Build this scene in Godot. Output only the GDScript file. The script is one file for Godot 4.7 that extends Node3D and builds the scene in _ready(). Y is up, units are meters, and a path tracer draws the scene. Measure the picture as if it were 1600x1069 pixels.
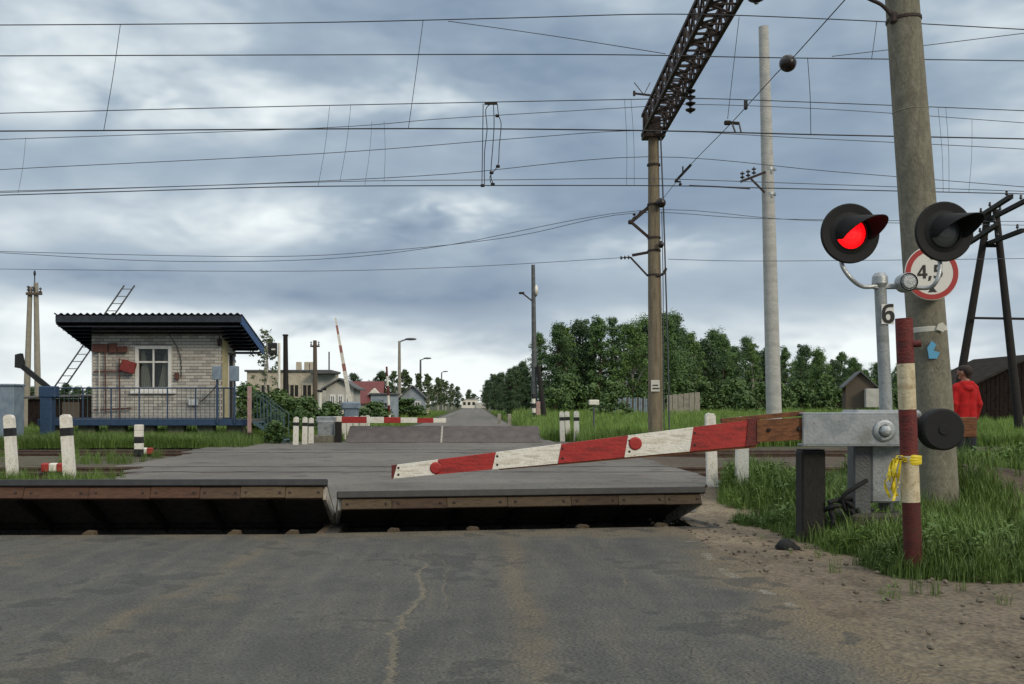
extends Node3D
# A level crossing seen from a car that waits at the half-lowered boom. Metres; the road runs along -z, the tracks along x.

var rng := RandomNumberGenerator.new()
var M := {}
var used := {}
var bumps := {}

func _ready() -> void:
	rng.seed = 11
	# ---- camera
	var cam := Camera3D.new()
	cam.name = "camera"
	add_child(cam)
	cam.position = Vector3(0, 1.35, 0)
	cam.projection = Camera3D.PROJECTION_FRUSTUM
	cam.near = 0.05
	cam.far = 3000.0
	cam.size = 0.05 * 2.0 * 534.5 / 1650.0
	cam.frustum_offset = Vector2(0.05 * 60.0 / 1650.0, 0.05 * 97.5 / 1650.0)
	cam.current = true
	# ---- sky, sun, exposure
	var e := Environment.new()
	e.background_mode = Environment.BG_SKY
	e.sky = Sky.new()
	var sm := PanoramaSkyMaterial.new()
	sm.panorama = cloudy_sky()
	e.sky.sky_material = sm
	e.tonemap_mode = Environment.TONE_MAPPER_LINEAR
	e.tonemap_exposure = 1.28
	e.sdfgi_enabled = true
	e.ssao_enabled = true
	e.ssil_enabled = true
	var we := WorldEnvironment.new()
	we.name = "world"
	we.environment = e
	add_child(we)
	var sun := DirectionalLight3D.new()
	sun.name = "sun"
	sun.light_energy = 0.42
	sun.light_color = Color(1.0, 0.93, 0.82)
	sun.light_angular_distance = 16.0
	sun.shadow_enabled = true
	add_child(sun)
	sun.look_at_from_position(Vector3(7, 6, 9), Vector3.ZERO)
	# ---- the place
	materials()
	build_ground()
	build_road()
	build_tracks()
	build_plates()
	build_near_barrier()
	build_signal()
	build_near_posts()
	build_masts()
	build_wires()
	build_hut()
	build_left_yard()
	build_far_crossing()
	build_village()
	build_right_side()
	build_person()
	build_trees()
	build_grass()
	build_litter()

# ------------------------------------------------------------------ sky
var sky_layers := []
# banks of cloud: azimuth and height in degrees, half widths, how much lighter or darker
var sky_banks := [[-19.0, 6.6, 8.0, 1.1, -0.42], [-7.0, 5.7, 7.0, 0.7, -0.32], [-25.0, 12.0, 7.0, 2.2, -0.26], [-9.0, 12.4, 8.0, 1.5, -0.20],
	[-1.0, 10.2, 4.5, 1.2, 0.36], [-10.0, 9.6, 7.0, 1.2, 0.18], [3.0, 2.4, 9.0, 1.0, 0.16], [-9.0, 3.2, 8.0, 1.0, 0.22], [-17.0, 15.5, 8.0, 1.8, 0.16],
	[-2.0, 16.0, 6.0, 1.6, 0.12], [16.0, 6.0, 9.0, 1.1, -0.26], [22.0, 2.8, 8.0, 0.9, 0.22], [9.0, 8.6, 6.0, 1.0, 0.14], [16.0, 12.0, 9.0, 2.2, -0.16], [3.0, 6.2, 5.0, 0.7, -0.18], [-15.0, 4.7, 9.0, 0.6, 0.22]]

func sky_colour(az: float, el: float) -> Color:   # az 0 straight ahead, growing to the right
	if el < -0.02:
		return Color(0.09, 0.09, 0.075)
	var dark := Color(0.13, 0.192, 0.285)
	var mid := Color(0.30, 0.372, 0.445)
	var light := Color(0.70, 0.755, 0.765)
	var low := Color(0.85, 0.86, 0.82)
	var y := maxf(sin(el), 0.0)
	var eld := rad_to_deg(el)
	var near_low := exp(-eld / 2.6)
	var dx := sin(az) * cos(el)
	var dz := -cos(az) * cos(el)
	var fy := y * (2.9 - 0.9 * y)
	var a: float = sky_layers[0].get_noise_3d(dx, fy, dz)
	var b: float = sky_layers[1].get_noise_3d(dx + 31.0, fy, dz)
	var d3: float = sky_layers[2].get_noise_3d(dx, fy, dz + 7.0)
	var d4: float = sky_layers[3].get_noise_3d(dx, fy * 1.2, dz + 17.0)
	var t := 0.47 + a * 0.54 + b * 0.28 + d3 * (0.06 + 0.20 * clampf(0.5 + a * 1.5, 0.0, 1.0)) + d4 * 0.06
	var azd := rad_to_deg(az)
	if eld < 30.0 and absf(azd) < 50.0:
		for k in sky_banks:
			var gx: float = (azd - k[0]) / k[2]
			var gy: float = (eld - k[1]) / k[3]
			var g := gx * gx + gy * gy
			if g < 5.0:
				t += k[4] * exp(-g) * (0.8 + 1.0 * a + 0.9 * d3 + 0.5 * d4)
	t = clampf(t + near_low * 0.40, 0.0, 1.0)
	var c := dark.lerp(mid, t * 2.0) if t < 0.5 else mid.lerp(light, (t - 0.5) * 2.0)
	c = c.lerp(low, near_low * 0.58)
	var grey := (c.r + c.g + c.b) / 3.0
	c = c.lerp(Color(grey * 1.03, grey, grey * 0.96), smoothstep(0.36, 0.8, y) * 0.7)
	return c * (1.0 + 1.9 * smoothstep(0.36, 0.95, y))

func cloudy_sky() -> ImageTexture:
	for q in [[5, 2.1, 5, 0.35], [9, 1.1, 3, 0.4], [14, 7.5, 4, 0.12], [27, 24.0, 3, 0.03]]:
		var n := FastNoiseLite.new()
		n.seed = q[0]
		n.noise_type = FastNoiseLite.TYPE_SIMPLEX_SMOOTH
		n.frequency = q[1]
		n.fractal_octaves = q[2]
		n.domain_warp_enabled = true
		n.domain_warp_amplitude = q[3]
		n.domain_warp_frequency = q[1] * 0.8
		n.domain_warp_fractal_type = FastNoiseLite.DOMAIN_WARP_FRACTAL_NONE
		sky_layers.append(n)
	# the whole sky coarsely, then the part ahead again with finer clouds
	var big := sky_image(0, 0, 1024, 512, 1024, 512)
	big.resize(SKY_W, SKY_W / 2, Image.INTERPOLATE_CUBIC)
	var w := int(SKY_W * 0.10)
	var top := int(SKY_W * 0.5 * 0.36)
	var h := int(SKY_W * 0.5 * 0.5) - top
	big.blit_rect(sky_image(0, top, w, h, SKY_W, SKY_W / 2), Rect2i(0, 0, w, h), Vector2i(0, top))
	big.blit_rect(sky_image(SKY_W - w, top, w, h, SKY_W, SKY_W / 2), Rect2i(0, 0, w, h), Vector2i(SKY_W - w, top))
	return ImageTexture.create_from_image(big)

const SKY_W := 4096

func sky_image(x0: int, y0: int, w: int, h: int, full_w: int, full_h: int) -> Image:
	var data := PackedFloat32Array()
	data.resize(w * h * 3)
	for j in h:
		var el := (0.5 - (y0 + j + 0.5) / full_h) * PI
		for i in w:
			var az := ((x0 + i + 0.5) / full_w) * TAU
			if az > PI:
				az -= TAU
			var c := sky_colour(az, el)
			var q := (j * w + i) * 3
			data[q] = c.r
			data[q + 1] = c.g
			data[q + 2] = c.b
	return Image.create_from_data(w, h, false, Image.FORMAT_RGBF, data.to_byte_array())

# ------------------------------------------------------------------ textures and materials
func noise_bytes(sd: int, freq: float, size: int, oct := 4) -> PackedByteArray:
	var n := FastNoiseLite.new()
	n.seed = sd
	n.frequency = freq
	n.noise_type = FastNoiseLite.TYPE_SIMPLEX_SMOOTH
	n.fractal_octaves = oct
	return n.get_seamless_image(size, size).get_data()

func tint_tex(sd: int, size: int, f1: float, f2: float, cols: Array, grain: float) -> ImageTexture:
	var g := Gradient.new()
	g.offsets = PackedFloat32Array()
	g.colors = PackedColorArray()
	for i in cols.size():
		g.add_point(0.15 + 0.7 * float(i) / maxf(1.0, cols.size() - 1.0), cols[i])
	var lut := []
	for i in 256:
		lut.append(g.sample(i / 255.0))
	var a := noise_bytes(sd, f1, size)
	var b := noise_bytes(sd + 77, f2, size, 3)
	var out := PackedByteArray()
	out.resize(size * size * 3)
	for i in size * size:
		var c: Color = lut[a[i]]
		var k := 1.0 + grain * (b[i] - 128) / 128.0
		out[i * 3] = int(clampf(c.r * k, 0, 1) * 255.0)
		out[i * 3 + 1] = int(clampf(c.g * k, 0, 1) * 255.0)
		out[i * 3 + 2] = int(clampf(c.b * k, 0, 1) * 255.0)
	return ImageTexture.create_from_image(Image.create_from_data(size, size, false, Image.FORMAT_RGB8, out))

func bump_tex(sd: int, freq: float, size: int, strength: float) -> ImageTexture:
	var im := Image.create_from_data(size, size, false, Image.FORMAT_L8, noise_bytes(sd, freq, size, 4))
	im.convert(Image.FORMAT_RGBA8)
	im.bump_map_to_normal_map(strength)
	return ImageTexture.create_from_image(im)

# cols: sRGB base colours the noise runs through; tile: metres that one repeat covers
func mk(nm: String, cols: Array, rough: float, tile: float, grain := 0.12, bump := 0.0, metal := 0.0, f1 := 0.012, f2 := 0.16, size := 256) -> StandardMaterial3D:
	var m := StandardMaterial3D.new()
	m.resource_name = nm
	var sd := absi(nm.hash()) % 9973
	m.albedo_texture = tint_tex(sd, size, f1, f2, cols, grain)
	m.uv1_triplanar = true
	m.uv1_scale = Vector3.ONE / tile
	m.roughness = rough
	m.metallic = metal
	if bump > 0.0:
		m.normal_enabled = true
		if not bumps.has(bump):
			bumps[bump] = bump_tex(int(bump * 10.0) + 5, f2 * 0.6, size, bump)
		m.normal_texture = bumps[bump]
	M[nm] = m
	return m

# flecks where the paint has gone, in clusters
func chip(nm: String, under: Color, amount: float, sd: int) -> void:
	var im: Image = M[nm].albedo_texture.get_image()
	var n := im.get_width()
	var a := noise_bytes(sd, 0.05, n, 4)
	var b := noise_bytes(sd + 3, 0.2, n, 3)
	for i in n * n:
		if a[i] * 0.6 + b[i] * 0.4 > 255.0 * (1.0 - amount):
			var p := Vector2i(i % n, i / n)
			im.set_pixelv(p, im.get_pixelv(p).lerp(under, 0.75))
	M[nm].albedo_texture = ImageTexture.create_from_image(im)

func plain(nm: String, c: Color, rough: float, metal := 0.0) -> StandardMaterial3D:
	var m := StandardMaterial3D.new()
	m.resource_name = nm
	m.albedo_color = c
	m.roughness = rough
	m.metallic = metal
	M[nm] = m
	return m

# wood: grain that runs along the texture's u direction
func wood(nm: String, c1: Color, c2: Color, rough: float, tile: float, along := Vector3(1, 5, 5)) -> StandardMaterial3D:
	var m := mk(nm, [c1, c1.lerp(c2, 0.4), c2, c1.lerp(c2, 0.6)], rough, tile, 0.22, 2.0, 0.0, 0.02, 0.1)
	m.uv1_scale = along / tile
	return m

func tinted(nm: String, cols: Array, rough: float, tile: float, grain := 0.25, bump := 0.0) -> StandardMaterial3D:
	var m := mk(nm, cols, rough, tile, grain, bump)
	m.vertex_color_use_as_albedo = true
	return m

func leafy(nm: String, rough := 0.7) -> StandardMaterial3D:
	var m := StandardMaterial3D.new()
	m.resource_name = nm
	m.albedo_color = Color.WHITE
	m.vertex_color_use_as_albedo = true
	m.roughness = rough
	m.cull_mode = BaseMaterial3D.CULL_DISABLED
	m.backlight_enabled = true
	m.backlight = Color(0.12, 0.2, 0.04)
	M[nm] = m
	return m

func materials() -> void:
	tinted("ground", [Color(0.78, 0.76, 0.74), Color(0.98, 0.97, 0.95), Color(0.86, 0.85, 0.84)], 0.95, 2.3, 0.25, 3.5)
	M.ground.uv1_world_triplanar = true
	tinted("asphalt", [Color(0.88, 0.88, 0.88), Color(0.96, 0.96, 0.95), Color(0.91, 0.91, 0.90)], 0.92, 3.1, 0.12, 1.0)
	M.asphalt.uv1_world_triplanar = true
	mk("ballast", [Color(0.30, 0.26, 0.22), Color(0.42, 0.38, 0.33), Color(0.34, 0.28, 0.23)], 0.95, 1.2, 0.5, 8.0)
	mk("stone", [Color(0.30, 0.275, 0.24), Color(0.44, 0.41, 0.36), Color(0.27, 0.23, 0.19)], 0.95, 0.7, 0.2, 2.0)
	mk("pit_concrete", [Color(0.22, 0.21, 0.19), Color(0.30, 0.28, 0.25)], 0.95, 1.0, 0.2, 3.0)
	mk("concrete", [Color(0.48, 0.47, 0.43), Color(0.58, 0.56, 0.51), Color(0.52, 0.51, 0.46)], 0.9, 1.6, 0.14, 2.0)
	mk("old_concrete", [Color(0.43, 0.42, 0.365), Color(0.48, 0.47, 0.41), Color(0.39, 0.38, 0.33), Color(0.46, 0.45, 0.39)], 0.92, 1.0, 0.14, 1.0)
	M.old_concrete.uv1_scale = Vector3(1.5, 0.5, 1.5)
	mk("brown_concrete", [Color(0.43, 0.39, 0.315), Color(0.49, 0.45, 0.375), Color(0.39, 0.355, 0.29)], 0.92, 1.0, 0.14, 0.6)
	M.brown_concrete.uv1_scale = Vector3(2.0, 0.3, 2.0)
	mk("new_concrete", [Color(0.60, 0.61, 0.60), Color(0.69, 0.69, 0.67), Color(0.63, 0.64, 0.62)], 0.85, 2.0, 0.1, 1.0)
	mk("lid_steel", [Color(0.25, 0.25, 0.24), Color(0.33, 0.32, 0.30), Color(0.29, 0.27, 0.24)], 0.7, 0.9, 0.2, 2.0)
	mk("black_steel", [Color(0.13, 0.12, 0.11), Color(0.20, 0.18, 0.16), Color(0.16, 0.14, 0.13)], 0.7, 0.8, 0.2, 1.0)
	mk("rust_beam", [Color(0.27, 0.185, 0.135), Color(0.32, 0.22, 0.16), Color(0.24, 0.165, 0.125)], 0.88, 0.9, 0.16, 1.0)
	M.rust_beam.uv1_scale = Vector3(0.9, 4.0, 4.0)
	mk("brown_beam", [Color(0.265, 0.205, 0.155), Color(0.31, 0.24, 0.18), Color(0.24, 0.185, 0.14)], 0.88, 0.9, 0.16, 1.0)
	M.brown_beam.uv1_scale = Vector3(0.9, 4.0, 4.0)
	mk("tan_beam", [Color(0.30, 0.25, 0.19), Color(0.35, 0.295, 0.22), Color(0.27, 0.225, 0.17)], 0.88, 0.9, 0.16, 1.0)
	M.tan_beam.uv1_scale = Vector3(0.9, 4.0, 4.0)
	mk("pale_edge", [Color(0.55, 0.54, 0.50), Color(0.66, 0.64, 0.60), Color(0.44, 0.40, 0.34)], 0.8, 0.5, 0.2, 1.0)
	mk("white_paint", [Color(0.80, 0.79, 0.74), Color(0.88, 0.87, 0.83), Color(0.83, 0.81, 0.76)], 0.6, 0.8, 0.09, 1.0)
	mk("boom_white", [Color(0.76, 0.74, 0.68), Color(0.89, 0.88, 0.84), Color(0.85, 0.84, 0.79), Color(0.79, 0.76, 0.70)], 0.65, 1.0, 0.12, 1.5)
	M.boom_white.uv1_scale = Vector3(0.7, 5, 5)
	mk("boom_red", [Color(0.56, 0.13, 0.12), Color(0.65, 0.17, 0.15), Color(0.60, 0.14, 0.13), Color(0.49, 0.13, 0.11)], 0.6, 1.0, 0.14, 1.5)
	M.boom_red.uv1_scale = Vector3(0.7, 5, 5)
	mk("dark_red", [Color(0.30, 0.10, 0.09), Color(0.40, 0.13, 0.11), Color(0.33, 0.12, 0.10)], 0.7, 0.6, 0.18, 2.0)
	mk("deep_red", [Color(0.24, 0.08, 0.06), Color(0.31, 0.10, 0.07), Color(0.27, 0.13, 0.08)], 0.8, 0.4, 0.2, 2.0)
	mk("cream_paint", [Color(0.70, 0.66, 0.54), Color(0.78, 0.74, 0.62), Color(0.72, 0.68, 0.56), Color(0.60, 0.53, 0.41)], 0.65, 0.6, 0.08, 1.0)
	mk("black_paint", [Color(0.08, 0.08, 0.085), Color(0.13, 0.13, 0.13)], 0.55, 0.5, 0.15, 1.0)
	mk("soot_black", [Color(0.04, 0.048, 0.052), Color(0.06, 0.066, 0.07)], 0.8, 0.4, 0.12, 1.0)
	mk("grey_enamel", [Color(0.49, 0.51, 0.52), Color(0.56, 0.58, 0.58), Color(0.46, 0.47, 0.47)], 0.45, 0.8, 0.1, 1.0)
	mk("silver_paint", [Color(0.50, 0.53, 0.55), Color(0.58, 0.60, 0.61), Color(0.54, 0.56, 0.57), Color(0.47, 0.48, 0.47)], 0.45, 1.3, 0.06, 0.3, 0.2)
	mk("dark_enamel", [Color(0.29, 0.30, 0.31), Color(0.36, 0.37, 0.37)], 0.5, 0.8, 0.1, 1.0)
	mk("galvanised", [Color(0.58, 0.60, 0.61), Color(0.68, 0.70, 0.70)], 0.4, 0.5, 0.08, 1.0, 0.5)
	mk("rust_steel", [Color(0.15, 0.12, 0.11), Color(0.22, 0.17, 0.15), Color(0.17, 0.14, 0.13)], 0.8, 0.5, 0.2, 1.0)
	mk("rail_steel", [Color(0.26, 0.20, 0.17), Color(0.34, 0.27, 0.22)], 0.7, 0.4, 0.2, 1.0, 0.2)
	mk("rail_top", [Color(0.42, 0.41, 0.40), Color(0.52, 0.50, 0.48)], 0.35, 0.6, 0.1, 0.0, 0.7)
	plain("wire", Color(0.13, 0.14, 0.16), 0.6)
	plain("faint_wire", Color(0.26, 0.28, 0.31), 0.6)
	plain("porcelain", Color(0.10, 0.075, 0.07), 0.3)
	wood("brown_wood", Color(0.33, 0.20, 0.11), Color(0.45, 0.29, 0.17), 0.8, 0.8)
	wood("grey_wood", Color(0.27, 0.24, 0.21), Color(0.38, 0.34, 0.29), 0.9, 0.8, Vector3(5, 1, 5))
	wood("tarred_wood", Color(0.075, 0.07, 0.066), Color(0.14, 0.125, 0.112), 0.85, 0.6, Vector3(5, 1, 5))
	wood("sleeper_wood", Color(0.22, 0.17, 0.13), Color(0.31, 0.25, 0.19), 0.9, 0.8, Vector3(5, 5, 1))
	mk("white_brick", [Color(0.69, 0.68, 0.65), Color(0.77, 0.76, 0.73), Color(0.73, 0.72, 0.69)], 0.9, 0.35, 0.1, 2.0)
	mk("grey_brick", [Color(0.61, 0.605, 0.585), Color(0.68, 0.67, 0.65)], 0.9, 0.35, 0.12, 2.0)
	mk("pink_brick", [Color(0.63, 0.605, 0.575), Color(0.69, 0.66, 0.63)], 0.9, 0.35, 0.12, 2.0)
	mk("mortar", [Color(0.31, 0.305, 0.29), Color(0.38, 0.37, 0.35)], 0.95, 0.4, 0.15, 1.0)
	mk("slate_sheet", [Color(0.30, 0.31, 0.32), Color(0.40, 0.40, 0.40), Color(0.34, 0.35, 0.35)], 0.9, 0.8, 0.16, 1.0)
	mk("eaves_board", [Color(0.16, 0.19, 0.235), Color(0.22, 0.255, 0.30)], 0.8, 0.8, 0.14, 1.0)
	mk("blue_paint", [Color(0.14, 0.22, 0.33), Color(0.18, 0.28, 0.40), Color(0.15, 0.24, 0.34)], 0.55, 0.6, 0.12, 1.0)
	mk("teal_paint", [Color(0.22, 0.32, 0.35), Color(0.28, 0.38, 0.41), Color(0.24, 0.33, 0.36)], 0.6, 0.6, 0.15, 1.0)
	mk("grey_blue", [Color(0.42, 0.48, 0.54), Color(0.50, 0.56, 0.61)], 0.5, 1.1, 0.08, 1.0)
	mk("window_white", [Color(0.80, 0.81, 0.80), Color(0.87, 0.87, 0.86)], 0.5, 0.6, 0.06)
	mk("yellow_panel", [Color(0.66, 0.62, 0.46), Color(0.74, 0.70, 0.54)], 0.7, 0.8, 0.08)
	mk("fire_red", [Color(0.45, 0.16, 0.15), Color(0.53, 0.20, 0.18)], 0.55, 0.5, 0.1)
	mk("maroon", [Color(0.32, 0.20, 0.18), Color(0.38, 0.24, 0.21)], 0.8, 0.4, 0.15)
	mk("room_dark", [Color(0.10, 0.10, 0.10), Color(0.15, 0.15, 0.14)], 0.9, 0.8, 0.1)
	var gl := StandardMaterial3D.new()
	gl.resource_name = "pane_glass"
	gl.transparency = BaseMaterial3D.TRANSPARENCY_ALPHA
	gl.albedo_color = Color(0.1, 0.14, 0.13, 0.12)
	gl.metallic_specular = 0.35
	gl.roughness = 0.04
	M["glass"] = gl
	plain("curtain", Color(0.42, 0.45, 0.40), 0.9)
	mk("beige_wall", [Color(0.66, 0.63, 0.56), Color(0.72, 0.69, 0.62), Color(0.62, 0.59, 0.53)], 0.9, 3.0, 0.1, 1.0)
	mk("pale_wall", [Color(0.66, 0.66, 0.63), Color(0.75, 0.74, 0.71)], 0.9, 2.5, 0.1, 1.0)
	mk("blue_wall", [Color(0.52, 0.56, 0.60), Color(0.59, 0.63, 0.66)], 0.8, 2.0, 0.08, 1.0)
	mk("red_roof", [Color(0.38, 0.19, 0.19), Color(0.44, 0.23, 0.22)], 0.7, 1.5, 0.12, 1.0)
	mk("grey_roof", [Color(0.30, 0.31, 0.32), Color(0.37, 0.37, 0.37)], 0.85, 1.5, 0.12, 1.0)
	mk("barn_wood", [Color(0.12, 0.105, 0.10), Color(0.18, 0.155, 0.145), Color(0.15, 0.125, 0.115)], 0.9, 1.0, 0.25, 2.0)
	mk("bark", [Color(0.20, 0.17, 0.14), Color(0.30, 0.26, 0.21)], 0.95, 0.6, 0.3, 3.0)
	M.barn_wood.metallic_specular = 0.15
	M.black_steel.metallic_specular = 0.3
	mk("tar_roof", [Color(0.20, 0.19, 0.18), Color(0.25, 0.235, 0.22)], 1.0, 1.2, 0.2)
	M.tar_roof.metallic_specular = 0.0
	mk("birch_bark", [Color(0.58, 0.57, 0.53), Color(0.68, 0.67, 0.62), Color(0.35, 0.33, 0.30)], 0.9, 0.7, 0.2, 1.0)
	mk("jacket", [Color(0.60, 0.05, 0.06), Color(0.70, 0.07, 0.08)], 0.95, 0.3, 0.08, 2.0)
	mk("trousers", [Color(0.10, 0.11, 0.14), Color(0.15, 0.16, 0.19)], 0.9, 0.3, 0.1, 2.0)
	plain("skin", Color(0.62, 0.44, 0.36), 0.6)
	plain("hair", Color(0.16, 0.11, 0.08), 0.8)
	plain("yellow_tape", Color(0.80, 0.72, 0.10), 0.5)
	plain("sign_white", Color(0.80, 0.80, 0.78), 0.5)
	plain("sign_red", Color(0.60, 0.10, 0.10), 0.5)
	plain("sign_black", Color(0.05, 0.05, 0.05), 0.6)
	plain("sticker_blue", Color(0.30, 0.58, 0.72), 0.6)
	plain("paper", Color(0.74, 0.74, 0.70), 0.8)
	plain("dull_lens", Color(0.20, 0.23, 0.23), 0.25)
	chip("boom_white", Color(0.42, 0.38, 0.33), 0.27, 31)
	chip("boom_red", Color(0.36, 0.24, 0.20), 0.27, 32)
	chip("cream_paint", Color(0.40, 0.27, 0.17), 0.28, 33)
	chip("dark_red", Color(0.22, 0.13, 0.10), 0.30, 34)
	chip("deep_red", Color(0.20, 0.15, 0.11), 0.34, 35)
	chip("white_paint", Color(0.52, 0.49, 0.43), 0.27, 36)
	chip("silver_paint", Color(0.36, 0.30, 0.25), 0.25, 37)
	chip("grey_enamel", Color(0.34, 0.29, 0.25), 0.25, 38)
	mk("faded_red", [Color(0.55, 0.36, 0.33), Color(0.62, 0.43, 0.39)], 0.8, 0.6, 0.1)
	mk("far_lid", [Color(0.30, 0.275, 0.265), Color(0.36, 0.335, 0.32)], 0.9, 1.6, 0.18, 1.0)
	mk("verge_blue", [Color(0.14, 0.27, 0.45), Color(0.19, 0.33, 0.52)], 0.6, 0.8, 0.12)
	var lit := plain("lit_lens", Color(0.55, 0.02, 0.03), 0.35)
	lit.emission_enabled = true
	lit.emission = Color(1.0, 0.035, 0.07)
	lit.emission_energy_multiplier = 1.4
	# the little prisms moulded into the glass
	var prisms := Image.create(64, 64, false, Image.FORMAT_RGB8)
	for j in 64:
		for i in 64:
			var q := Vector2((i - 31.5) / 32.0, (j - 31.5) / 32.0)
			var v := clampf(1.0 - 0.32 * pow(maxf(absf(q.x), absf(q.y)), 3.0), 0.0, 1.0)
			prisms.set_pixel(i, j, Color(v, v, v))
	lit.emission_texture = ImageTexture.create_from_image(prisms)
	lit.emission_operator = BaseMaterial3D.EMISSION_OP_MULTIPLY
	lit.uv1_triplanar = true
	lit.uv1_scale = Vector3.ONE / 0.034
	leafy("leaf")
	leafy("grass", 0.65)

# ------------------------------------------------------------------ mesh builder
class MB:
	var v := PackedVector3Array()
	var n := PackedVector3Array()
	var c := PackedColorArray()
	var t := PackedVector2Array()
	var colour := Color.WHITE
	var coloured := false

	func put(p: Vector3, nn: Vector3) -> void:
		v.append(p)
		n.append(nn)
		if coloured:
			c.append(colour)

	# a triangle that faces along the normals given, clockwise from outside
	func tri3(p0: Vector3, p1: Vector3, p2: Vector3, n0: Vector3, n1: Vector3, n2: Vector3) -> void:
		if (p1 - p0).cross(p2 - p0).dot(n0 + n1 + n2) > 0.0:
			put(p0, n0)
			put(p2, n2)
			put(p1, n1)
		else:
			put(p0, n0)
			put(p1, n1)
			put(p2, n2)

	func tri(p0: Vector3, p1: Vector3, p2: Vector3, out: Vector3) -> void:
		var nn := (p1 - p0).cross(p2 - p0).normalized()
		if nn.dot(out) < 0.0:
			nn = -nn
		tri3(p0, p1, p2, nn, nn, nn)

	func quad(a: Vector3, b: Vector3, cc: Vector3, d: Vector3, out: Vector3) -> void:
		tri(a, b, cc, out)
		tri(a, cc, d, out)

	func box(at: Vector3, s: Vector3, b := Basis.IDENTITY) -> void:
		var h := s * 0.5
		for ax in 3:
			for sg in [-1.0, 1.0]:
				var u := Vector3.ZERO
				var w := Vector3.ZERO
				var o := Vector3.ZERO
				o[ax] = h[ax] * sg
				u[(ax + 1) % 3] = h[(ax + 1) % 3]
				w[(ax + 2) % 3] = h[(ax + 2) % 3]
				quad(at + b * (o - u - w), at + b * (o + u - w), at + b * (o + u + w), at + b * (o - u + w), b * o)

	# a box with chamfered edges
	func cham(at: Vector3, s: Vector3, r := 0.01, b := Basis.IDENTITY) -> void:
		var h := s * 0.5
		r = minf(r, minf(h.x, minf(h.y, h.z)) * 0.6)
		for ax in 3:
			var a1 := (ax + 1) % 3
			var a2 := (ax + 2) % 3
			for sg in [-1.0, 1.0]:
				var o := Vector3.ZERO
				var u := Vector3.ZERO
				var w := Vector3.ZERO
				o[ax] = h[ax] * sg
				u[a1] = h[a1] - r
				w[a2] = h[a2] - r
				quad(at + b * (o - u - w), at + b * (o + u - w), at + b * (o + u + w), at + b * (o - u + w), b * o)
			for s1 in [-1.0, 1.0]:
				for s2 in [-1.0, 1.0]:
					var l := Vector3.ZERO
					l[ax] = h[ax] - r
					var e1 := Vector3.ZERO
					var e2 := Vector3.ZERO
					e1[a1] = h[a1] * s1
					e1[a2] = (h[a2] - r) * s2
					e2[a1] = (h[a1] - r) * s1
					e2[a2] = h[a2] * s2
					quad(at + b * (e1 - l), at + b * (e1 + l), at + b * (e2 + l), at + b * (e2 - l), b * (e1 + e2))
		for sx in [-1.0, 1.0]:
			for sy in [-1.0, 1.0]:
				for sz in [-1.0, 1.0]:
					var p := Vector3(h.x * sx, h.y * sy, h.z * sz)
					var q := Vector3((h.x - r) * sx, (h.y - r) * sy, (h.z - r) * sz)
					tri(at + b * Vector3(p.x, q.y, q.z), at + b * Vector3(q.x, p.y, q.z), at + b * Vector3(q.x, q.y, p.z), b * p)

	# a bar of rectangular section between two points
	func bar(p: Vector3, q: Vector3, w: float, h: float, up := Vector3.UP) -> void:
		var z := (q - p).normalized()
		if absf(z.dot(up)) > 0.98:
			up = Vector3.RIGHT
		var x := up.cross(z).normalized()
		var y := z.cross(x)
		box((p + q) * 0.5, Vector3(w, h, p.distance_to(q)), Basis(x, y, z))

	func tube(pts: Array, rad: Variant, sides := 8, caps := true) -> void:
		var rings := []
		var dirs := []
		var x := Vector3.ZERO
		for i in pts.size():
			var p: Vector3 = pts[i]
			var d: Vector3 = (pts[mini(i + 1, pts.size() - 1)] - pts[maxi(i - 1, 0)]).normalized()
			if i == 0:
				x = (Vector3.RIGHT if absf(d.x) < 0.8 else Vector3.UP)
			x = (x - d * x.dot(d)).normalized()
			var y := d.cross(x)
			var r: float = rad[i] if rad is Array else rad
			var ring := []
			for k in sides:
				var a := TAU * k / sides
				var o := x * cos(a) + y * sin(a)
				ring.append([p + o * r, o])
			rings.append(ring)
			dirs.append(d)
		for i in pts.size() - 1:
			for k in sides:
				var a: Array = rings[i][k]
				var b2: Array = rings[i][(k + 1) % sides]
				var d2: Array = rings[i + 1][(k + 1) % sides]
				var e: Array = rings[i + 1][k]
				tri3(a[0], b2[0], d2[0], a[1], b2[1], d2[1])
				tri3(a[0], d2[0], e[0], a[1], d2[1], e[1])
		if caps:
			for i in [0, pts.size() - 1]:
				var out: Vector3 = -dirs[0] if i == 0 else dirs[i]
				for k in range(1, sides - 1):
					tri(rings[i][0][0], rings[i][k][0], rings[i][k + 1][0], out)

	# profile of Vector2(radius, height) turned round the y axis of xf
	func lathe(prof: Array, sides: int, xf := Transform3D.IDENTITY) -> void:
		for i in prof.size() - 1:
			var p: Vector2 = prof[i]
			var q: Vector2 = prof[i + 1]
			var e := q - p
			var nr := Vector2(e.y, -e.x).normalized()
			for k in sides:
				var a0 := TAU * k / sides
				var a1 := TAU * (k + 1) / sides
				var d0 := Vector3(cos(a0), 0, sin(a0))
				var d1 := Vector3(cos(a1), 0, sin(a1))
				var n0 := (xf.basis * (d0 * nr.x + Vector3.UP * nr.y)).normalized()
				var n1 := (xf.basis * (d1 * nr.x + Vector3.UP * nr.y)).normalized()
				var v0 := xf * (d0 * p.x + Vector3.UP * p.y)
				var v1 := xf * (d1 * p.x + Vector3.UP * p.y)
				var v2 := xf * (d1 * q.x + Vector3.UP * q.y)
				var v3 := xf * (d0 * q.x + Vector3.UP * q.y)
				if p.x > 0.0001:
					tri3(v0, v1, v2, n0, n1, n1)
				if q.x > 0.0001:
					tri3(v0, v2, v3, n0, n1, n0)

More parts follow.
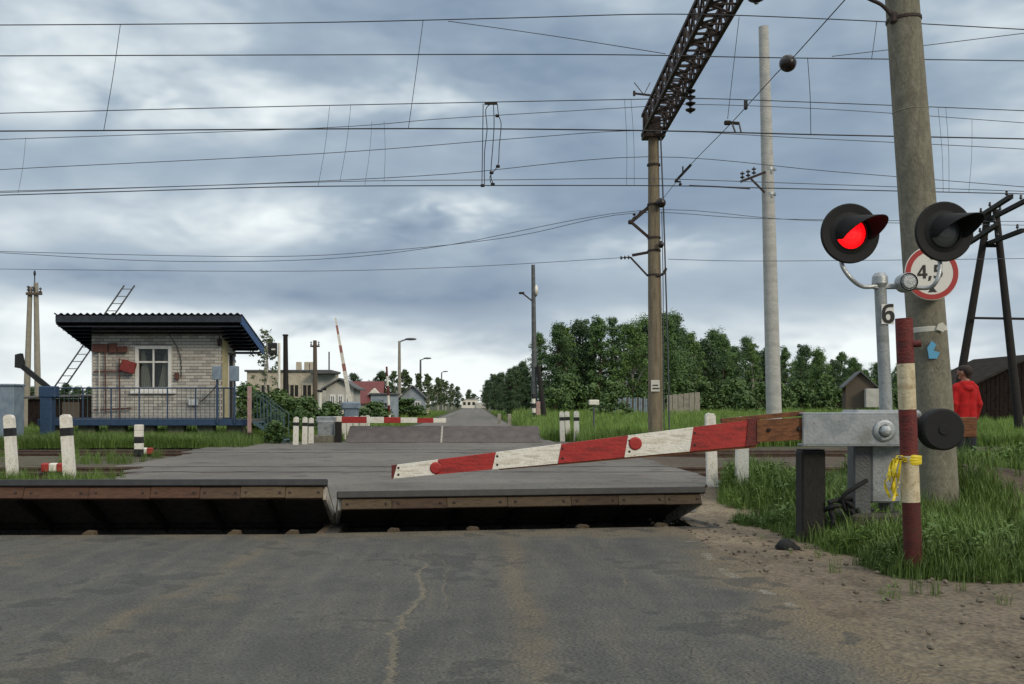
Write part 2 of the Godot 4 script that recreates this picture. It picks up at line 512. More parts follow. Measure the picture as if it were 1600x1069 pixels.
	# an outline in the xy plane of xf with a depth along its z (centred)
	func prism(poly: PackedVector2Array, depth: float, xf := Transform3D.IDENTITY) -> void:
		var idx := Geometry2D.triangulate_polygon(poly)
		for s in [-1.0, 1.0]:
			for i in range(0, idx.size(), 3):
				var ps := []
				for k in 3:
					ps.append(xf * Vector3(poly[idx[i + k]].x, poly[idx[i + k]].y, s * depth * 0.5))
				tri(ps[0], ps[1], ps[2], xf.basis.z * s)
		var ccw := not Geometry2D.is_polygon_clockwise(poly)
		for i in poly.size():
			var a := poly[i]
			var b := poly[(i + 1) % poly.size()]
			var e := b - a
			var o := Vector2(e.y, -e.x) * (1.0 if ccw else -1.0)
			quad(xf * Vector3(a.x, a.y, -depth * 0.5), xf * Vector3(b.x, b.y, -depth * 0.5), xf * Vector3(b.x, b.y, depth * 0.5), xf * Vector3(a.x, a.y, depth * 0.5), xf.basis * Vector3(o.x, o.y, 0))

	func ball(at: Vector3, r: Vector3, sides := 10, rows := 6) -> void:
		for i in rows:
			for k in sides:
				var q := []
				for d in [[0, 0], [0, 1], [1, 1], [1, 0]]:
					var th: float = PI * (i + d[0]) / rows
					var ph: float = TAU * (k + d[1]) / sides
					q.append(Vector3(sin(th) * cos(ph), cos(th), sin(th) * sin(ph)))
				if i > 0:
					tri3(at + q[0] * r, at + q[1] * r, at + q[2] * r, q[0], q[1], q[2])
				if i < rows - 1:
					tri3(at + q[0] * r, at + q[2] * r, at + q[3] * r, q[0], q[2], q[3])
				elif i > 0:
					tri3(at + q[0] * r, at + q[1] * r, at + q[2] * r, q[0], q[1], q[2])

	func mesh(m: Material) -> ArrayMesh:
		var a := []
		a.resize(Mesh.ARRAY_MAX)
		a[Mesh.ARRAY_VERTEX] = v
		a[Mesh.ARRAY_NORMAL] = n
		if coloured:
			a[Mesh.ARRAY_COLOR] = c
		if t.size() == v.size() and t.size() > 0:
			a[Mesh.ARRAY_TEX_UV] = t
		var me := ArrayMesh.new()
		me.add_surface_from_arrays(Mesh.PRIMITIVE_TRIANGLES, a)
		me.surface_set_material(0, m)
		return me

# ------------------------------------------------------------------ naming and placing
func numbered(called: String) -> String:
	var k: int = used.get(called, 0)
	used[called] = k + 1
	return called if k == 0 else "%s_%03d" % [called, k]

func meta(o: Node, label := "", category := "", group := "", kind := "") -> Node:
	if label:
		o.set_meta("label", label)
	if category:
		o.set_meta("category", category)
	if group:
		o.set_meta("group", group)
	if kind:
		o.set_meta("kind", kind)
	return o

func obj(called: String, mb: MB, m: Material, parent: Node = self, at := Vector3.ZERO) -> MeshInstance3D:
	return mesh_obj(called, mb.mesh(m), parent, at)

func mesh_obj(called: String, me: Mesh, parent: Node = self, at := Vector3.ZERO) -> MeshInstance3D:
	var o := MeshInstance3D.new()
	o.mesh = me
	o.name = numbered(called) if parent == self else called
	parent.add_child(o, true)
	o.position = at
	return o

func thing(called: String, label: String, category: String, at := Vector3.ZERO, group := "", kind := "") -> Node3D:
	var o := Node3D.new()
	o.name = numbered(called)
	add_child(o)
	o.position = at
	meta(o, label, category, group, kind)
	return o

func copy(src: Node3D, at: Vector3, label := "", turn := 0.0, size := Vector3.ONE) -> Node3D:
	var o: Node3D = src.duplicate()
	o.name = numbered(stem(src))
	add_child(o)
	o.transform = Transform3D(Basis(Vector3.UP, turn).scaled_local(size), at)
	if label:
		o.set_meta("label", label)
	return o

func smooth_line(pts: Array, sub := 8) -> Array:
	var out := []
	for i in pts.size() - 1:
		var a: Vector3 = pts[maxi(i - 1, 0)]
		var b: Vector3 = pts[i]
		var c: Vector3 = pts[i + 1]
		var d: Vector3 = pts[mini(i + 2, pts.size() - 1)]
		for k in sub:
			out.append(b.cubic_interpolate(c, a, d, float(k) / sub))
	out.append(pts[-1])
	return out

func face(dir: Vector3) -> Basis:   # a basis whose y axis looks along dir
	var y := dir.normalized()
	var x := (Vector3.UP if absf(y.y) < 0.9 else Vector3.RIGHT).cross(y).normalized()
	return Basis(x, y, x.cross(y))

func stem(o: Node) -> String:
	var s := String(o.name)
	return s.substr(0, s.length() - 4) if s.length() > 4 and s[-4] == "_" and s.right(3).is_valid_int() else s

# ------------------------------------------------------------------ ground, road, crossing, tracks
var gn := FastNoiseLite.new()

func rise(d: float) -> float:
	return 0.2 * smoothstep(12.6, 15.4, d)

func pit_line(x: float) -> float:   # where the near edge of the pits lies
	if x < -1.6:
		return lerpf(10.86, 10.98, (x + 6.2) / 4.6)
	return lerpf(11.06, 11.72, clampf((x + 1.6) / 4.1, 0.0, 1.2))

func ground_height(x: float, d: float) -> float:
	var y := rise(d) - 0.035
	var n := gn.get_noise_2d(x * 3.0, d * 3.0)
	if x > 3.0 and d < 34.0:
		y += 0.05 * n * clampf((x - 3.0) / 1.5, 0, 1)
		var g := Vector2(maxf(absf(x - 7.6) - 1.6, 0.0) / 1.3, (d - 13.1) / 1.15).length_squared()
		y += (0.58 + 0.22 * n) * exp(-g)
		g = Vector2((x - 10.0) / 3.0, (d - 15.0) / 2.4).length_squared()
		y += 0.3 * exp(-g)
	if x < -6.3 and d > 13.0 and d < 34.0:
		y += 0.05 * n
	if d > 16.7 and d < 28.2 and (x < -5.6 or x > 3.6) and absf(d - 22.3) > 2.0:
		y -= 0.12
	if d > 34.0:
		y += 0.12 * gn.get_noise_2d(x, d) * clampf((absf(x) - 5.0) / 6.0, 0, 1)
	return y

func ground_colour(x: float, d: float) -> Color:
	var dirt := Color(0.14, 0.112, 0.075)
	var soil := Color(0.075, 0.055, 0.036)
	var green := Color(0.052, 0.068, 0.024)
	var n := gn.get_noise_2d(x * 4.0 + 50.0, d * 4.0) * 0.5 + 0.5
	var c := dirt.lerp(Color(0.185, 0.155, 0.108), n)
	if x > 2.4:
		var g := clampf((x - 2.9 - 0.5 * n) * 1.3, 0, 1) * clampf((d - 6.9 - 1.2 * n) * 0.9, 0, 1)
		c = c.lerp(soil.lerp(Color(0.10, 0.075, 0.05), n), g)
		if d > 28.0:
			c = c.lerp(green, clampf((d - 28.0) * 0.5, 0, 1))
	elif x < -5.0 and d > 13.5:
		c = c.lerp(soil.lerp(green, 0.5), 0.7)
		if d > 27.6:
			c = c.lerp(green, 0.8)
	if d > 33.0:
		c = green.lerp(Color(0.075, 0.085, 0.035), n)
	return c

func build_ground() -> void:
	gn.seed = 3
	gn.frequency = 0.09
	gn.fractal_octaves = 4
	var xs := [-900.0, -500.0, -300.0, -180.0, -110.0, -70.0, -45.0, -32.0, -24.0, -19.0]
	var x := -16.0
	while x <= 16.01:
		xs.append(x)
		x += 0.5
	xs.append_array([19.0, 24.0, 32.0, 45.0, 70.0, 110.0, 180.0, 300.0, 500.0, 900.0])
	var ds := [-60.0, -25.0, -10.0, -4.0]
	var d := 0.0
	while d <= 34.01:
		ds.append(d)
		d += 0.5
	ds.append_array([37.0, 41.0, 46.0, 52.0, 60.0, 70.0, 82.0, 96.0, 115.0, 140.0, 175.0, 225.0, 300.0, 420.0, 650.0, 1100.0, 2000.0])
	var mb := MB.new()
	mb.coloured = true
	var nrm := func(px: float, pd: float) -> Vector3:
		return Vector3(ground_height(px - 0.2, pd) - ground_height(px + 0.2, pd), 0.4, ground_height(px, pd + 0.2) - ground_height(px, pd - 0.2)).normalized()
	var P := []
	for j in ds.size():
		var row := []
		for i in xs.size():
			row.append([Vector3(xs[i], ground_height(xs[i], ds[j]), -ds[j]), nrm.call(xs[i], ds[j]), ground_colour(xs[i], ds[j])])
		P.append(row)
	for j in ds.size() - 1:
		for i in xs.size() - 1:
			if xs[i] >= -6.5 and xs[i + 1] <= 3.0 and ds[j] >= 10.5 and ds[j + 1] <= 13.5:
				continue   # the pits of the barrier plates
			for q in [[P[j][i], P[j][i + 1], P[j + 1][i + 1]], [P[j][i], P[j + 1][i + 1], P[j + 1][i]]]:
				var flip: bool = (q[1][0] - q[0][0]).cross(q[2][0] - q[0][0]).y > 0.0
				for k in ([0, 2, 1] if flip else [0, 1, 2]):
					mb.colour = q[k][2]
					mb.put(q[k][0], q[k][1])
	meta(obj("ground", mb, M.ground), "bare brown earth and rough ground beside the road and tracks", "ground", "", "structure")
	# packed dirt between the asphalt and the grass, round the right pit
	mb = MB.new()
	mb.coloured = true
	var path := func(px: float, pd: float) -> Array:
		var edge := clampf(minf(minf(pd - 8.6, 14.8 - pd) * 0.9, minf(4.0 - px, 9.0) * 1.4), 0.0, 1.0)
		var n := gn.get_noise_2d(px * 9.0, pd * 9.0)
		var c := Color(0.155, 0.122, 0.082).lerp(Color(0.25, 0.20, 0.135), clampf(n * 0.9 + 0.5 + 0.25 * smoothstep(10.6, 11.6, pd), 0, 1))
		return [Vector3(px, rise(pd) - 0.009 + 0.008 * n - 0.06 * (1.0 - edge), -pd), c.lerp(ground_colour(px, pd), 1.0 - edge)]
	for i in 26:
		for j in 64:
			var px := 1.9 + i * 0.09
			var pd := 8.4 + j * 0.104
			if px + 0.045 < 2.40 and pd + 0.05 > pit_line(px + 0.045) and pd + 0.05 < pit_line(px + 0.045) + 1.34:
				continue
			var q := [path.call(px, pd), path.call(px + 0.09, pd), path.call(px + 0.09, pd + 0.104), path.call(px, pd + 0.104)]
			for k in [0, 2, 1, 0, 3, 2]:
				mb.colour = q[k][1]
				mb.put(q[k][0], Vector3.UP)
	meta(obj("dirt_path", mb, M.ground), "pale trodden dirt between the asphalt and the grass beside the barrier", "path", "", "structure")

func near_road_texture() -> ImageTexture:
	var s := 1024
	var get := func(sd: int, f: float, oct: int) -> PackedByteArray:
		var n := FastNoiseLite.new()
		n.seed = sd
		n.frequency = f
		n.fractal_octaves = oct
		n.noise_type = FastNoiseLite.TYPE_SIMPLEX_SMOOTH
		return n.get_image(s, s).get_data()
	var big: PackedByteArray = get.call(21, 0.004, 4)
	var mid: PackedByteArray = get.call(22, 0.02, 4)
	var fine: PackedByteArray = get.call(23, 0.35, 2)
	var speck: PackedByteArray = get.call(24, 0.12, 2)
	var sn := FastNoiseLite.new()   # streaks along the way the wheels run
	sn.seed = 25
	sn.frequency = 0.03
	sn.fractal_octaves = 4
	sn.noise_type = FastNoiseLite.TYPE_SIMPLEX_SMOOTH
	var sim := sn.get_image(s, 128)
	sim.resize(s, s, Image.INTERPOLATE_CUBIC)
	var streak := sim.get_data()
	var out := PackedByteArray()
	out.resize(s * s * 3)
	var c0 := Vector3(0.252, 0.253, 0.238)
	var c1 := Vector3(0.375, 0.368, 0.336)
	var dust := Vector3(0.44, 0.385, 0.29)
	for j in s:
		var d := 4.0 + 8.0 * j / s
		for i in s:
			var x := -5.6 + 8.0 * i / s
			var p := j * s + i
			var b := big[p] / 255.0
			var m := mid[p] / 255.0
			var f := fine[p] / 255.0
			var k := speck[p] / 255.0
			var c := c0.lerp(c1, clampf(b * 0.6 + m * 0.4 + (streak[p] / 255.0 - 0.5) * 0.45, 0, 1))
			# dust in the wheel lines, at the edge and along the middle
			var w := 0.0
			var u := (x - 0.33 - 0.02 * sin(d * 2.1)) / 0.13
			w = maxf(w, 0.6 * exp(-u * u) * (0.5 + m))
			u = (x + 2.02 + 0.09 * (9.0 - d) * 0.8 - 0.12 * (b - 0.5)) / 0.12
			w = maxf(w, 0.65 * exp(-u * u) * clampf(m * 1.5, 0, 1))
			u = (x + 1.72 + 0.06 * (8.0 - d)) / 0.16
			w = maxf(w, 0.5 * exp(-u * u) * clampf(m * 2.0 - 0.6, 0, 1))
			u = (x + 4.0 - 0.5 * (b - 0.5)) / 0.35
			w = maxf(w, 0.45 * exp(-u * u) * clampf(m * 2.0 - 0.4, 0, 1))
			w = maxf(w, smoothstep(1.55, 2.35, x + 0.7 * (b - 0.5) + 0.25 * (m - 0.5)))
			w = maxf(w, 0.7 * smoothstep(10.3, 11.1, d + 0.8 * (m - 0.5)))
			w = maxf(w, 0.20 * smoothstep(0.62, 0.85, streak[p] / 255.0))
			w *= 0.55 + 0.9 * (f * 0.5 + k * 0.5)
			c = c.lerp(dust, clampf(w, 0, 1) * 0.85)
			if k > 0.86:
				c = c.lerp(Vector3(0.55, 0.53, 0.48), (k - 0.86) * 3.0)
			if k < 0.12:
				c = c * 0.82
			# darker tar patches with ragged rims, and coarse stones in the worn places
			var tar := smoothstep(0.60, 0.66, b * 0.55 + m * 0.45 + 0.05 * (k - 0.5))
			c = c.lerp(Vector3(0.20, 0.205, 0.195), tar * 0.55)
			if k > 0.72 and m > 0.45:
				c = c.lerp(Vector3(0.47, 0.44, 0.38), (k - 0.72) * 1.6)
			c *= 0.72 + 0.56 * f
			out[p * 3] = int(clampf(c.x, 0, 1) * 255)
			out[p * 3 + 1] = int(clampf(c.y, 0, 1) * 255)
			out[p * 3 + 2] = int(clampf(c.z, 0, 1) * 255)
	var im := Image.create_from_data(s, s, false, Image.FORMAT_RGB8, out)
	# cracks filled with pale dust: points of x and distance
	var r := RandomNumberGenerator.new()
	r.seed = 8
	for line in [[Vector3(-0.36, 10.1, 0.012), Vector3(-0.50, 9.4, 0.012), Vector3(-0.36, 9.1, 0.016), Vector3(-0.44, 8.6, 0.026), Vector3(-0.41, 8.0, 0.03), Vector3(-0.36, 7.6, 0.03), Vector3(-0.43, 7.0, 0.034), Vector3(-0.46, 6.2, 0.036), Vector3(-0.41, 5.5, 0.034), Vector3(-0.40, 4.0, 0.034)],
			[Vector3(-0.38, 9.7, 0.008), Vector3(-0.2, 8.8, 0.01), Vector3(-0.23, 7.8, 0.012), Vector3(-0.19, 6.7, 0.008)],
			[Vector3(0.95, 10.2, 0.01), Vector3(1.2, 9.8, 0.012), Vector3(1.0, 9.4, 0.008), Vector3(1.22, 8.5, 0.012), Vector3(1.05, 7.4, 0.008)],
			[Vector3(-3.2, 10.0, 0.01), Vector3(-2.6, 9.5, 0.012), Vector3(-2.2, 9.6, 0.008)]]:
		for q in line.size() - 1:
			var a: Vector3 = line[q]
			var b2: Vector3 = line[q + 1]
			var steps := int(Vector2(b2.x - a.x, b2.y - a.y).length() / 0.008)
			for z in steps:
				var v := a.lerp(b2, float(z) / steps)
				var wob := gn.get_noise_2d(v.y * 26.0, 3.0) * 0.06 + gn.get_noise_2d(v.y * 110.0, 9.0) * 0.02
				var px := int((v.x + wob + 5.6) / 8.0 * s)
				var py := int((v.y - 4.0) / 8.0 * s)
				var hw := maxi(0, int(v.z / 8.0 * s * r.randf_range(0.3, 1.0)))
				for o in range(-hw, hw + 1):
					if px + o >= 0 and px + o < s and py >= 0 and py < s:
						var was := im.get_pixel(px + o, py)
						im.set_pixel(px + o, py, was.lerp(Color(0.52, 0.47, 0.37), r.randf_range(0.2, 0.8)))
				if hw + 1 < 5 and px - hw - 1 > 0 and px + hw + 1 < s and py > 0 and py < s and r.randf() < 0.7:
					im.set_pixel(px + hw + 1, py, Color(0.17, 0.17, 0.16))
	# fine open cracks, dark, that wander and fork
	for z in 34:
		var pos := Vector2(r.randf_range(-5.0, 2.0), r.randf_range(4.6, 11.0))
		var dir := r.randf_range(0.9, 2.2) if r.randf() < 0.7 else r.randf_range(-0.4, 0.4)
		for q in r.randi_range(60, 260):
			dir += r.randf_range(-0.3, 0.3)
			pos += Vector2(cos(dir), sin(dir)) * 0.008
			var cx := int((pos.x + 5.6) / 8.0 * s)
			var cy := int((pos.y - 4.0) / 8.0 * s)
			if cx < 1 or cy < 1 or cx > s - 2 or cy > s - 2:
				break
			im.set_pixel(cx, cy, im.get_pixel(cx, cy).lerp(Color(0.12, 0.115, 0.105), r.randf_range(0.3, 0.8)))
			if r.randf() < 0.006:
				dir += 1.0
	# worn scraps of the white edge line
	for z in 900:
		var d2 := r.randf_range(7.0, 10.4)
		var lx := 2.08 + 0.05 * sin(d2 * 2.0) + r.randf_range(-0.04, 0.04)
		if gn.get_noise_2d(d2 * 22.0, 5.0) > 0.18:
			var cx := int((lx + 5.6) / 8.0 * s)
			var cy := int((d2 - 4.0) / 8.0 * s)
			im.fill_rect(Rect2i(cx, cy, r.randi_range(1, 2), r.randi_range(1, 4)), Color(0.50, 0.485, 0.44))
	return ImageTexture.create_from_image(im)

func build_road() -> void:
	var m := StandardMaterial3D.new()
	m.resource_name = "near_asphalt"
	m.albedo_texture = near_road_texture()
	m.normal_enabled = true
	m.normal_texture = bump_tex(41, 0.22, 1024, 5.0)
	m.roughness = 0.86
	var mb := MB.new()
	var nx := 44
	var nd := 40
	var P := []
	for j in nd + 1:
		var row := []
		for i in nx + 1:
			var x := lerpf(-9.0, 2.28, float(i) / nx)
			if i == nx:
				x += 0.16 * gn.get_noise_2d(j * 9.0, 3.0)
			var d := lerpf(-8.0, pit_line(x), float(j) / nd)
			var y := 0.012 * gn.get_noise_2d(x * 6.0, d * 6.0) * (1.0 - float(j) / nd)
			row.append(Vector3(x, y, -d))
		P.append(row)
	for j in nd:
		for i in nx:
			var a: Vector3 = P[j][i]
			var b: Vector3 = P[j][i + 1]
			var c: Vector3 = P[j + 1][i + 1]
			var d: Vector3 = P[j + 1][i]
			for q in [[a, b, c], [a, c, d]]:
				mb.tri(q[0], q[1], q[2], Vector3.UP)
	for p in mb.v:
		mb.t.append(Vector2((p.x + 5.6) / 8.0, (-p.z - 4.0) / 8.0))
	meta(obj("road", mb, m), "worn grey asphalt road with dust lines and a pale crack", "road", "", "structure")
	# from the pits up to the tracks
	mb = MB.new()
	mb.coloured = true
	var cols := [Color(0.108, 0.100, 0.086), Color(0.175, 0.160, 0.137)]
	var at := func(i: int, j: int) -> Array:
		var x := lerpf(-6.6, 2.75, i / 40.0)
		if x > 2.5:
			x += 0.7 * j / 14.0
		var d := lerpf(pit_line(x) + 1.33, 15.55, j / 14.0)
		var n := gn.get_noise_2d(x * 6.0, d * 8.0) * 0.9 + 0.5
		return [Vector3(x, rise(d) + 0.002, -d), cols[0].lerp(cols[1], clampf(n, 0, 1))]
	for i in 40:
		for j in 14:
			var q := [at.call(i, j), at.call(i + 1, j), at.call(i + 1, j + 1), at.call(i, j + 1)]
			for k in [0, 2, 1, 0, 3, 2]:
				mb.colour = q[k][1]
				mb.put(q[k][0], Vector3.UP)
	meta(obj("road", mb, M.asphalt), "asphalt rising from the raised plates to the first track", "road", "", "structure")
	# slabs between the rails; the rails lie in real gaps
	var deck := thing("crossing_deck", "grey brown crossing deck of slabs between the rails", "crossing deck", Vector3.ZERO, "", "structure")
	var dm := tinted("deck", [Color(0.89, 0.885, 0.88), Color(0.96, 0.955, 0.95), Color(0.92, 0.91, 0.90)], 0.92, 2.6, 0.1, 1.0)
	for s in [[15.5, 17.84, -5.7, 3.7], [18.05, 19.36, -6.0, 3.7], [19.57, 25.04, -6.6, 3.6], [25.25, 26.56, -7.0, 3.4], [26.77, 31.62, -7.1, 3.2]]:
		mb = MB.new()
		mb.coloured = true
		mb.colour = Color(0.10, 0.09, 0.08)
		mb.box(Vector3((s[2] + s[3]) * 0.5, 0.075, -(s[0] + s[1]) * 0.5), Vector3(s[3] - s[2], 0.245, s[1] - s[0]))
		var cx := 48
		var cz := maxi(4, int((s[1] - s[0]) / 0.3))
		var vert := func(i: int, j: int) -> Array:
			var x := lerpf(s[2], s[3], float(i) / cx)
			if i == 0 or i == cx:
				x += 0.25 * gn.get_noise_2d(j * 7.0 + s[0] * 3.0, i)
			var d := lerpf(s[0], s[1], float(j) / cz)
			var n := gn.get_noise_2d(x * 2.6, d * 1.3) * 0.75 + gn.get_noise_2d(x * 11.0, d * 6.0) * 0.25 + 0.5
			var c := Color(0.112, 0.104, 0.090).lerp(Color(0.185, 0.170, 0.146), clampf(n, 0, 1))
			var st := gn.get_noise_2d(x * 3.0 + 40.0, d * 9.0)
			if st > 0.12:
				c = c.lerp(Color(0.085, 0.066, 0.05), clampf((st - 0.1) * 0.7, 0, 0.15))
			return [Vector3(x, 0.2 + 0.008 * gn.get_noise_2d(x * 12.0, d * 12.0), -d), c]
		for i in cx:
			for j in cz:
				var q := [vert.call(i, j), vert.call(i + 1, j), vert.call(i + 1, j + 1), vert.call(i, j + 1)]
				for k in [0, 2, 1, 0, 3, 2]:
					mb.colour = q[k][1]
					mb.put(q[k][0], Vector3.UP)
		obj("deck_slab", mb, dm, deck)
	# the road beyond
	mb = MB.new()
	mb.coloured = true
	var prof := [[31.6, -3.95, 2.45], [36.0, -3.9, 2.4], [45.0, -3.5, 2.2], [60.0, -3.1, 2.0], [90.0, -3.0, 2.0], [140.0, -3.0, 2.1], [220.0, -3.0, 2.2], [330.0, -3.0, 2.2]]
	for j in prof.size() - 1:
		for i in 8:
			var q := []
			for o in [[0, 0], [1, 0], [1, 1], [0, 1]]:
				var a: Array = prof[j + o[1]]
				q.append(Vector3(lerpf(a[1], a[2], (i + o[0]) / 8.0), 0.205, -a[0]))
			mb.colour = Color(0.135, 0.125, 0.11).lerp(Color(0.18, 0.165, 0.145), gn.get_noise_2d(i * 9.0, j * 31.0) + 0.5)
			mb.quad(q[0], q[1], q[2], q[3], Vector3.UP)
	meta(obj("road", mb, M.asphalt), "straight grey road running away beyond the crossing to the horizon", "road", "", "structure")

func build_tracks() -> void:
	var rail := PackedVector2Array([Vector2(-0.07, 0), Vector2(0.07, 0), Vector2(0.07, 0.015), Vector2(0.012, 0.035), Vector2(0.012, 0.13), Vector2(0.036, 0.145), Vector2(0.036, 0.178), Vector2(0.028, 0.184), Vector2(-0.028, 0.184), Vector2(-0.036, 0.178), Vector2(-0.036, 0.145), Vector2(-0.012, 0.13), Vector2(-0.012, 0.035), Vector2(-0.07, 0.015)])
	var smb := MB.new()
	smb.cham(Vector3.ZERO, Vector3(0.24, 0.16, 2.7), 0.02)
	var sleeper := smb.mesh(M.sleeper_wood)
	var rmb := MB.new()
	rmb.prism(rail, 130.0, Transform3D(Basis(Vector3(0, 0, 1), Vector3(0, 1, 0), Vector3(-1, 0, 0)), Vector3.ZERO))
	var rmesh := rmb.mesh(M.rail_steel)
	var tmb := MB.new()
	tmb.box(Vector3(0, 0.1865, 0), Vector3(130.0, 0.002, 0.05))
	var tmesh := tmb.mesh(M.rail_top)
	for k in 2:
		var dc: float = [18.7, 25.9][k]
		var tr := thing("railway_track", ["nearer railway track of rusty rails on dark sleepers", "farther railway track in front of the brick hut"][k], "railway track", Vector3(0, 0, -dc), "", "structure")
		for s in [-1.0, 1.0]:
			mesh_obj("rail", rmesh, tr, Vector3(0, 0.012, s * 0.76))
			mesh_obj("rail_top", tmesh, tr, Vector3(0, 0.012, s * 0.76))
		for side in [-1.0, 1.0]:
			var x: float = [-6.3, 4.0][int(side * 0.5 + 0.5)]
			for i in (20 if side < 0 else 30):
				var o := mesh_obj("sleeper", sleeper, tr, Vector3(x, -0.055 + rng.randf_range(-0.008, 0.008), rng.randf_range(-0.04, 0.04)))
				o.rotation.y = rng.randf_range(-0.02, 0.02)
				x += side * 0.56
		for side in [-1.0, 1.0]:
			var x0: float = -70.0 if side < 0 else 3.6 - k * 0.3
			var x1: float = (-5.9 - k * 1.0) if side < 0 else 70.0
			var mb := MB.new()
			var n := 60
			for i in n:
				var a := lerpf(x0, x1, float(i) / n)
				var b := lerpf(x0, x1, (i + 1.0) / n)
				for w in [[-2.1, -0.02, -1.4, 0.07], [-1.4, 0.07, 1.4, 0.07], [1.4, 0.07, 2.1, -0.02]]:
					mb.quad(Vector3(a, w[1], w[0]), Vector3(b, w[1], w[0]), Vector3(b, w[3] - 0.05, w[2]), Vector3(a, w[3] - 0.05, w[2]), Vector3.UP)
			obj("ballast_bed", mb, M.ballast, tr)
	# loose stones of the ballast
	var st := MB.new()
	st.ball(Vector3.ZERO, Vector3(0.04, 0.028, 0.035), 6, 4)
	rough(st)
	for k in 2:
		var list := []
		for i in 5200:
			var right := rng.randf() < 0.6
			var x := rng.randf_range(3.7, 17.0) if right else rng.randf_range(-17.0, -6.0 - k)
			var z := rng.randf_range(-2.0, 2.0)
			var y := (0.03 if absf(z) < 1.4 else 0.03 - (absf(z) - 1.4) * 0.09)
			list.append([Vector3(x, y, -[18.7, 25.9][k] + z), rng.randf_range(0.6, 1.7)])
		var mm := MultiMesh.new()
		mm.transform_format = MultiMesh.TRANSFORM_3D
		mm.mesh = st.mesh(M.stone)
		mm.instance_count = list.size()
		for i in list.size():
			var b := Basis(Vector3(rng.randf(), rng.randf(), 0.3).normalized(), rng.randf() * TAU).scaled(Vector3.ONE * list[i][1])
			mm.set_instance_transform(i, Transform3D(b, list[i][0]))
		var o := MultiMeshInstance3D.new()
		o.name = numbered("gravel")
		o.multimesh = mm
		add_child(o)
		meta(o, ["brown gravel lying along the nearer track", "brown gravel lying along the farther track"][k], "gravel", "", "stuff")

# ------------------------------------------------------------------ the raised plates in front of the tracks
func plate(label: String, called: String, at: Vector3, turn: float, width: float, length: float, lift: float, planks: Array, depth := 0.17) -> Node3D:
	var t := thing(called, label, "barrier plate", at)
	var tilt := Basis(Vector3.UP, turn) * Basis(Vector3.RIGHT, -lift)   # z runs from the hinge to the free edge
	t.basis = tilt
	var mb := MB.new()
	mb.cham(Vector3(0, -0.02, length * 0.5), Vector3(width, 0.04, length), 0.006)
	obj("lid", mb, M.lid_steel, t)
	mb = MB.new()
	mb.cham(Vector3(0, -0.037, length - 0.0), Vector3(width + 0.03, 0.078, 0.05), 0.008)
	obj("front_edge", mb, M.black_paint, t)
	var x := -width * 0.5 + 0.03
	var total := 0.0
	for p in planks:
		total += p[0]
	for p in planks:
		var w: float = p[0] / total * (width - 0.06)
		mb = MB.new()
		mb.cham(Vector3(x + w * 0.5, -0.078 - depth * 0.5 + p[2], length - 0.035 + p[3]), Vector3(w - 0.004, depth, 0.05), 0.004)
		var plank := obj("front_plank", mb, M[p[1]], t)
		for bx in [0.12, 0.88]:
			mb = MB.new()
			mb.lathe([Vector2(0, 0.012), Vector2(0.012, 0.01), Vector2(0.016, 0.0)], 7, Transform3D(Basis(Vector3.RIGHT, Vector3(0, 0, 1), Vector3(0, -1, 0)), Vector3(x + w * bx, -0.078 - depth * 0.5, length - 0.009 + p[3])))
			obj("bolt", mb, M.rust_steel, plank)
		x += w
	var side := PackedVector2Array([Vector2(0.0, -0.04), Vector2(0.0, -0.14), Vector2(length - 0.065, -0.075 - depth), Vector2(length - 0.065, -0.04)])
	var turned := Basis(Vector3(0, 0, 1), Vector3(0, 1, 0), Vector3(-1, 0, 0))
	for s in [-1.0, 1.0]:
		mb = MB.new()
		mb.prism(side, 0.035, Transform3D(turned, Vector3(s * (width * 0.5 - 0.018), 0, 0)))
		obj("side_plate", mb, M.pale_edge, t)
	var n := int(width / 0.62)
	for i in range(1, n):
		mb = MB.new()
		mb.prism(side, 0.03, Transform3D(turned, Vector3(-width * 0.5 + width * i / n, -0.003, 0)))
		obj("rib", mb, M.black_steel, t)
	mb = MB.new()
	mb.tube([Vector3(-width * 0.5, -0.06, 0.0), Vector3(width * 0.5, -0.06, 0.0)], 0.045, 10)
	obj("hinge_bar", mb, M.black_steel, t)
	return t

func pit(at: Vector3, turn: float, width: float, blocks: Array) -> void:
	var t := thing("pit", "dark concrete pit under a raised plate in the road", "pit", at, "", "structure")
	t.basis = Basis(Vector3.UP, turn)
	var L := 1.34
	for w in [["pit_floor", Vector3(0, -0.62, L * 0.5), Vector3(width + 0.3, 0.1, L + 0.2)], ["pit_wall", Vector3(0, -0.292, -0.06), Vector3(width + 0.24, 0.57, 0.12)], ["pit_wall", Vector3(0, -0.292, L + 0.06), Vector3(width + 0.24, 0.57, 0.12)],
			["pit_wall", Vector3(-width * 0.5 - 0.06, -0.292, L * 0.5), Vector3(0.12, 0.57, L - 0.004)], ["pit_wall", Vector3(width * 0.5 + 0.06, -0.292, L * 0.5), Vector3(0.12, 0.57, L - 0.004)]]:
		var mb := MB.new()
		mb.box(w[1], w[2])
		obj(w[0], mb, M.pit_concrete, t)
	for x in blocks:
		var mb := MB.new()
		mb.prism(PackedVector2Array([Vector2(-0.09, -0.2), Vector2(0.09, -0.2), Vector2(0.05, 0.028), Vector2(-0.03, 0.036), Vector2(-0.07, 0.01)]), 0.12, Transform3D(Basis.IDENTITY, Vector3(x, 0, L - 0.075)))
		obj("stop_block", mb, M.tan_beam, t)

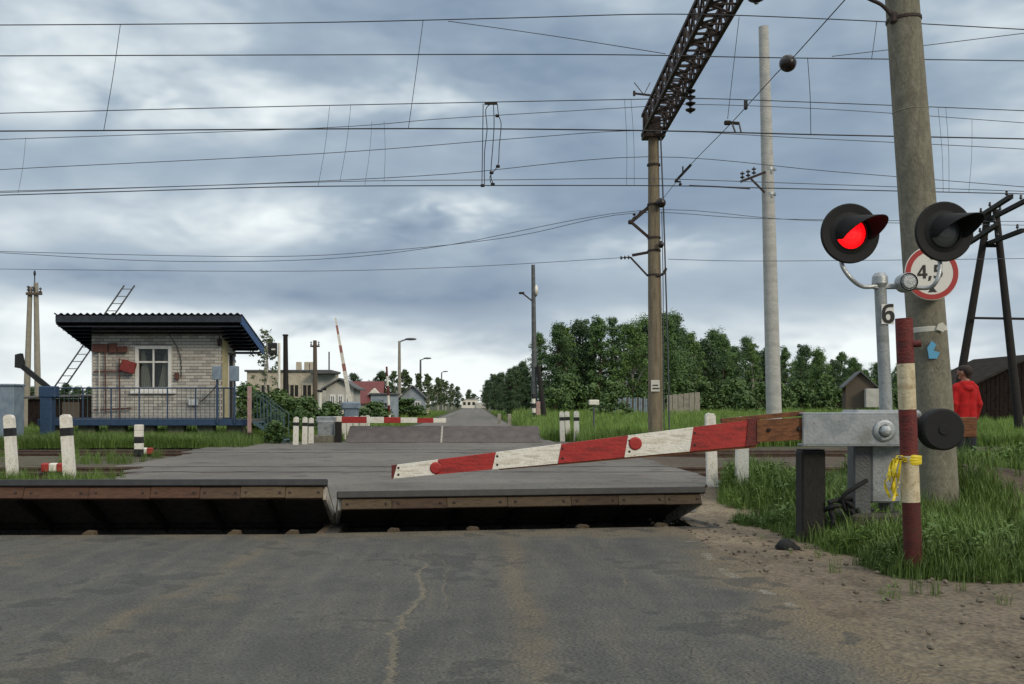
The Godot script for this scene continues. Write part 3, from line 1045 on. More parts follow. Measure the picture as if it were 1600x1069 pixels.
func build_plates() -> void:
	var a1 := atan2(0.12, 4.74)
	var a2 := atan2(0.66, 3.96)
	var c1 := Vector3(-3.87, 0.0, -(pit_line(-3.87) + 1.34))
	pit(c1, a1, 4.56, [-1.2, -0.15, 1.35, 1.95])
	plate("left raised steel road plate with rust brown front planks, nearly black underneath", "barrier_plate", c1, a1, 4.56, 1.24, 0.46, [[0.75, "brown_beam", 0.0, 0.0], [0.7, "rust_beam", 0.003, 0.004], [0.72, "rust_beam", 0.0, 0.0], [0.68, "rust_beam", -0.004, 0.006], [0.55, "rust_beam", 0.002, 0.002], [0.45, "brown_beam", -0.003, 0.0], [0.5, "tan_beam", 0.004, 0.004], [0.42, "tan_beam", 0.0, 0.0]], 0.125)
	var c2 := Vector3(0.38, 0.0, -(pit_line(0.38) + 1.33))
	pit(c2, a2, 4.08, [-1.45, -0.6, 0.62, 1.52])
	plate("right raised steel road plate with pale brown front planks, under the boom tip", "barrier_plate", c2, a2, 4.08, 1.24, 0.345, [[0.5, "tan_beam", 0.0, 0.0], [0.55, "brown_beam", -0.003, 0.005], [0.62, "tan_beam", 0.002, 0.0], [0.66, "tan_beam", -0.002, 0.004], [0.5, "brown_beam", 0.003, 0.0], [0.5, "tan_beam", 0.0, 0.004], [0.4, "tan_beam", -0.004, 0.0]], 0.11)
	var mb := MB.new()
	mb.cham(Vector3(-1.62, -0.13, -11.66), Vector3(0.085, 0.27, 1.3), 0.02)
	meta(obj("pit_divider", mb, M.tan_beam), "pale concrete beam between the two pits", "beam", "", "structure")

# ------------------------------------------------------------------ the barrier on the right
func build_near_barrier() -> void:
	var t := thing("crossing_barrier", "red and white wooden boom half lowered from a grey barrier machine with a black counterweight", "barrier", Vector3(3.97, 0.0, -10.3))
	var off := t.position
	var xa := -0.799
	var xb := 2.747
	var y := func(x: float, top: bool) -> float:
		var f := (x - xa) / (xb - xa)
		return lerpf(0.757, 1.206, f) if top else lerpf(0.626, 0.95, f)
	var cuts := [[-0.799, -0.762, "dark_red", "boom_end"], [-0.762, -0.362, "boom_white", "boom_section"], [-0.362, 0.2, "boom_red", "boom_section"], [0.2, 0.836, "boom_white", "boom_section"],
		[0.836, 1.486, "boom_red", "boom_section"], [1.486, 2.122, "boom_white", "boom_section"], [2.122, 2.753, "boom_red", "boom_section"]]
	for i in cuts.size():
		var c: Array = cuts[i]
		var sl := 0.018 if i > 0 else 0.0
		var sr := 0.018
		var x0: float = c[0]
		var x1: float = c[1] - 0.0015
		var poly := PackedVector2Array([Vector2(x0 - sl, y.call(x0, false)), Vector2(x1 - sr, y.call(x1, false)), Vector2(x1 + sr, y.call(x1, true)), Vector2(x0 + sl, y.call(x0, true))])
		for k in poly.size():
			poly[k] -= Vector2(off.x, 0.0)
		var mb := MB.new()
		mb.prism(poly, 0.055)
		var sec := obj(c[3], mb, M[c[2]], t)
		if i > 0:
			for f in [0.25, 0.75]:
				mb = MB.new()
				mb.lathe([Vector2(0, 0.008), Vector2(0.009, 0.006), Vector2(0.013, 0.0)], 8, Transform3D(Basis(Vector3.RIGHT, Vector3(0, 0, 1), Vector3(0, -1, 0)), Vector3(x0 + 0.03 - off.x, lerpf(y.call(x0 + 0.03, false), y.call(x0 + 0.03, true), f), 0.0272)))
				obj("bolt", mb, M.rust_steel, sec)
	# a thin lower lath that shows below the boards towards the root
	var mb := MB.new()
	mb.bar(Vector3(0.25 - off.x, y.call(0.25, false) - 0.002, -0.012), Vector3(2.753 - off.x, y.call(2.753, false) - 0.012, -0.012), 0.05, 0.02)
	obj("boom_lath", mb, M.brown_wood, t)
	for p in [[-0.368, 0.732, 0.058], [1.573, 0.969, 0.064]]:
		mb = MB.new()
		mb.lathe([Vector2(0, 0.018), Vector2(p[2] * 0.8, 0.016), Vector2(p[2], 0.006), Vector2(p[2], 0.0)], 20, Transform3D(Basis(Vector3.RIGHT, Vector3(0, 0, 1), Vector3(0, -1, 0)), Vector3(p[0] - off.x, p[1], 0.028)))
		obj("reflector", mb, M.boom_red, t)
	# the root of the boom: two brown planks and a dark red shoe
	mb = MB.new()
	mb.prism(PackedVector2Array([Vector2(2.647, 0.938), Vector2(2.772, 0.963), Vector2(2.772, 1.225), Vector2(2.672, 1.206)]), 0.075, Transform3D(Basis.IDENTITY, Vector3(-off.x, 0, 0)))
	obj("boom_shoe", mb, M.dark_red, t)
	mb = MB.new()
	mb.prism(PackedVector2Array([Vector2(2.753, 0.982), Vector2(3.221, 1.007), Vector2(3.221, 1.225), Vector2(2.753, 1.194)]), 0.07, Transform3D(Basis.IDENTITY, Vector3(-off.x, 0, 0.012)))
	obj("root_plank", mb, M.brown_wood, t)
	mb = MB.new()
	mb.bar(Vector3(2.435 - off.x, 1.188, -0.08), Vector3(3.234 - off.x, 1.263, -0.08), 0.09, 0.045)
	obj("root_plank", mb, M.brown_wood, t)
	for p in [[2.865, 1.1], [3.159, 1.113]]:
		mb = MB.new()
		mb.lathe([Vector2(0, 0.022), Vector2(0.016, 0.02), Vector2(0.022, 0.0)], 8, Transform3D(Basis(Vector3.RIGHT, Vector3(0, 0, 1), Vector3(0, -1, 0)), Vector3(p[0] - off.x, p[1], 0.047)))
		obj("bolt", mb, M.black_steel, t)
	# the silver channel that carries boom and counterweight
	mb = MB.new()
	var cx0 := 3.184 - off.x
	var cx1 := 4.245 - off.x
	var cy0 := 0.957
	var cy1 := 1.256
	mb.cham(Vector3((cx0 + cx1) * 0.5, (cy0 + cy1) * 0.5, 0.075), Vector3(cx1 - cx0, cy1 - cy0, 0.03), 0.01)
	mb.cham(Vector3((cx0 + cx1) * 0.5, cy1 + 0.004, 0.0), Vector3(cx1 - cx0, 0.022, 0.175), 0.008)
	mb.cham(Vector3((cx0 + cx1) * 0.5, cy0 - 0.002, 0.0), Vector3(cx1 - cx0, 0.022, 0.175), 0.008)
	obj("boom_frame", mb, M.silver_paint, t)
	mb = MB.new()
	var toward := Basis(Vector3.RIGHT, Vector3(0, 0, 1), Vector3(0, -1, 0))
	mb.lathe([Vector2(0.105, 0.0), Vector2(0.105, 0.018), Vector2(0.085, 0.03), Vector2(0.062, 0.03)], 24, Transform3D(toward, Vector3(0, 1.094, 0.088)))
	mb.lathe([Vector2(0, 0.095), Vector2(0.028, 0.092), Vector2(0.05, 0.078), Vector2(0.06, 0.05), Vector2(0.062, 0.0)], 6, Transform3D(toward, Vector3(0, 1.094, 0.088)))
	obj("pivot_nut", mb, M.galvanised, t)
	# counterweight
	mb = MB.new()
	mb.lathe([Vector2(0, 0.11), Vector2(0.05, 0.11), Vector2(0.055, 0.10), Vector2(0.185, 0.10), Vector2(0.203, 0.085), Vector2(0.203, -0.06), Vector2(0.19, -0.075), Vector2(0, -0.075)], 36, Transform3D(toward, Vector3(4.538 - off.x, 1.107, 0.02)))
	obj("counterweight", mb, M.soot_black, t)
	mb = MB.new()
	mb.cham(Vector3(4.557 - off.x, 1.125, -0.10), Vector3(4.932 - 4.151, 0.20, 0.06), 0.01)
	obj("tail_plank", mb, M.brown_wood, t)
	mb = MB.new()
	mb.lathe([Vector2(0, 0.022), Vector2(0.02, 0.018), Vector2(0.026, 0.0)], 8, Transform3D(toward, Vector3(4.775 - off.x, 1.113, -0.07)))
	obj("bolt", mb, M.black_steel, t)
	# machine body behind the channel
	mb = MB.new()
	mb.cham(Vector3(4.099 - off.x, 1.17, -0.34), Vector3(0.66, 0.25, 0.46), 0.03)
	obj("machine_lid", mb, M.grey_enamel, t)
	mb = MB.new()
	mb.cham(Vector3(4.078 - off.x, 0.705, -0.30), Vector3(0.30, 0.66, 0.34), 0.02)
	obj("machine_case", mb, M.grey_enamel, t)
	mb = MB.new()
	mb.cham(Vector3(3.832 - off.x, 0.50, -0.2), Vector3(0.17, 1.0, 0.2), 0.015)
	obj("machine_column", mb, M.dark_enamel, t)
	mb = MB.new()
	mb.cham(Vector3(4.002 - off.x, 0.08, -0.28), Vector3(0.62, 0.4, 0.56), 0.03)
	obj("foundation", mb, M.pit_concrete, t)
	mb = MB.new()
	var coil := [Vector3(-0.10, 0.60, -0.1), Vector3(-0.22, 0.55, -0.02), Vector3(-0.36, 0.42, -0.05)]
	for k in 26:
		var a := k * 0.85
		coil.append(Vector3(-0.38 + 0.02 * (k % 5) + 0.15 * cos(a), 0.2 + 0.004 * k + 0.13 * sin(a), -0.12 + 0.09 * sin(k * 2.1)))
	mb.tube(smooth_line(coil, 5), 0.022, 7)
	obj("cable_coil", mb, M.soot_black, t)
	# the wooden rest under the channel
	mb = MB.new()
	mb.cham(Vector3(0, 0.43, 0), Vector3(0.235, 1.0, 0.22), 0.02)
	mb.cham(Vector3(0.0, 0.93, -0.0), Vector3(0.22, 0.012, 0.2), 0.004)
	var rest := thing("rest_post", "thick black wooden post standing under the boom frame at the road edge", "post", Vector3(3.35, -0.03, -10.5))
	obj("timber", mb, M.tarred_wood, rest)

# ------------------------------------------------------------------ the crossing signal
func signal_head(parent: Node3D, called: String, at: Vector3, lens: String) -> void:
	var dir := Vector3(0.06, -0.02, 1.0).normalized()
	var xf := Transform3D(face(dir), at)
	var mb := MB.new()
	mb.lathe([Vector2(0, -0.16), Vector2(0.10, -0.155), Vector2(0.16, -0.11), Vector2(0.19, -0.03), Vector2(0.292, -0.02), Vector2(0.298, -0.008), Vector2(0.298, 0.012), Vector2(0.286, 0.022), Vector2(0.21, 0.012), Vector2(0.175, 0.03), Vector2(0.160, 0.045), Vector2(0.154, 0.02)], 44, xf)
	var body := obj(called, mb, M.soot_black, parent)
	mb = MB.new()
	mb.lathe([Vector2(0, 0.04), Vector2(0.06, 0.036), Vector2(0.11, 0.028), Vector2(0.155, 0.012)], 32, xf)
	obj("lens", mb, M[lens], body)
	# the hood: a part of a cone round the upper side of the lens
	mb = MB.new()
	var up := (Vector3.UP - dir * dir.y).normalized()
	var side := up.cross(dir)
	var hood := Vector3(0.62, -0.06, 0.78)
	var n := 28
	for k in n:
		var q := []
		for o in [0, 1]:
			var a := lerpf(-1.95, 1.95, float(k + o) / n)
			var lenk := 0.05 + 0.30 * pow(maxf(0.0, cos(a * 0.70)), 1.3)
			var rdir := up * cos(a) + side * sin(a)
			q.append([at + rdir * 0.176 + dir * 0.02, at + (rdir * (0.176 - 0.012) + hood * lenk), rdir, at + rdir * 0.169 + dir * 0.02, at + (rdir * (0.169 - 0.012) + hood * lenk)])
		var a0: Array = q[0]
		var b0: Array = q[1]
		mb.tri3(a0[0], b0[0], b0[1], a0[2], b0[2], b0[2])
		mb.tri3(a0[0], b0[1], a0[1], a0[2], b0[2], a0[2])
		mb.tri3(a0[3], b0[3], b0[4], -a0[2], -b0[2], -b0[2])
		mb.tri3(a0[3], b0[4], a0[4], -a0[2], -b0[2], -a0[2])
		mb.quad(a0[1], b0[1], b0[4], a0[4], dir)
	obj("hood", mb, M.soot_black, body)

func build_signal() -> void:
	var d := 10.65
	var base := Vector3(4.157, 0.0, -d)
	var t := thing("crossing_signal", "two lamp level crossing signal on a grey mast, its left lamp lit red", "traffic signal", base)
	var mb := MB.new()
	mb.tube([Vector3(0, 1.0, 0), Vector3(0, 1.4, 0), Vector3(4.099 - base.x, 2.589, 0)], [0.066, 0.062, 0.058], 16)
	obj("mast", mb, M.grey_enamel, t)
	mb = MB.new()
	mb.tube([Vector3(0, 0.0, 0), Vector3(0, 1.05, 0)], 0.07, 14)
	obj("mast_foot", mb, M.dark_enamel, t)
	var top := Vector3(4.099 - base.x, 2.589, 0)
	mb = MB.new()
	mb.lathe([Vector2(0, 0.09), Vector2(0.05, 0.085), Vector2(0.075, 0.05), Vector2(0.08, -0.02), Vector2(0.062, -0.06)], 16, Transform3D(Basis.IDENTITY, top))
	mb.cham(top + Vector3(0.10, -0.05, 0.02), Vector3(0.36, 0.055, 0.06), 0.01)
	obj("mast_cap", mb, M.galvanised, t)
	var toward := Basis(Vector3.RIGHT, Vector3(0, 0, 1), Vector3(0, -1, 0))
	mb = MB.new()
	mb.lathe([Vector2(0, 0.12), Vector2(0.06, 0.118), Vector2(0.075, 0.10), Vector2(0.085, 0.10), Vector2(0.095, 0.085), Vector2(0.095, -0.04), Vector2(0, -0.05)], 22, Transform3D(toward, top + Vector3(4.331 - 4.099, -0.02, 0.05)))
	obj("bell", mb, M.galvanised, t)
	mb = MB.new()
	mb.lathe([Vector2(0.078, 0.104), Vector2(0.084, 0.113), Vector2(0.09, 0.104)], 22, Transform3D(toward, top + Vector3(4.331 - 4.099, -0.02, 0.05)))
	obj("bell_rim", mb, M.soot_black, t)
	var hl := Vector3(3.742, 3.049, -10.5) - base
	var hr := Vector3(4.677, 3.068, -10.5) - base
	mb = MB.new()
	mb.tube(smooth_line([top + Vector3(-0.05, -0.05, 0.03), top + Vector3(-0.2, -0.055, 0.06), Vector3(hl.x + 0.02, top.y + 0.02, hl.z - 0.03), Vector3(hl.x - 0.055, hl.y - 0.32, hl.z - 0.05), Vector3(hl.x - 0.06, hl.y - 0.2, hl.z - 0.08)]), 0.022, 10)
	obj("arm", mb, M.galvanised, t)
	mb = MB.new()
	mb.tube(smooth_line([top + Vector3(0.22, -0.05, 0.03), top + Vector3(0.45, -0.07, 0.06), Vector3(hr.x - 0.06, top.y - 0.01, hr.z - 0.03), Vector3(hr.x - 0.015, hr.y - 0.33, hr.z - 0.05), Vector3(hr.x - 0.03, hr.y - 0.2, hr.z - 0.08)]), 0.022, 10)
	obj("arm", mb, M.galvanised, t)
	signal_head(t, "lit_lamp_head", hl, "lit_lens")
	signal_head(t, "dark_lamp_head", hr, "dull_lens")
	t.get_node("lit_lamp_head").set_meta("label", "black round lamp head glowing red")
	t.get_node("dark_lamp_head").set_meta("label", "black round lamp head with a dull grey lens")
	var glow := SpotLight3D.new()
	glow.name = "red_lamp"
	t.add_child(glow)
	glow.position = hl + Vector3(0.06, -0.02, 1.0) * 0.05
	glow.basis = Basis.looking_at(Vector3(0.06, -0.02, 1.0))
	glow.light_color = Color(1.0, 0.05, 0.06)
	glow.light_energy = 0.09
	glow.light_size = 0.12
	glow.spot_angle = 80.0
	glow.spot_range = 30.0
	glow.spot_attenuation = 2.0
	glow.shadow_enabled = true
	# number plate
	mb = MB.new()
	mb.cham(Vector3(4.149, 2.254, -10.58) - base, Vector3(0.125, 0.20, 0.008), 0.002)
	var pl := obj("number_plate", mb, M.sign_white, t)
	text(pl, "6", 0.19, Vector3(4.149, 2.254, -10.58) - base + Vector3(0, 0, 0.0065), M.sign_black, "digit")

func text(parent: Node3D, s: String, high: float, at: Vector3, m: Material, called: String, font := "Droid Sans", weight := 700) -> MeshInstance3D:
	var tm := TextMesh.new()
	var f := SystemFont.new()
	f.font_names = PackedStringArray([font])
	f.font_weight = weight
	tm.font = f
	tm.text = s
	tm.font_size = 64
	tm.pixel_size = high / 46.0
	tm.depth = 0.003
	tm.material = m
	var o := MeshInstance3D.new()
	o.mesh = tm
	o.name = called
	parent.add_child(o, true)
	o.position = at
	return o

# ------------------------------------------------------------------ guide posts
func guide_post(label: String, at: Vector3, high: float, wide: float, band: float, lean := 0.0, group := "", material := "white_paint") -> Node3D:
	var t := thing("guide_post", label, "guide post", at, group)
	t.rotation.z = lean
	var mb := MB.new()
	var w := wide * 0.5
	mb.prism(PackedVector2Array([Vector2(-w, -0.3), Vector2(w, -0.3), Vector2(w * 0.9, high - 0.05), Vector2(w * 0.6, high - 0.01), Vector2(-w * 0.2, high), Vector2(-w * 0.8, high - 0.02), Vector2(-w * 0.92, high - 0.06)]), wide * 0.75)
	obj("shaft", mb, M[material], t)
	if band > 0.0:
		mb = MB.new()
		mb.cham(Vector3(0, high - band, 0), Vector3(wide * 0.95 + 0.006, high * 0.125, wide * 0.75 + 0.008), 0.004)
		obj("black_band", mb, M.black_paint, t)
	return t

func build_near_posts() -> void:
	guide_post("white guide post with black band at the left edge, beside the grey cabinet", Vector3(-7.113, 0.194, -16.3), 1.0, 0.155, 0.27, 0.06)
	guide_post("white guide post with black band leaning left, next right of the leftmost one", Vector3(-6.195, 0.201, -16.2), 1.0, 0.165, 0.27, 0.065)
	guide_post("white guide post right of the right plate, behind the red end of the boom", Vector3(3.436, 0.198, -15.2), 1.03, 0.15, 0.0, 0.03, "", "white_paint")
	guide_post("broad white guide post behind the boom root, nearest the black wooden post", Vector3(3.631, 0.197, -14.3), 0.99, 0.165, 0.0, -0.01, "", "white_paint")
	guide_post("leftmost of three white guide posts beside the far barrier on the left", Vector3(-5.088, 0.197, -30.2), 0.80, 0.15, 0.21, -0.02)
	guide_post("middle of three white guide posts beside the far barrier on the left", Vector3(-4.896, 0.182, -30.6), 0.80, 0.15, 0.21, -0.015)
	guide_post("rightmost of three white guide posts beside the far barrier on the left", Vector3(-4.803, 0.159, -31.2), 0.80, 0.15, 0.21, -0.01)
	guide_post("leftmost of three white guide posts in the grass right of the road", Vector3(2.831, 0.21, -33.6), 0.92, 0.16, 0.24, 0.03)
	guide_post("middle of three white guide posts in the grass right of the road", Vector3(3.068, 0.21, -34.2), 0.92, 0.16, 0.24, 0.05)
	guide_post("rightmost of three white guide posts in the grass right of the road", Vector3(3.259, 0.216, -33.4), 0.93, 0.17, 0.26, 0.01)
	var row := [[536, 676, 36.0], [546, 675, 37.5], [556, 674, 39.0], [566, 673, 40.5], [574, 672, 42.0]]
	var which := ["first", "second", "third", "fourth", "fifth"]
	for i in 5:
		var p: Array = row[i]
		guide_post("%s from the left of the white posts under the far red and white boom" % which[i], Vector3((p[0] - 740.0) * p[2] / 1650.0, 0.2, -p[2]), 0.72, 0.2, 0.0, 0.0)
	# the short black and white clearance post between the tracks, and two painted stubs
	var t := thing("clearance_post", "short black and white striped post between the two tracks on the left", "post", Vector3(-7.48, 0.206, -23.6))
	var cols := ["black_paint", "white_paint", "black_paint", "white_paint", "black_paint"]
	for i in 5:
		var mb := MB.new()
		mb.cham(Vector3(0, 0.07 + i * 0.138, 0), Vector3(0.17, 0.136, 0.17), 0.01)
		obj("stripe", mb, M[cols[4 - i] if i != 4 else "white_paint"], t)
	for s in [[Vector3(-7.117, 0.2, -17.9), "low red and white painted block beside the nearer track on the left"], [Vector3(-7.788, 0.168, -25.0), "low red and white painted block at the foot of the striped post"]]:
		var b := thing("painted_block", s[1], "block", s[0])
		for i in 3:
			var mb := MB.new()
			mb.cham(Vector3((i - 1) * 0.13, 0.08, 0), Vector3(0.128, 0.15, 0.16), 0.02)
			obj("red_end" if i != 1 else "white_middle", mb, M[["boom_red", "white_paint", "boom_red"][i]], b)
	# the striped pole close to the car
	var p := thing("striped_pole", "dark red and cream striped steel pole standing in the weeds", "pole", Vector3(3.544, -0.005, -8.5))
	p.rotation.z = 0.039
	var cut := [-0.3, 0.57, 0.945, 1.315, 1.685, 2.05]
	var mats := ["deep_red", "cream_paint", "dark_red", "cream_paint", "dark_red"]
	for i in 5:
		var mb := MB.new()
		mb.tube([Vector3(0, cut[i], 0), Vector3(0, cut[i + 1] - 0.001, 0)], 0.071 - i * 0.0008, 24)
		obj("painted_band", mb, M[mats[i]], p)
	var mb := MB.new()
	mb.tube([Vector3(0.05, 1.84, 0.03), Vector3(0.11, 1.84, 0.05)], 0.028, 10)
	obj("bolt", mb, M.dark_red, p)
	# yellow tape knotted round it, with loose ends
	var tape := thing("yellow_tape", "torn yellow tape knotted round the striped pole with ends hanging down", "tape", Vector3(3.524, 0.907, -8.5))
	mb = MB.new()
	for k in 3:
		var y := 0.02 - k * 0.02
		mb.lathe([Vector2(0.0735 + k * 0.001, y - 0.02), Vector2(0.0785, y), Vector2(0.0735 + k * 0.001, y + 0.018)], 22, Transform3D(Basis(Vector3(0.2, 0, 1).normalized(), 0.10 * (k - 1)), Vector3.ZERO))
	obj("wrap", mb, M.yellow_tape, tape)
	for k in 11:
		mb = MB.new()
		var a := Vector3(-0.07 + rng.randf_range(-0.01, 0.02), rng.randf_range(-0.03, 0.02), 0.045 + rng.randf_range(-0.02, 0.02))
		var ln := rng.randf_range(0.14, 0.36)
		var pts := [a, a + Vector3(-0.05 - rng.randf() * 0.06, 0.01, 0.01), a + Vector3(-0.07 - rng.randf() * 0.09, -ln * 0.5, rng.randf_range(-0.02, 0.03)), a + Vector3(-0.05 - rng.randf() * 0.10, -ln, rng.randf_range(-0.03, 0.03))]
		pts = smooth_line(pts, 6)
		for i in pts.size() - 1:
			var w := 0.011
			var tw := Vector3(cos(i * 0.4 + k), 0.1, sin(i * 0.4 + k)) * w
			mb.quad(pts[i] - tw, pts[i] + tw, pts[i + 1] + tw, pts[i + 1] - tw, Vector3(0, 0, 1))
			var th := Vector3(0.0, 0.0, -0.0012)
			mb.quad(pts[i] - tw + th, pts[i] + tw + th, pts[i + 1] + tw + th, pts[i + 1] - tw + th, Vector3(0, 0, -1))
		obj("loose_end", mb, M.yellow_tape, tape)

# ------------------------------------------------------------------ masts, gantry and poles
func insulator(mb: MB, a: Vector3, b: Vector3, discs: int, r: float) -> void:
	var ln := a.distance_to(b)
	var xf := Transform3D(face(b - a), a)
	mb.tube([a, b], r * 0.25, 6)
	for k in discs:
		var y := ln * (k + 0.5) / discs
		var h := ln / discs * 0.35
		mb.lathe([Vector2(0, y - h), Vector2(r, y - h * 0.4), Vector2(r * 0.9, y + h * 0.2), Vector2(r * 0.3, y + h), Vector2(0, y + h)], 12, xf)

func collar(mb: MB, at: Vector3, r: float, h := 0.07) -> void:
	mb.lathe([Vector2(r, -h * 0.5), Vector2(r + 0.02, -h * 0.4), Vector2(r + 0.02, h * 0.4), Vector2(r, h * 0.5)], 16, Transform3D(Basis.IDENTITY, at))

func build_masts() -> void:
	# far leg of the gantry
	var d := 30.5
	var k := d / 1650.0
	var base := Vector3(5.25, 0.13, -30.5)
	var t := thing("catenary_mast", "brown stained concrete mast carrying the far end of the lattice gantry", "mast", base)
	var top := Vector3(5.194, 9.335, -30.5) - base
	var mb := MB.new()
	mb.tube([Vector3(0, -0.3, 0), Vector3(0, 3.0, 0), top * 0.6, top], [0.215, 0.205, 0.18, 0.15], 24)
	obj("shaft", mb, M.brown_concrete, t)
	var ax := func(y: float) -> Vector3: return Vector3(top.x * y / top.y, y, 0)
	for px in [320.0, 372.0, 392.0, 430.0, 258.0]:
		mb = MB.new()
		collar(mb, ax.call(1.35 - (px - 632.0) * k - base.y), 0.175)
		obj("collar", mb, M.rust_steel, t)
	mb = MB.new()
	collar(mb, top + Vector3(0, -0.1, 0), 0.16, 0.3)
	obj("collar", mb, M.rust_steel, t)
	mb = MB.new()
	mb.bar(Vector3(5.102, 7.08, -30.5) - base, Vector3(4.562, 6.635, -30.6) - base, 0.09, 0.09)
	mb.bar(Vector3(4.562, 6.635, -30.6) - base, Vector3(5.102, 6.138, -30.5) - base, 0.08, 0.08)
	mb.cham(Vector3(4.544, 6.635, -30.6) - base, Vector3(0.13, 0.13, 0.13), 0.03)
	obj("bracket", mb, M.rust_steel, t)
	mb = MB.new()
	mb.bar(Vector3(5.083, 5.749, -30.5) - base, Vector3(4.614, 5.685, -30.7) - base, 0.08, 0.07)
	mb.bar(Vector3(4.558, 5.629, -30.7) - base, Vector3(5.028, 5.065, -30.5) - base, 0.05, 0.05)
	obj("bracket", mb, M.rust_steel, t)
	mb = MB.new()
	mb.tube(smooth_line([Vector3(5.252, 5.041, -30.3) - base, Vector3(5.436, 5.096, -30.3) - base, Vector3(5.527, 5.261, -30.3) - base]), 0.04, 8)
	obj("hook", mb, M.rust_steel, t)
	mb = MB.new()
	insulator(mb, Vector3(4.242, 5.611, -30.7) - base, Vector3(4.558, 5.629, -30.7) - base, 3, 0.06)
	insulator(mb, Vector3(4.655, 6.895, -30.6) - base, Vector3(4.655, 6.71, -30.6) - base, 2, 0.055)
	insulator(mb, Vector3(4.84, 6.969, -30.6) - base, Vector3(4.84, 6.802, -30.6) - base, 2, 0.055)
	mb.ball(Vector3(5.363, 7.115, -30.2) - base, Vector3.ONE * 0.14, 12, 8)
	mb.ball(Vector3(5.363, 5.926, -30.2) - base, Vector3(0.08, 0.11, 0.08), 10, 6)
	obj("insulator", mb, M.porcelain, t)
	mb = MB.new()
	mb.cham(Vector3(5.208, 1.882, -30.26) - base, Vector3(0.25, 0.33, 0.02), 0.004)
	var pl := obj("number_plate", mb, M.paper, t)
	mb = MB.new()
	mb.box(Vector3(5.206, 1.9, -30.245) - base, Vector3(0.16, 0.03, 0.012))
	mb.box(Vector3(5.224, 1.808, -30.245) - base, Vector3(0.19, 0.035, 0.012))
	obj("stencil_mark", mb, M.sign_black, pl)
	mb = MB.new()
	mb.tube([Vector3(5.362, 9.191, -30.3) - base, Vector3(5.454, 6.896, -30.3) - base, Vector3(5.509, 5.059, -30.3) - base, Vector3(5.583, 2.672, -30.3) - base, Vector3(5.619, 0.285, -30.3) - base], 0.022, 6)
	mb.tube([Vector3(5.39, 6.887, -30.25) - base, Vector3(5.427, 5.053, -30.25) - base, Vector3(5.445, 2.67, -30.25) - base, Vector3(5.463, 0.287, -30.25) - base], 0.012, 6)
	obj("down_conductor", mb, M.faint_wire, t)
	mb = MB.new()
	mb.bar(Vector3(5.235, 10.172, -30.2) - base, Vector3(4.624, 10.304, -30.4) - base, 0.05, 0.05)
	mb.bar(Vector3(4.901, 10.267, -30.4) - base, Vector3(4.624, 10.617, -30.4) - base, 0.02, 0.02)
	mb.bar(Vector3(4.901, 10.267, -30.4) - base, Vector3(5.085, 10.617, -30.4) - base, 0.02, 0.02)
	mb.cham(Vector3(4.624, 10.304, -30.4) - base, Vector3(0.07, 0.16, 0.07), 0.02)
	obj("arm", mb, M.rust_steel, t)
	# near leg: the thick pole on the right
	var nb := Vector3(5.316, -0.046, -12.0)
	nb.y = -0.05
	var n := thing("catenary_mast", "thick weathered concrete pole behind the signal, bearing the height limit sign", "mast", nb)
	var ntop := Vector3(-0.64, 9.5, -0.15)
	mb = MB.new()
	mb.tube([Vector3(0, -0.3, 0), Vector3(-0.09, 1.4, -0.02), Vector3(-0.24, 3.6, -0.06), Vector3(-0.41, 6.1, -0.1), ntop], [0.228, 0.218, 0.203, 0.182, 0.158], 36)
	obj("shaft", mb, M.old_concrete, n)
	for y in [5.8, 4.75]:
		mb = MB.new()
		var rr: float = 0.187 if y > 5.0 else 0.197
		mb.lathe([Vector2(rr - 0.006, -0.022), Vector2(rr + 0.009, -0.016), Vector2(rr + 0.009, 0.016), Vector2(rr - 0.006, 0.022)] if y > 5.0 else [Vector2(rr - 0.006, -0.012), Vector2(rr, 0.0), Vector2(rr - 0.006, 0.012)], 30, Transform3D(Basis(Vector3.BACK, 0.067), Vector3(-0.0672 * y, y, -0.0163 * y)))
		obj("collar", mb, M.rust_steel if y > 5.0 else M.old_concrete, n)
	mb = MB.new()
	mb.tube(smooth_line([Vector3(4.785, 5.699, -12.0) - nb, Vector3(4.735, 5.786, -12.0) - nb, Vector3(4.64, 5.888, -12.0) - nb, Vector3(4.524, 5.946, -12.0) - nb, Vector3(4.393, 6.005, -12.0) - nb]), [0.03, 0.03, 0.028, 0.026, 0.024, 0.024, 0.022, 0.022, 0.022, 0.022, 0.022, 0.022, 0.022, 0.022, 0.022, 0.022, 0.022, 0.022, 0.022, 0.022, 0.022, 0.022, 0.022, 0.022, 0.022, 0.022, 0.022, 0.022, 0.022, 0.022, 0.022, 0.022, 0.022], 8)
	mb.cham(Vector3(4.778, 5.743, -12.0) - nb, Vector3(0.09, 0.13, 0.09), 0.02)
	obj("bracket", mb, M.rust_steel, n)
	mb = MB.new()
	mb.lathe([Vector2(0.213, -0.03), Vector2(0.217, -0.025), Vector2(0.217, 0.025), Vector2(0.213, 0.03)], 30, Transform3D(Basis(Vector3.BACK, 0.067), Vector3(-0.151, 2.25, -0.037)))
	obj("pale_strap", mb, M.paper, n)
	mb = MB.new()
	mb.prism(PackedVector2Array([Vector2(-0.03, -0.09), Vector2(0.06, -0.09), Vector2(0.09, -0.02), Vector2(0.02, 0.0), Vector2(0.05, 0.07), Vector2(0.0, 0.11), Vector2(-0.05, 0.03)]), 0.006, Transform3D(Basis.IDENTITY, Vector3(5.12, 1.951, -11.8) - nb))
	obj("torn_sticker", mb, M.sticker_blue, n)
	mb = MB.new()
	mb.prism(PackedVector2Array([Vector2(-0.05, -0.02), Vector2(0.03, -0.05), Vector2(0.06, 0.02), Vector2(0.02, 0.06), Vector2(-0.03, 0.04)]), 0.006, Transform3D(Basis.IDENTITY, Vector3(5.221, 2.208, -11.8) - nb))
	obj("paper_scrap", mb, M.paper, n)
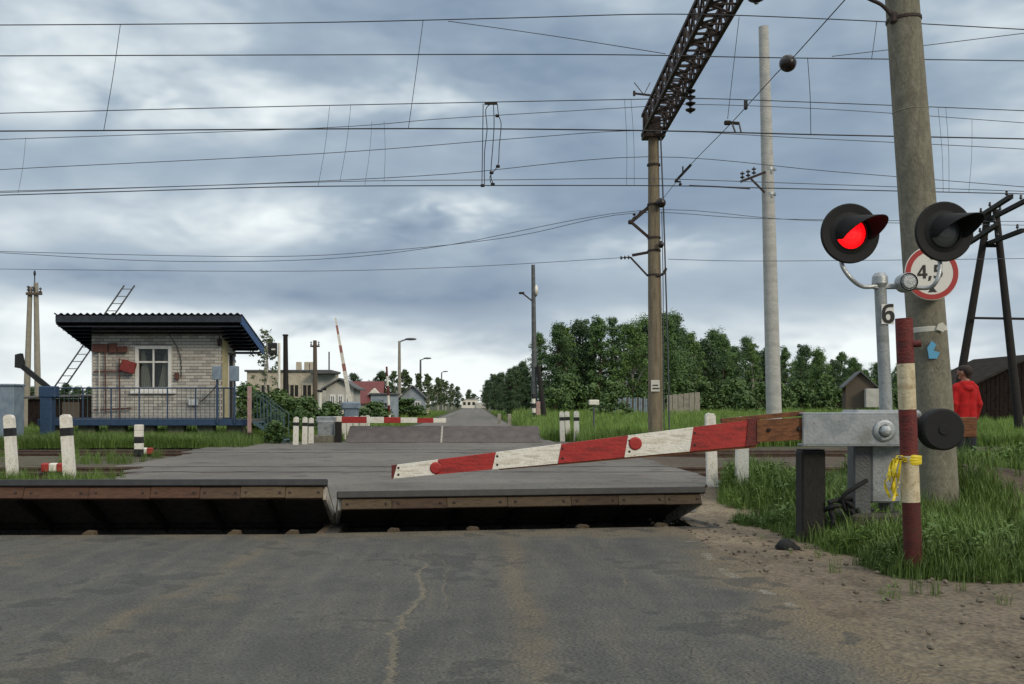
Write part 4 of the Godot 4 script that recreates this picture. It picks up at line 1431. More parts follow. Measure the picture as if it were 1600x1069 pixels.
	# small weathered holes up the shaft
	for i in 9:
		mb = MB.new()
		mb.lathe([Vector2(0.0, 0.004), Vector2(0.012, 0.004), Vector2(0.016, 0.0)], 8, Transform3D(Basis(Vector3.RIGHT, Vector3(0, 0, 1), Vector3(0, -1, 0)), Vector3(5.263, 1.221, -11.83) - nb + Vector3(-0.012 * i, i * 0.115, -0.003 * i)))
		obj("bolt_hole", mb, M.sign_black, n)
	# the gantry
	var g0 := base + top + Vector3(0.0, 0.0, 0.0)
	var g1 := nb + ntop
	var g := thing("lattice_gantry", "dark rusty lattice beam spanning over the tracks between the two masts", "gantry", g0)
	var v := g1 - g0
	var ln := v.length()
	var z := v.normalized()
	var x := Vector3.UP.cross(z).normalized()
	var y := z.cross(x)
	var hw := 0.29
	var hh := 0.28
	var pt := func(s: float, a: float, b: float) -> Vector3: return z * s + x * a * hw + y * (b * hh + 0.12)
	for a in [-1.0, 1.0]:
		for b in [-1.0, 1.0]:
			mb = MB.new()
			mb.bar(pt.call(-0.2, a, b), pt.call(ln + 0.2, a, b), 0.085 if b < 0 else 0.07, 0.085)
			obj("chord", mb, M.rust_steel, g)
	var cells := 34
	var faces := [[[-1, -1], [-1, 1]], [[1, -1], [1, 1]], [[-1, -1], [1, -1]], [[-1, 1], [1, 1]]]
	for i in cells:
		var s0 := ln * i / cells
		var s1 := ln * (i + 1.0) / cells
		for f in faces:
			mb = MB.new()
			var p: Array = f[0] if i % 2 == 0 else f[1]
			var q: Array = f[1] if i % 2 == 0 else f[0]
			mb.bar(pt.call(s0, p[0], p[1]), pt.call(s1, q[0], q[1]), 0.04, 0.04)
			mb.bar(pt.call(s0, f[0][0], f[0][1]), pt.call(s0, f[1][0], f[1][1]), 0.036, 0.036)
			obj("lattice_bar", mb, M.rust_steel, g)
	mb = MB.new()
	mb.cham(Vector3(0, -0.25, 0), Vector3(0.62, 0.12, 0.5), 0.02)
	mb.cham(Vector3(0, 0.05, -0.2), Vector3(0.5, 0.7, 0.06), 0.02)
	obj("end_plate", mb, M.rust_steel, g)
	# hanging insulators
	mb = MB.new()
	var hang := z * 4.4 + x * 0.29 + y * (-0.2)
	insulator(mb, hang, hang + Vector3(0.0, -0.62, 0), 4, 0.13)
	obj("hanging_insulator", mb, M.porcelain, g)
	mb = MB.new()
	hang = z * 10.9 + x * 0.36 + y * (-0.2)
	insulator(mb, hang + Vector3(0, 0.1, 0), hang + Vector3(0.0, -0.42, 0), 3, 0.16)
	obj("hanging_insulator", mb, M.porcelain, g)
	# the tall pale pole
	var pb := Vector3(9.477, 0.223, -33.2)
	var p2 := thing("concrete_pole", "tall pale grey tapering concrete pole with small insulator bracket", "pole", pb)
	var pt2 := Vector3(9.115, 13.222, -33.2) - pb
	mb = MB.new()
	mb.tube([Vector3(0, -0.3, 0), pt2 * 0.5, pt2], [0.245, 0.205, 0.15], 28)
	obj("shaft", mb, M.new_concrete, p2)
	mb = MB.new()
	collar(mb, Vector3(9.276, 8.734, -33.2) - pb, 0.185, 0.1)
	collar(mb, Vector3(9.296, 7.95, -33.2) - pb, 0.19, 0.1)
	mb.bar(Vector3(9.346, 8.679, -32.95) - pb, Vector3(9.431, 8.648, -32.9) - pb, 0.05, 0.05)
	mb.bar(Vector3(9.346, 7.9, -32.95) - pb, Vector3(9.431, 7.89, -32.9) - pb, 0.05, 0.05)
	obj("clamp", mb, M.galvanised, p2)
	mb = MB.new()
	mb.bar(Vector3(9.12, 8.61, -33.0) - pb, Vector3(8.34, 8.31, -33.0) - pb, 0.07, 0.07)
	mb.bar(Vector3(8.66, 8.41, -33.0) - pb, Vector3(9.1, 7.97, -33.0) - pb, 0.06, 0.05)
	obj("bracket", mb, M.rust_steel, p2)
	for q in [[Vector3(8.4, 8.39, -33.0), Vector3(8.4, 8.63, -33.0)], [Vector3(8.58, 8.45, -33.0), Vector3(8.58, 8.69, -33.0)], [Vector3(8.76, 8.53, -33.0), Vector3(8.76, 8.77, -33.0)]]:
		mb = MB.new()
		insulator(mb, q[0] - pb, q[1] - pb, 2, 0.075)
		obj("insulator", mb, M.porcelain, p2)
	# wooden A-shaped telegraph pole
	var hb := Vector3(16.1, 0.19, -33.0)
	hb.y = 0.0
	var h := thing("telegraph_pole", "A shaped wooden telegraph pole with crossarms behind the person in red", "telegraph pole", hb)
	for q in [[Vector3(15.02, 0.135, -33.4), Vector3(16.149, 7.448, -33.1)], [Vector3(16.984, 0.161, -32.7), Vector3(16.271, 7.412, -32.9)]]:
		mb = MB.new()
		mb.tube([q[0] - hb + Vector3(0, -0.3, 0), q[1] - hb], [0.14, 0.10], 12)
		obj("leg", mb, M.tarred_wood, h)
	mb = MB.new()
	mb.bar(Vector3(15.64, 4.05, -33.0) - hb, Vector3(17.782, 3.978, -32.6) - hb, 0.07, 0.07)
	obj("brace", mb, M.tarred_wood, h)
	for q in [[Vector3(15.931, 7.241, -33.4), Vector3(15.069, 7.18, -29.6)], [Vector3(16.25, 7.154, -33.6), Vector3(15.814, 7.189, -30.2)], [Vector3(15.668, 6.451, -33.4), Vector3(14.909, 6.477, -30.0)], [Vector3(16.189, 6.4, -33.6), Vector3(16.016, 6.427, -30.8)]]:
		mb = MB.new()
		mb.bar(q[0] - hb, q[1] - hb, 0.12, 0.12)
		obj("crossarm", mb, M.tarred_wood, h)
		for f in [0.12, 0.4, 0.88]:
			var c: Vector3 = q[0].lerp(q[1], f) - hb
			mb = MB.new()
			mb.tube([c + Vector3(0, 0.05, 0), c + Vector3(0, 0.14, 0)], 0.015, 6)
			mb.lathe([Vector2(0.035, 0.12), Vector2(0.045, 0.14), Vector2(0.03, 0.2), Vector2(0.035, 0.23), Vector2(0, 0.25)], 10, Transform3D(Basis.IDENTITY, c))
			obj("insulator", mb, M.porcelain, h)
	for q in [[Vector3(16.117, 7.125, -33.2), Vector3(16.36, 7.09, -33.0)], [Vector3(16.057, 6.34, -33.2), Vector3(16.46, 6.31, -33.0)]]:
		mb = MB.new()
		mb.bar(q[0] - hb, q[1] - hb, 0.1, 0.1)
		obj("spreader", mb, M.tarred_wood, h)
	# height limit sign on the near mast
	var sc := Vector3(5.077, 2.804, -11.7)
	var s := thing("height_limit_sign", "round height limit sign with red border on the concrete pole", "road sign", sc)
	s.rotation.z = 0.03
	mb = MB.new()
	var toward := Basis(Vector3.RIGHT, Vector3(0, 0, 1), Vector3(0, -1, 0))
	mb.lathe([Vector2(0, -0.012), Vector2(0.296, -0.012), Vector2(0.301, -0.006), Vector2(0.301, 0.0), Vector2(0.296, 0.004), Vector2(0, 0.004)], 48, Transform3D(toward, Vector3.ZERO))
	obj("disc", mb, M.sign_white, s)
	mb = MB.new()
	mb.lathe([Vector2(0.236, 0.004), Vector2(0.237, 0.0075), Vector2(0.292, 0.0075), Vector2(0.293, 0.004)], 48, Transform3D(toward, Vector3.ZERO))
	obj("red_border", mb, M.sign_red, s)
	text(s, "4,5", 0.15, Vector3(-0.02, 0.015, 0.007), M.sign_black, "figures")
	for q in [1.0, -1.0]:
		mb = MB.new()
		mb.prism(PackedVector2Array([Vector2(-0.05, 0.21 * q), Vector2(0.05, 0.21 * q), Vector2(0.0, 0.145 * q)]), 0.003, Transform3D(Basis.IDENTITY, Vector3(0, 0, 0.007)))
		obj("arrow_mark", mb, M.sign_black, s)
	mb = MB.new()
	mb.cham(Vector3(0, 0.0, -0.05), Vector3(0.06, 0.3, 0.07), 0.01)
	obj("sign_clip", mb, M.galvanised, s)

# ------------------------------------------------------------------ overhead wires
func wire(label: String, pts: Array, r: float, m := "wire", extend := true, called := "overhead_wire", group := "") -> void:
	var p := smooth_line(pts, 6)
	if extend:
		var a: Vector3 = p[0] + (p[0] - p[2]).normalized() * 30.0
		var b: Vector3 = p[-1] + (p[-1] - p[-3]).normalized() * 30.0
		p.push_front(a)
		p.append(b)
	var mb := MB.new()
	mb.tube(p, r, 5, false)
	meta(obj(called, mb, M[m]), label, "wire" if called == "overhead_wire" else "dropper", group)

func build_wires() -> void:
	wire("uppermost overhead wire, the carrier cable of the nearer track", [Vector3(-10.653, 8.059, -18.7), Vector3(-6.233, 8.082, -18.7), Vector3(-2.72, 8.116, -18.7), Vector3(0.68, 8.195, -18.7), Vector3(3.513, 8.263, -18.7), Vector3(6.347, 8.173, -18.7), Vector3(9.747, 7.991, -18.7), Vector3(13.147, 7.799, -18.7)], 0.0095)
	wire("second overhead wire from the top, crossing the whole sky nearly level", [Vector3(-10.539, 7.449, -18.5), Vector3(-3.812, 7.472, -18.5), Vector3(0.673, 7.483, -18.5), Vector3(2.915, 7.472, -18.5), Vector3(5.158, 7.427, -18.5), Vector3(9.642, 7.371, -18.5), Vector3(13.006, 7.315, -18.5)], 0.0095)
	wire("thickest dark contact wire, just above the gantry mast head", [Vector3(-10.71, 6.204, -18.8), Vector3(-6.608, 6.227, -18.8), Vector3(-1.139, 6.261, -18.8), Vector3(2.962, 6.227, -18.8), Vector3(6.381, 6.147, -18.8), Vector3(9.799, 6.078, -18.8), Vector3(13.217, 5.999, -18.8)], 0.0125)
	wire("carrier cable of the farther track passing the gantry's lower end", [Vector3(-14.755, 8.398, -25.9), Vector3(-11.616, 8.492, -25.9), Vector3(-3.767, 8.68, -25.9), Vector3(4.081, 8.837, -25.9), Vector3(5.651, 8.853, -25.9), Vector3(8.79, 8.743, -25.9), Vector3(13.499, 8.555, -25.9), Vector3(18.208, 8.335, -25.9)], 0.011)
	wire("lower contact wire of the farther track, below the hanging jumper", [Vector3(-14.755, 6.436, -25.9), Vector3(-11.616, 6.483, -25.9), Vector3(-6.907, 6.624, -25.9), Vector3(-3.453, 6.703, -25.9), Vector3(4.081, 6.718, -25.9), Vector3(7.221, 6.656, -25.9), Vector3(13.499, 6.514, -25.9), Vector3(18.208, 6.404, -25.9)], 0.013)
	wire("upper of the two contact wires over the farther track", [Vector3(-14.869, 6.475, -26.1), Vector3(-11.705, 6.586, -26.1), Vector3(-3.48, 6.855, -26.1), Vector3(0.949, 6.902, -26.1), Vector3(4.113, 6.934, -26.1), Vector3(7.276, 6.839, -26.1), Vector3(13.604, 6.617, -26.1), Vector3(18.349, 6.459, -26.1)], 0.009, "faint_wire")
	wire("faint wire sloping up from the left just below the farther carrier cable", [Vector3(-15.61, 8.092, -27.4), Vector3(-12.288, 8.225, -27.4), Vector3(-3.985, 8.524, -27.4), Vector3(-0.664, 8.773, -27.4), Vector3(4.318, 9.072, -27.4), Vector3(5.646, 9.138, -27.4), Vector3(9.299, 9.005, -27.4), Vector3(14.281, 8.657, -27.4), Vector3(19.263, 8.291, -27.4)], 0.009, "faint_wire")
	wire("wire rising from the left to the neck of the brown mast", [Vector3(-17.661, 8.001, -31.0), Vector3(-13.903, 8.245, -31.0), Vector3(-4.509, 8.715, -31.0), Vector3(1.127, 9.147, -31.0), Vector3(5.04, 9.339, -30.8), Vector3(9.394, 9.185, -31.0), Vector3(16.158, 8.846, -31.0), Vector3(21.794, 8.489, -31.0)], 0.010)
	wire("wire curving up from the left to the collar of the brown mast", [Vector3(-17.718, 7.551, -31.1), Vector3(-13.948, 7.627, -31.1), Vector3(-6.408, 7.853, -31.1), Vector3(-0.754, 8.135, -31.1), Vector3(5.077, 8.574, -30.8), Vector3(10.555, 8.211, -31.1), Vector3(16.21, 7.758, -31.1), Vector3(21.864, 7.306, -31.1)], 0.010)
	wire("upper of two sagging wires that end at the bracket of the brown mast", [Vector3(-19.665, 6.077, -31.2), Vector3(-13.993, 5.869, -31.2), Vector3(-6.429, 5.718, -31.2), Vector3(-2.647, 5.888, -31.2), Vector3(1.135, 6.304, -31.2), Vector3(4.655, 6.895, -30.6), Vector3(8.698, 6.834, -31.2), Vector3(16.262, 6.758, -31.2), Vector3(21.935, 6.815, -31.2)], 0.009, "faint_wire")
	wire("lower of two sagging wires that end at the bracket of the brown mast", [Vector3(-19.728, 6.13, -31.3), Vector3(-14.038, 5.846, -31.3), Vector3(-9.295, 5.599, -31.3), Vector3(-4.553, 5.656, -31.3), Vector3(-0.759, 6.073, -31.3), Vector3(4.84, 6.969, -30.6), Vector3(9.675, 6.813, -31.3), Vector3(16.314, 6.662, -31.3), Vector3(22.005, 6.699, -31.3)], 0.009, "faint_wire")
	wire("thin slanting wire between the two topmost wires, left of the gantry", [Vector3(-0.453, 8.139, -18.7), Vector3(1.469, 7.849, -18.65), Vector3(3.364, 7.494, -18.5)], 0.007, "faint_wire", false)
	wire("thin slanting wire rising to the right behind the thick concrete pole", [Vector3(6.279, 7.449, -18.5), Vector3(7.624, 7.606, -18.5), Vector3(9.695, 7.888, -18.6), Vector3(11.385, 8.091, -18.6)], 0.007, "faint_wire", false)
	wire("faint low wire across the sky right of the brown mast", [Vector3(5.712, 5.615, -31.0), Vector3(8.698, 5.586, -31.2), Vector3(16.366, 5.689, -31.4), Vector3(22.075, 5.803, -31.4)], 0.009, "faint_wire", false)
	wire("faint low wire across the sky left of the brown mast", [Vector3(-17.888, 5.422, -31.4), Vector3(-6.47, 5.308, -31.4), Vector3(-0.761, 5.422, -31.4), Vector3(4.242, 5.611, -30.7)], 0.008, "faint_wire", false)
	wire("short dark bar like wire between the brown mast and the pale pole", [Vector3(5.249, 6.677, -25.7), Vector3(5.997, 6.646, -25.7), Vector3(6.729, 6.599, -25.7)], 0.018, "wire", false)
	# droppers
	wire("slanting dropper at the upper left between the carrier cable and thick contact wire", [Vector3(-6.256, 8.082, -18.7), Vector3(-6.409, 7.145, -18.75), Vector3(-6.586, 6.227, -18.8)], 0.006, "wire", false, "dropper_wire")
	wire("slanting dropper above the middle of the picture between two long wires", [Vector3(-0.895, 8.15, -18.7), Vector3(-1.023, 7.225, -18.75), Vector3(-1.162, 6.261, -18.8)], 0.006, "wire", false, "dropper_wire")
	wire("dropper right of the black ball, down to the thick contact wire", [Vector3(5.853, 7.416, -18.5), Vector3(5.929, 6.783, -18.6), Vector3(6.005, 6.158, -18.8)], 0.006, "wire", false, "dropper_wire")
	wire("short dropper left of the top of the thick concrete pole", [Vector3(7.14, 8.127, -18.7), Vector3(7.057, 7.753, -18.6), Vector3(6.974, 7.405, -18.5)], 0.006, "wire", false, "dropper_wire")
	wire("thin wire from the gantry's ball insulator down to the registration arm", [Vector3(5.081, 8.769, -20.2), Vector3(5.02, 7.866, -20.4), Vector3(4.956, 6.918, -20.6)], 0.006, "wire", false, "dropper_wire")
	var dn := ["first", "second", "third", "fourth", "fifth", "sixth", "seventh", "eighth", "ninth", "tenth"]
	var di := 0
	for q in [[Vector3(-11.624, 8.275, -27.4), Vector3(-11.219, 6.55, -26.0)], [Vector3(-3.532, 8.665, -25.9), Vector3(-3.814, 6.703, -25.9)], [Vector3(-3.014, 8.68, -25.9), Vector3(-3.293, 6.834, -26.0)], [Vector3(-2.64, 8.69, -27.4), Vector3(-2.679, 6.755, -26.0)], [Vector3(-2.325, 8.706, -27.4), Vector3(-2.215, 6.839, -26.1)], [Vector3(3.704, 8.822, -25.9), Vector3(3.752, 6.718, -25.9)], [Vector3(3.861, 8.822, -25.9), Vector3(3.94, 6.734, -25.9)], [Vector3(11.396, 8.633, -25.9), Vector3(11.522, 6.561, -25.9)], [Vector3(11.584, 8.633, -25.9), Vector3(11.663, 6.561, -25.9)], [Vector3(12.936, 8.74, -27.4), Vector3(12.196, 6.582, -26.0)]]:
		di += 1
		wire("%s from the left of the thin droppers over the farther track" % dn[di - 1], [q[0], (q[0] + q[1]) * 0.5 + Vector3(0.03, 0, 0), q[1]], 0.005, "faint_wire", false, "dropper_wire")
	for p in [[Vector3(-6.256, 8.082, -18.7), Vector3(-6.586, 6.238, -18.8)], [Vector3(-0.895, 8.15, -18.7), Vector3(-1.162, 6.272, -18.8)]]:
		pass
	# cross cable with ball, from the brown mast to the near pole
	var o := Vector3(5.435, 7.246, -30.4)
	var t := thing("cross_cable", "diagonal cable with a black ball between the brown mast and upper right", "cable", o)
	var pts := [Vector3(5.435, 7.246, -30.4), Vector3(5.319, 7.225, -26.2), Vector3(5.251, 7.083, -21.5), Vector3(5.103, 6.927, -17.8), Vector3(5.089, 6.874, -17.1), Vector3(4.921, 6.712, -14.0), Vector3(4.863, 6.651, -12.9), Vector3(4.818, 6.571, -12.1)]
	for i in pts.size():
		pts[i] -= o
	var mb := MB.new()
	mb.tube(smooth_line(pts, 4), 0.008, 6, false)
	obj("cable", mb, M.wire, t)
	mb = MB.new()
	mb.ball(Vector3(5.089, 6.874, -17.1) - o, Vector3.ONE * 0.138, 20, 14)
	obj("ball", mb, M.porcelain, t)
	mb = MB.new()
	mb.cham((pts[2] as Vector3).lerp(pts[3], 0.36) + Vector3(0, 0.05, 0), Vector3(0.07, 0.2, 0.07), 0.02)
	obj("insulator", mb, M.porcelain, t)
	mb = MB.new()
	mb.bar(Vector3(5.06, 7.043, -21.3) - o, Vector3(5.357, 7.017, -21.3) - o, 0.06, 0.05)
	mb.bar(Vector3(5.215, 7.017, -21.3) - o, Vector3(4.858, 6.398, -19.6) - o, 0.025, 0.03)
	mb.bar(Vector3(5.357, 7.017, -21.3) - o, Vector3(4.915, 6.347, -19.4) - o, 0.025, 0.03)
	mb.cham(Vector3(5.125, 7.03, -21.3) - o, Vector3(0.14, 0.09, 0.08), 0.02)
	obj("registration_arm", mb, M.black_steel, t)
	mb = MB.new()
	mb.bar(Vector3(5.002, 6.876, -26.2) - o, Vector3(5.358, 7.259, -26.0) - o, 0.05, 0.05)
	mb.bar(Vector3(5.002, 6.876, -26.2) - o, Vector3(5.09, 6.834, -26.0) - o, 0.04, 0.04)
	mb.bar(Vector3(5.173, 7.234, -26.1) - o, Vector3(5.173, 7.045, -26.1) - o, 0.03, 0.03)
	mb.cham(Vector3(5.08, 6.76, -25.95) - o, Vector3(0.07, 0.07, 0.07), 0.02)
	obj("registration_arm", mb, M.black_steel, t)
	# the looped jumper
	o = Vector3(0.408, 8.728, -25.9)
	t = thing("jumper_wires", "looped black jumper wires hanging between the wires in mid sky", "jumper", o)
	mb = MB.new()
	mb.bar(Vector3(0.267, 8.728, -25.9) - o, Vector3(0.581, 8.728, -25.9) - o, 0.05, 0.05)
	obj("clamp", mb, M.black_steel, t)
	for q in [[Vector3(0.235, 8.728, -25.9), Vector3(0.22, 7.739, -25.9), Vector3(0.204, 6.734, -25.9)], [Vector3(0.424, 8.728, -25.9), Vector3(0.298, 8.571, -25.9), Vector3(0.33, 8.1, -25.9), Vector3(0.267, 7.503, -25.9), Vector3(0.267, 6.75, -25.9)], [Vector3(0.487, 8.728, -25.9), Vector3(0.502, 8.288, -25.9), Vector3(0.487, 7.896, -25.9), Vector3(0.424, 7.032, -25.9), Vector3(0.471, 6.781, -25.9)], [Vector3(0.581, 8.728, -25.9), Vector3(0.612, 8.445, -25.9), Vector3(0.675, 8.21, -25.9), Vector3(0.628, 7.66, -25.9), Vector3(0.596, 7.221, -25.9), Vector3(0.408, 6.954, -25.9), Vector3(0.44, 6.734, -25.9)]]:
		for i in q.size():
			q[i] -= o
		mb = MB.new()
		mb.tube(smooth_line(q, 5), 0.0105, 6)
		obj("loop", mb, M.wire, t)
	for q in [Vector3(0.22, 6.718, -25.9), Vector3(0.471, 6.75, -25.9), Vector3(0.596, 7.189, -25.9), Vector3(0.44, 7.032, -25.9), Vector3(0.581, 8.429, -25.9)]:
		mb = MB.new()
		mb.cham(q - o, Vector3(0.1, 0.07, 0.06), 0.015)
		obj("clamp", mb, M.black_steel, t)

# ------------------------------------------------------------------ the brick hut and its platform
func build_hut() -> void:
	var zf := -33.5
	var x0 := -12.121
	var x1 := -8.02
	var y0 := 0.88
	var y1 := 4.02
	var dep := 2.15
	var base := Vector3((x0 + x1) * 0.5, y0, zf - dep * 0.5)
	var t := thing("brick_hut", "small white brick crossing keeper's hut with overhanging corrugated roof", "hut", base)
	var w := x1 - x0
	var h := y1 - y0
	var wx0 := -10.74 - base.x
	var wx1 := -9.583 - base.x
	var wy0 := 1.776 - y0
	var wy1 := 3.218 - y0
	var f := dep * 0.5
	# mortar core, with a real opening for the window
	var core := 0.13
	var mb := MB.new()
	var hb := h - 0.30
	for q in [[-w * 0.5 + 0.02, wx0, 0.0, h], [wx1, w * 0.5 - 0.02, 0.0, h], [wx0, wx1, 0.0, wy0], [wx0, wx1, wy1, h]]:
		mb.box(Vector3((q[0] + q[1]) * 0.5, (q[2] + q[3]) * 0.5, f - 0.016 - core * 0.5), Vector3(q[1] - q[0], q[3] - q[2], core))
	mb.box(Vector3(-w * 0.5 + core * 0.5 + 0.016, hb * 0.5, -0.08), Vector3(core, hb, dep - 0.16 - core))
	mb.box(Vector3(0, hb * 0.5, -f + core * 0.5), Vector3(w - 0.06, hb, core))
	var dz0 := -0.80
	var dz1 := 0.10
	mb.box(Vector3(w * 0.5 - core * 0.5 - 0.016, hb * 0.5, (f - 0.15 + dz1) * 0.5), Vector3(core, hb, f - 0.15 - dz1))
	mb.box(Vector3(w * 0.5 - core * 0.5 - 0.016, hb * 0.5, (-f + core + dz0) * 0.5), Vector3(core, hb, dz0 + f - core))
	mb.box(Vector3(w * 0.5 - core * 0.5 - 0.016, (2.1 + hb) * 0.5, (dz0 + dz1) * 0.5), Vector3(core, hb - 2.1, dz1 - dz0))
	mb.box(Vector3(0, 0.03, 0), Vector3(w - 0.4, 0.05, dep - 0.4))
	var wall := obj("wall", mb, M.mortar, t)
	# bricks of 25 by 8.8 cm in running bond with headers here and there
	var bm := {}
	for nm in ["white_brick", "grey_brick", "pink_brick"]:
		for ln in [25, 12]:
			var b := MB.new()
			b.cham(Vector3.ZERO, Vector3(ln * 0.01, 0.086, 0.05), 0.005)
			bm[nm + str(ln)] = b.mesh(M[nm])
	var count := 0
	var rows := int(h / 0.0985)
	var rest := MB.new()
	for r in rows:
		var y := 0.05 + r * 0.0985
		var x := -w * 0.5 + (0.0 if r % 2 == 0 else -0.13)
		while x < w * 0.5 - 0.02:
			var a := maxf(x, -w * 0.5)
			var e := minf(x + 0.25, w * 0.5)
			x += 0.26
			if e - a < 0.05:
				continue
			var c := (a + e) * 0.5
			if y > wy0 - 0.05 and y < wy1 + 0.05 and e > wx0 and a < wx1:
				if a < wx0 - 0.03:
					e = wx0
				elif e > wx1 + 0.03:
					a = wx1
				else:
					continue
				c = (a + e) * 0.5
			var pos := Vector3(c, y, f - 0.025 + rng.randf_range(-0.004, 0.004))
			var full := e - a > 0.24
			if full and count < 296 and r > 2:
				var nm: String = "white_brick"
				var q := rng.randf()
				if q < 0.22:
					nm = "grey_brick"
				elif q < 0.34:
					nm = "pink_brick"
				var o := mesh_obj("brick", bm[nm + "25"], wall, pos)
				o.rotation.z = rng.randf_range(-0.006, 0.006)
				count += 1
			else:
				rest.cham(pos, Vector3(e - a, 0.086, 0.05), 0.005)
		# the side wall beside the door
		var zz := f - 0.05 - (0.13 if r % 2 else 0.0)
		if y < hb:
			while zz > -f + 0.1:
				var a2 := maxf(zz - 0.25, -f)
				var e2 := zz
				zz -= 0.26
				if y < 2.16 and a2 < dz1 + 0.05 and e2 > dz0 - 0.05:
					continue
				rest.cham(Vector3(w * 0.5 - 0.02, y, (a2 + e2) * 0.5), Vector3(0.04, 0.086, e2 - a2), 0.005)
	var rb := obj("brickwork", rest, M.white_brick, wall)
	rb.set_meta("kind", "stuff")
	# window
	var win := MB.new()
	var fr := 0.11
	for q in [[wx0, wx0 + fr, wy0, wy1], [wx1 - fr, wx1, wy0, wy1], [wx0 + fr, wx1 - fr, wy0, wy0 + 0.12], [wx0 + fr, wx1 - fr, wy1 - fr, wy1]]:
		win.cham(Vector3((q[0] + q[1]) * 0.5, (q[2] + q[3]) * 0.5, f - 0.02), Vector3(q[1] - q[0] - 0.001, q[3] - q[2] - 0.001, 0.1), 0.008)
	var window := obj("window", win, M.window_white, t)
	var mx := lerpf(wx0 + fr, wx1 - fr, 0.49)
	var my := lerpf(wy0 + 0.12, wy1 - fr, 0.66)
	mb = MB.new()
	mb.cham(Vector3(mx, (wy0 + 0.12 + wy1 - fr) * 0.5, f - 0.045), Vector3(0.055, wy1 - wy0 - fr - 0.12, 0.05), 0.008)
	mb.cham(Vector3((wx0 + wx1) * 0.5, my, f - 0.046), Vector3(wx1 - wx0 - 2 * fr, 0.055, 0.046), 0.008)
	obj("glazing_bar", mb, M.window_white, window)
	for q in [[wx0 + fr, mx, my, wy1 - fr], [mx, wx1 - fr, my, wy1 - fr], [wx0 + fr, mx, wy0 + 0.12, my], [mx, wx1 - fr, wy0 + 0.12, my]]:
		mb = MB.new()
		mb.box(Vector3((q[0] + q[1]) * 0.5, (q[2] + q[3]) * 0.5, f - 0.058), Vector3(q[1] - q[0], q[3] - q[2], 0.005))
		obj("pane", mb, M.glass, window)
	mb = MB.new()
	mb.cham(Vector3((wx0 + wx1) * 0.5, wy0 - 0.045, f + 0.03), Vector3(wx1 - wx0 + 0.3, 0.09, 0.16), 0.012)
	obj("sill", mb, M.window_white, window)
	# light curtains drawn aside inside
	mb = MB.new()
	for s in [-1.0, 1.0]:
		for i in 9:
			var a := lerpf(0.02, 0.36, i / 9.0)
			var b := lerpf(0.02, 0.36, (i + 1) / 9.0)
			var cx: float = (wx0 + wx1) * 0.5 + s * 0.44
			var za := f - 0.16 - 0.02 * (i % 2)
			var zb := f - 0.16 - 0.02 * ((i + 1) % 2)
			mb.quad(Vector3(cx - s * a * 0.25, wy1 - fr, za), Vector3(cx - s * b * 0.25, wy1 - fr, zb), Vector3(cx - s * b * 0.95, wy0 + 0.12, zb), Vector3(cx - s * a * 0.95, wy0 + 0.12, za), Vector3(0, 0, 1))
	obj("curtain", mb, M.curtain, window)
	# door on the right side
	mb = MB.new()
	mb.cham(Vector3(w * 0.5 - 0.06, 1.05, (dz0 + dz1) * 0.5), Vector3(0.05, 2.08, dz1 - dz0 - 0.1), 0.01)
	var door := obj("door", mb, M.room_dark, t)
	mb = MB.new()
	for q in [[dz1 - 0.03, 0.06, 1.05, 2.1], [dz0 + 0.03, 0.06, 1.05, 2.1]]:
		mb.cham(Vector3(w * 0.5 - 0.02, q[2], q[0]), Vector3(0.1, q[3], q[1]), 0.01)
	obj("frame", mb, M.window_white, door)
	mb = MB.new()
	mb.cham(Vector3(w * 0.5 - 0.025, 1.0, dz1 - 0.13), Vector3(0.03, 0.12, 0.03), 0.008)
	obj("handle", mb, M.galvanised, door)
	mb = MB.new()
	mb.cham(Vector3(w * 0.5 + 0.012, 1.28, 0.55), Vector3(0.022, 2.5, 0.72), 0.006)
	obj("cream_panel", mb, M.yellow_panel, t)
	# roof: corrugated sheets, boards round the eaves, dark boarded soffit
	var rx0 := -12.842 - base.x
	var rx1 := -7.13 - base.x
	var rz0 := -32.45 - base.z
	var rz1 := -35.85 - base.z
	var ry0 := 4.127 - y0
	var ry1 := 3.346 - y0
	var slope := atan2(ry0 - ry1, rz0 - rz1)
	mb = MB.new()
	mb.quad(Vector3(rx0, ry0 - 0.06, rz0), Vector3(rx1, ry0 - 0.06, rz0), Vector3(rx1, ry1 - 0.06, rz1), Vector3(rx0, ry1 - 0.06, rz1), Vector3.UP)
	mb.quad(Vector3(rx0, ry0 - 0.10, rz0), Vector3(rx1, ry0 - 0.10, rz0), Vector3(rx1, ry1 - 0.10, rz1), Vector3(rx0, ry1 - 0.10, rz1), Vector3.DOWN)
	var roof := obj("roof", mb, M.eaves_board, t)
	var pitch := 0.2
	var sheet_w := 1.0
	var n_sheets := int(ceil((rx1 - rx0) / sheet_w))
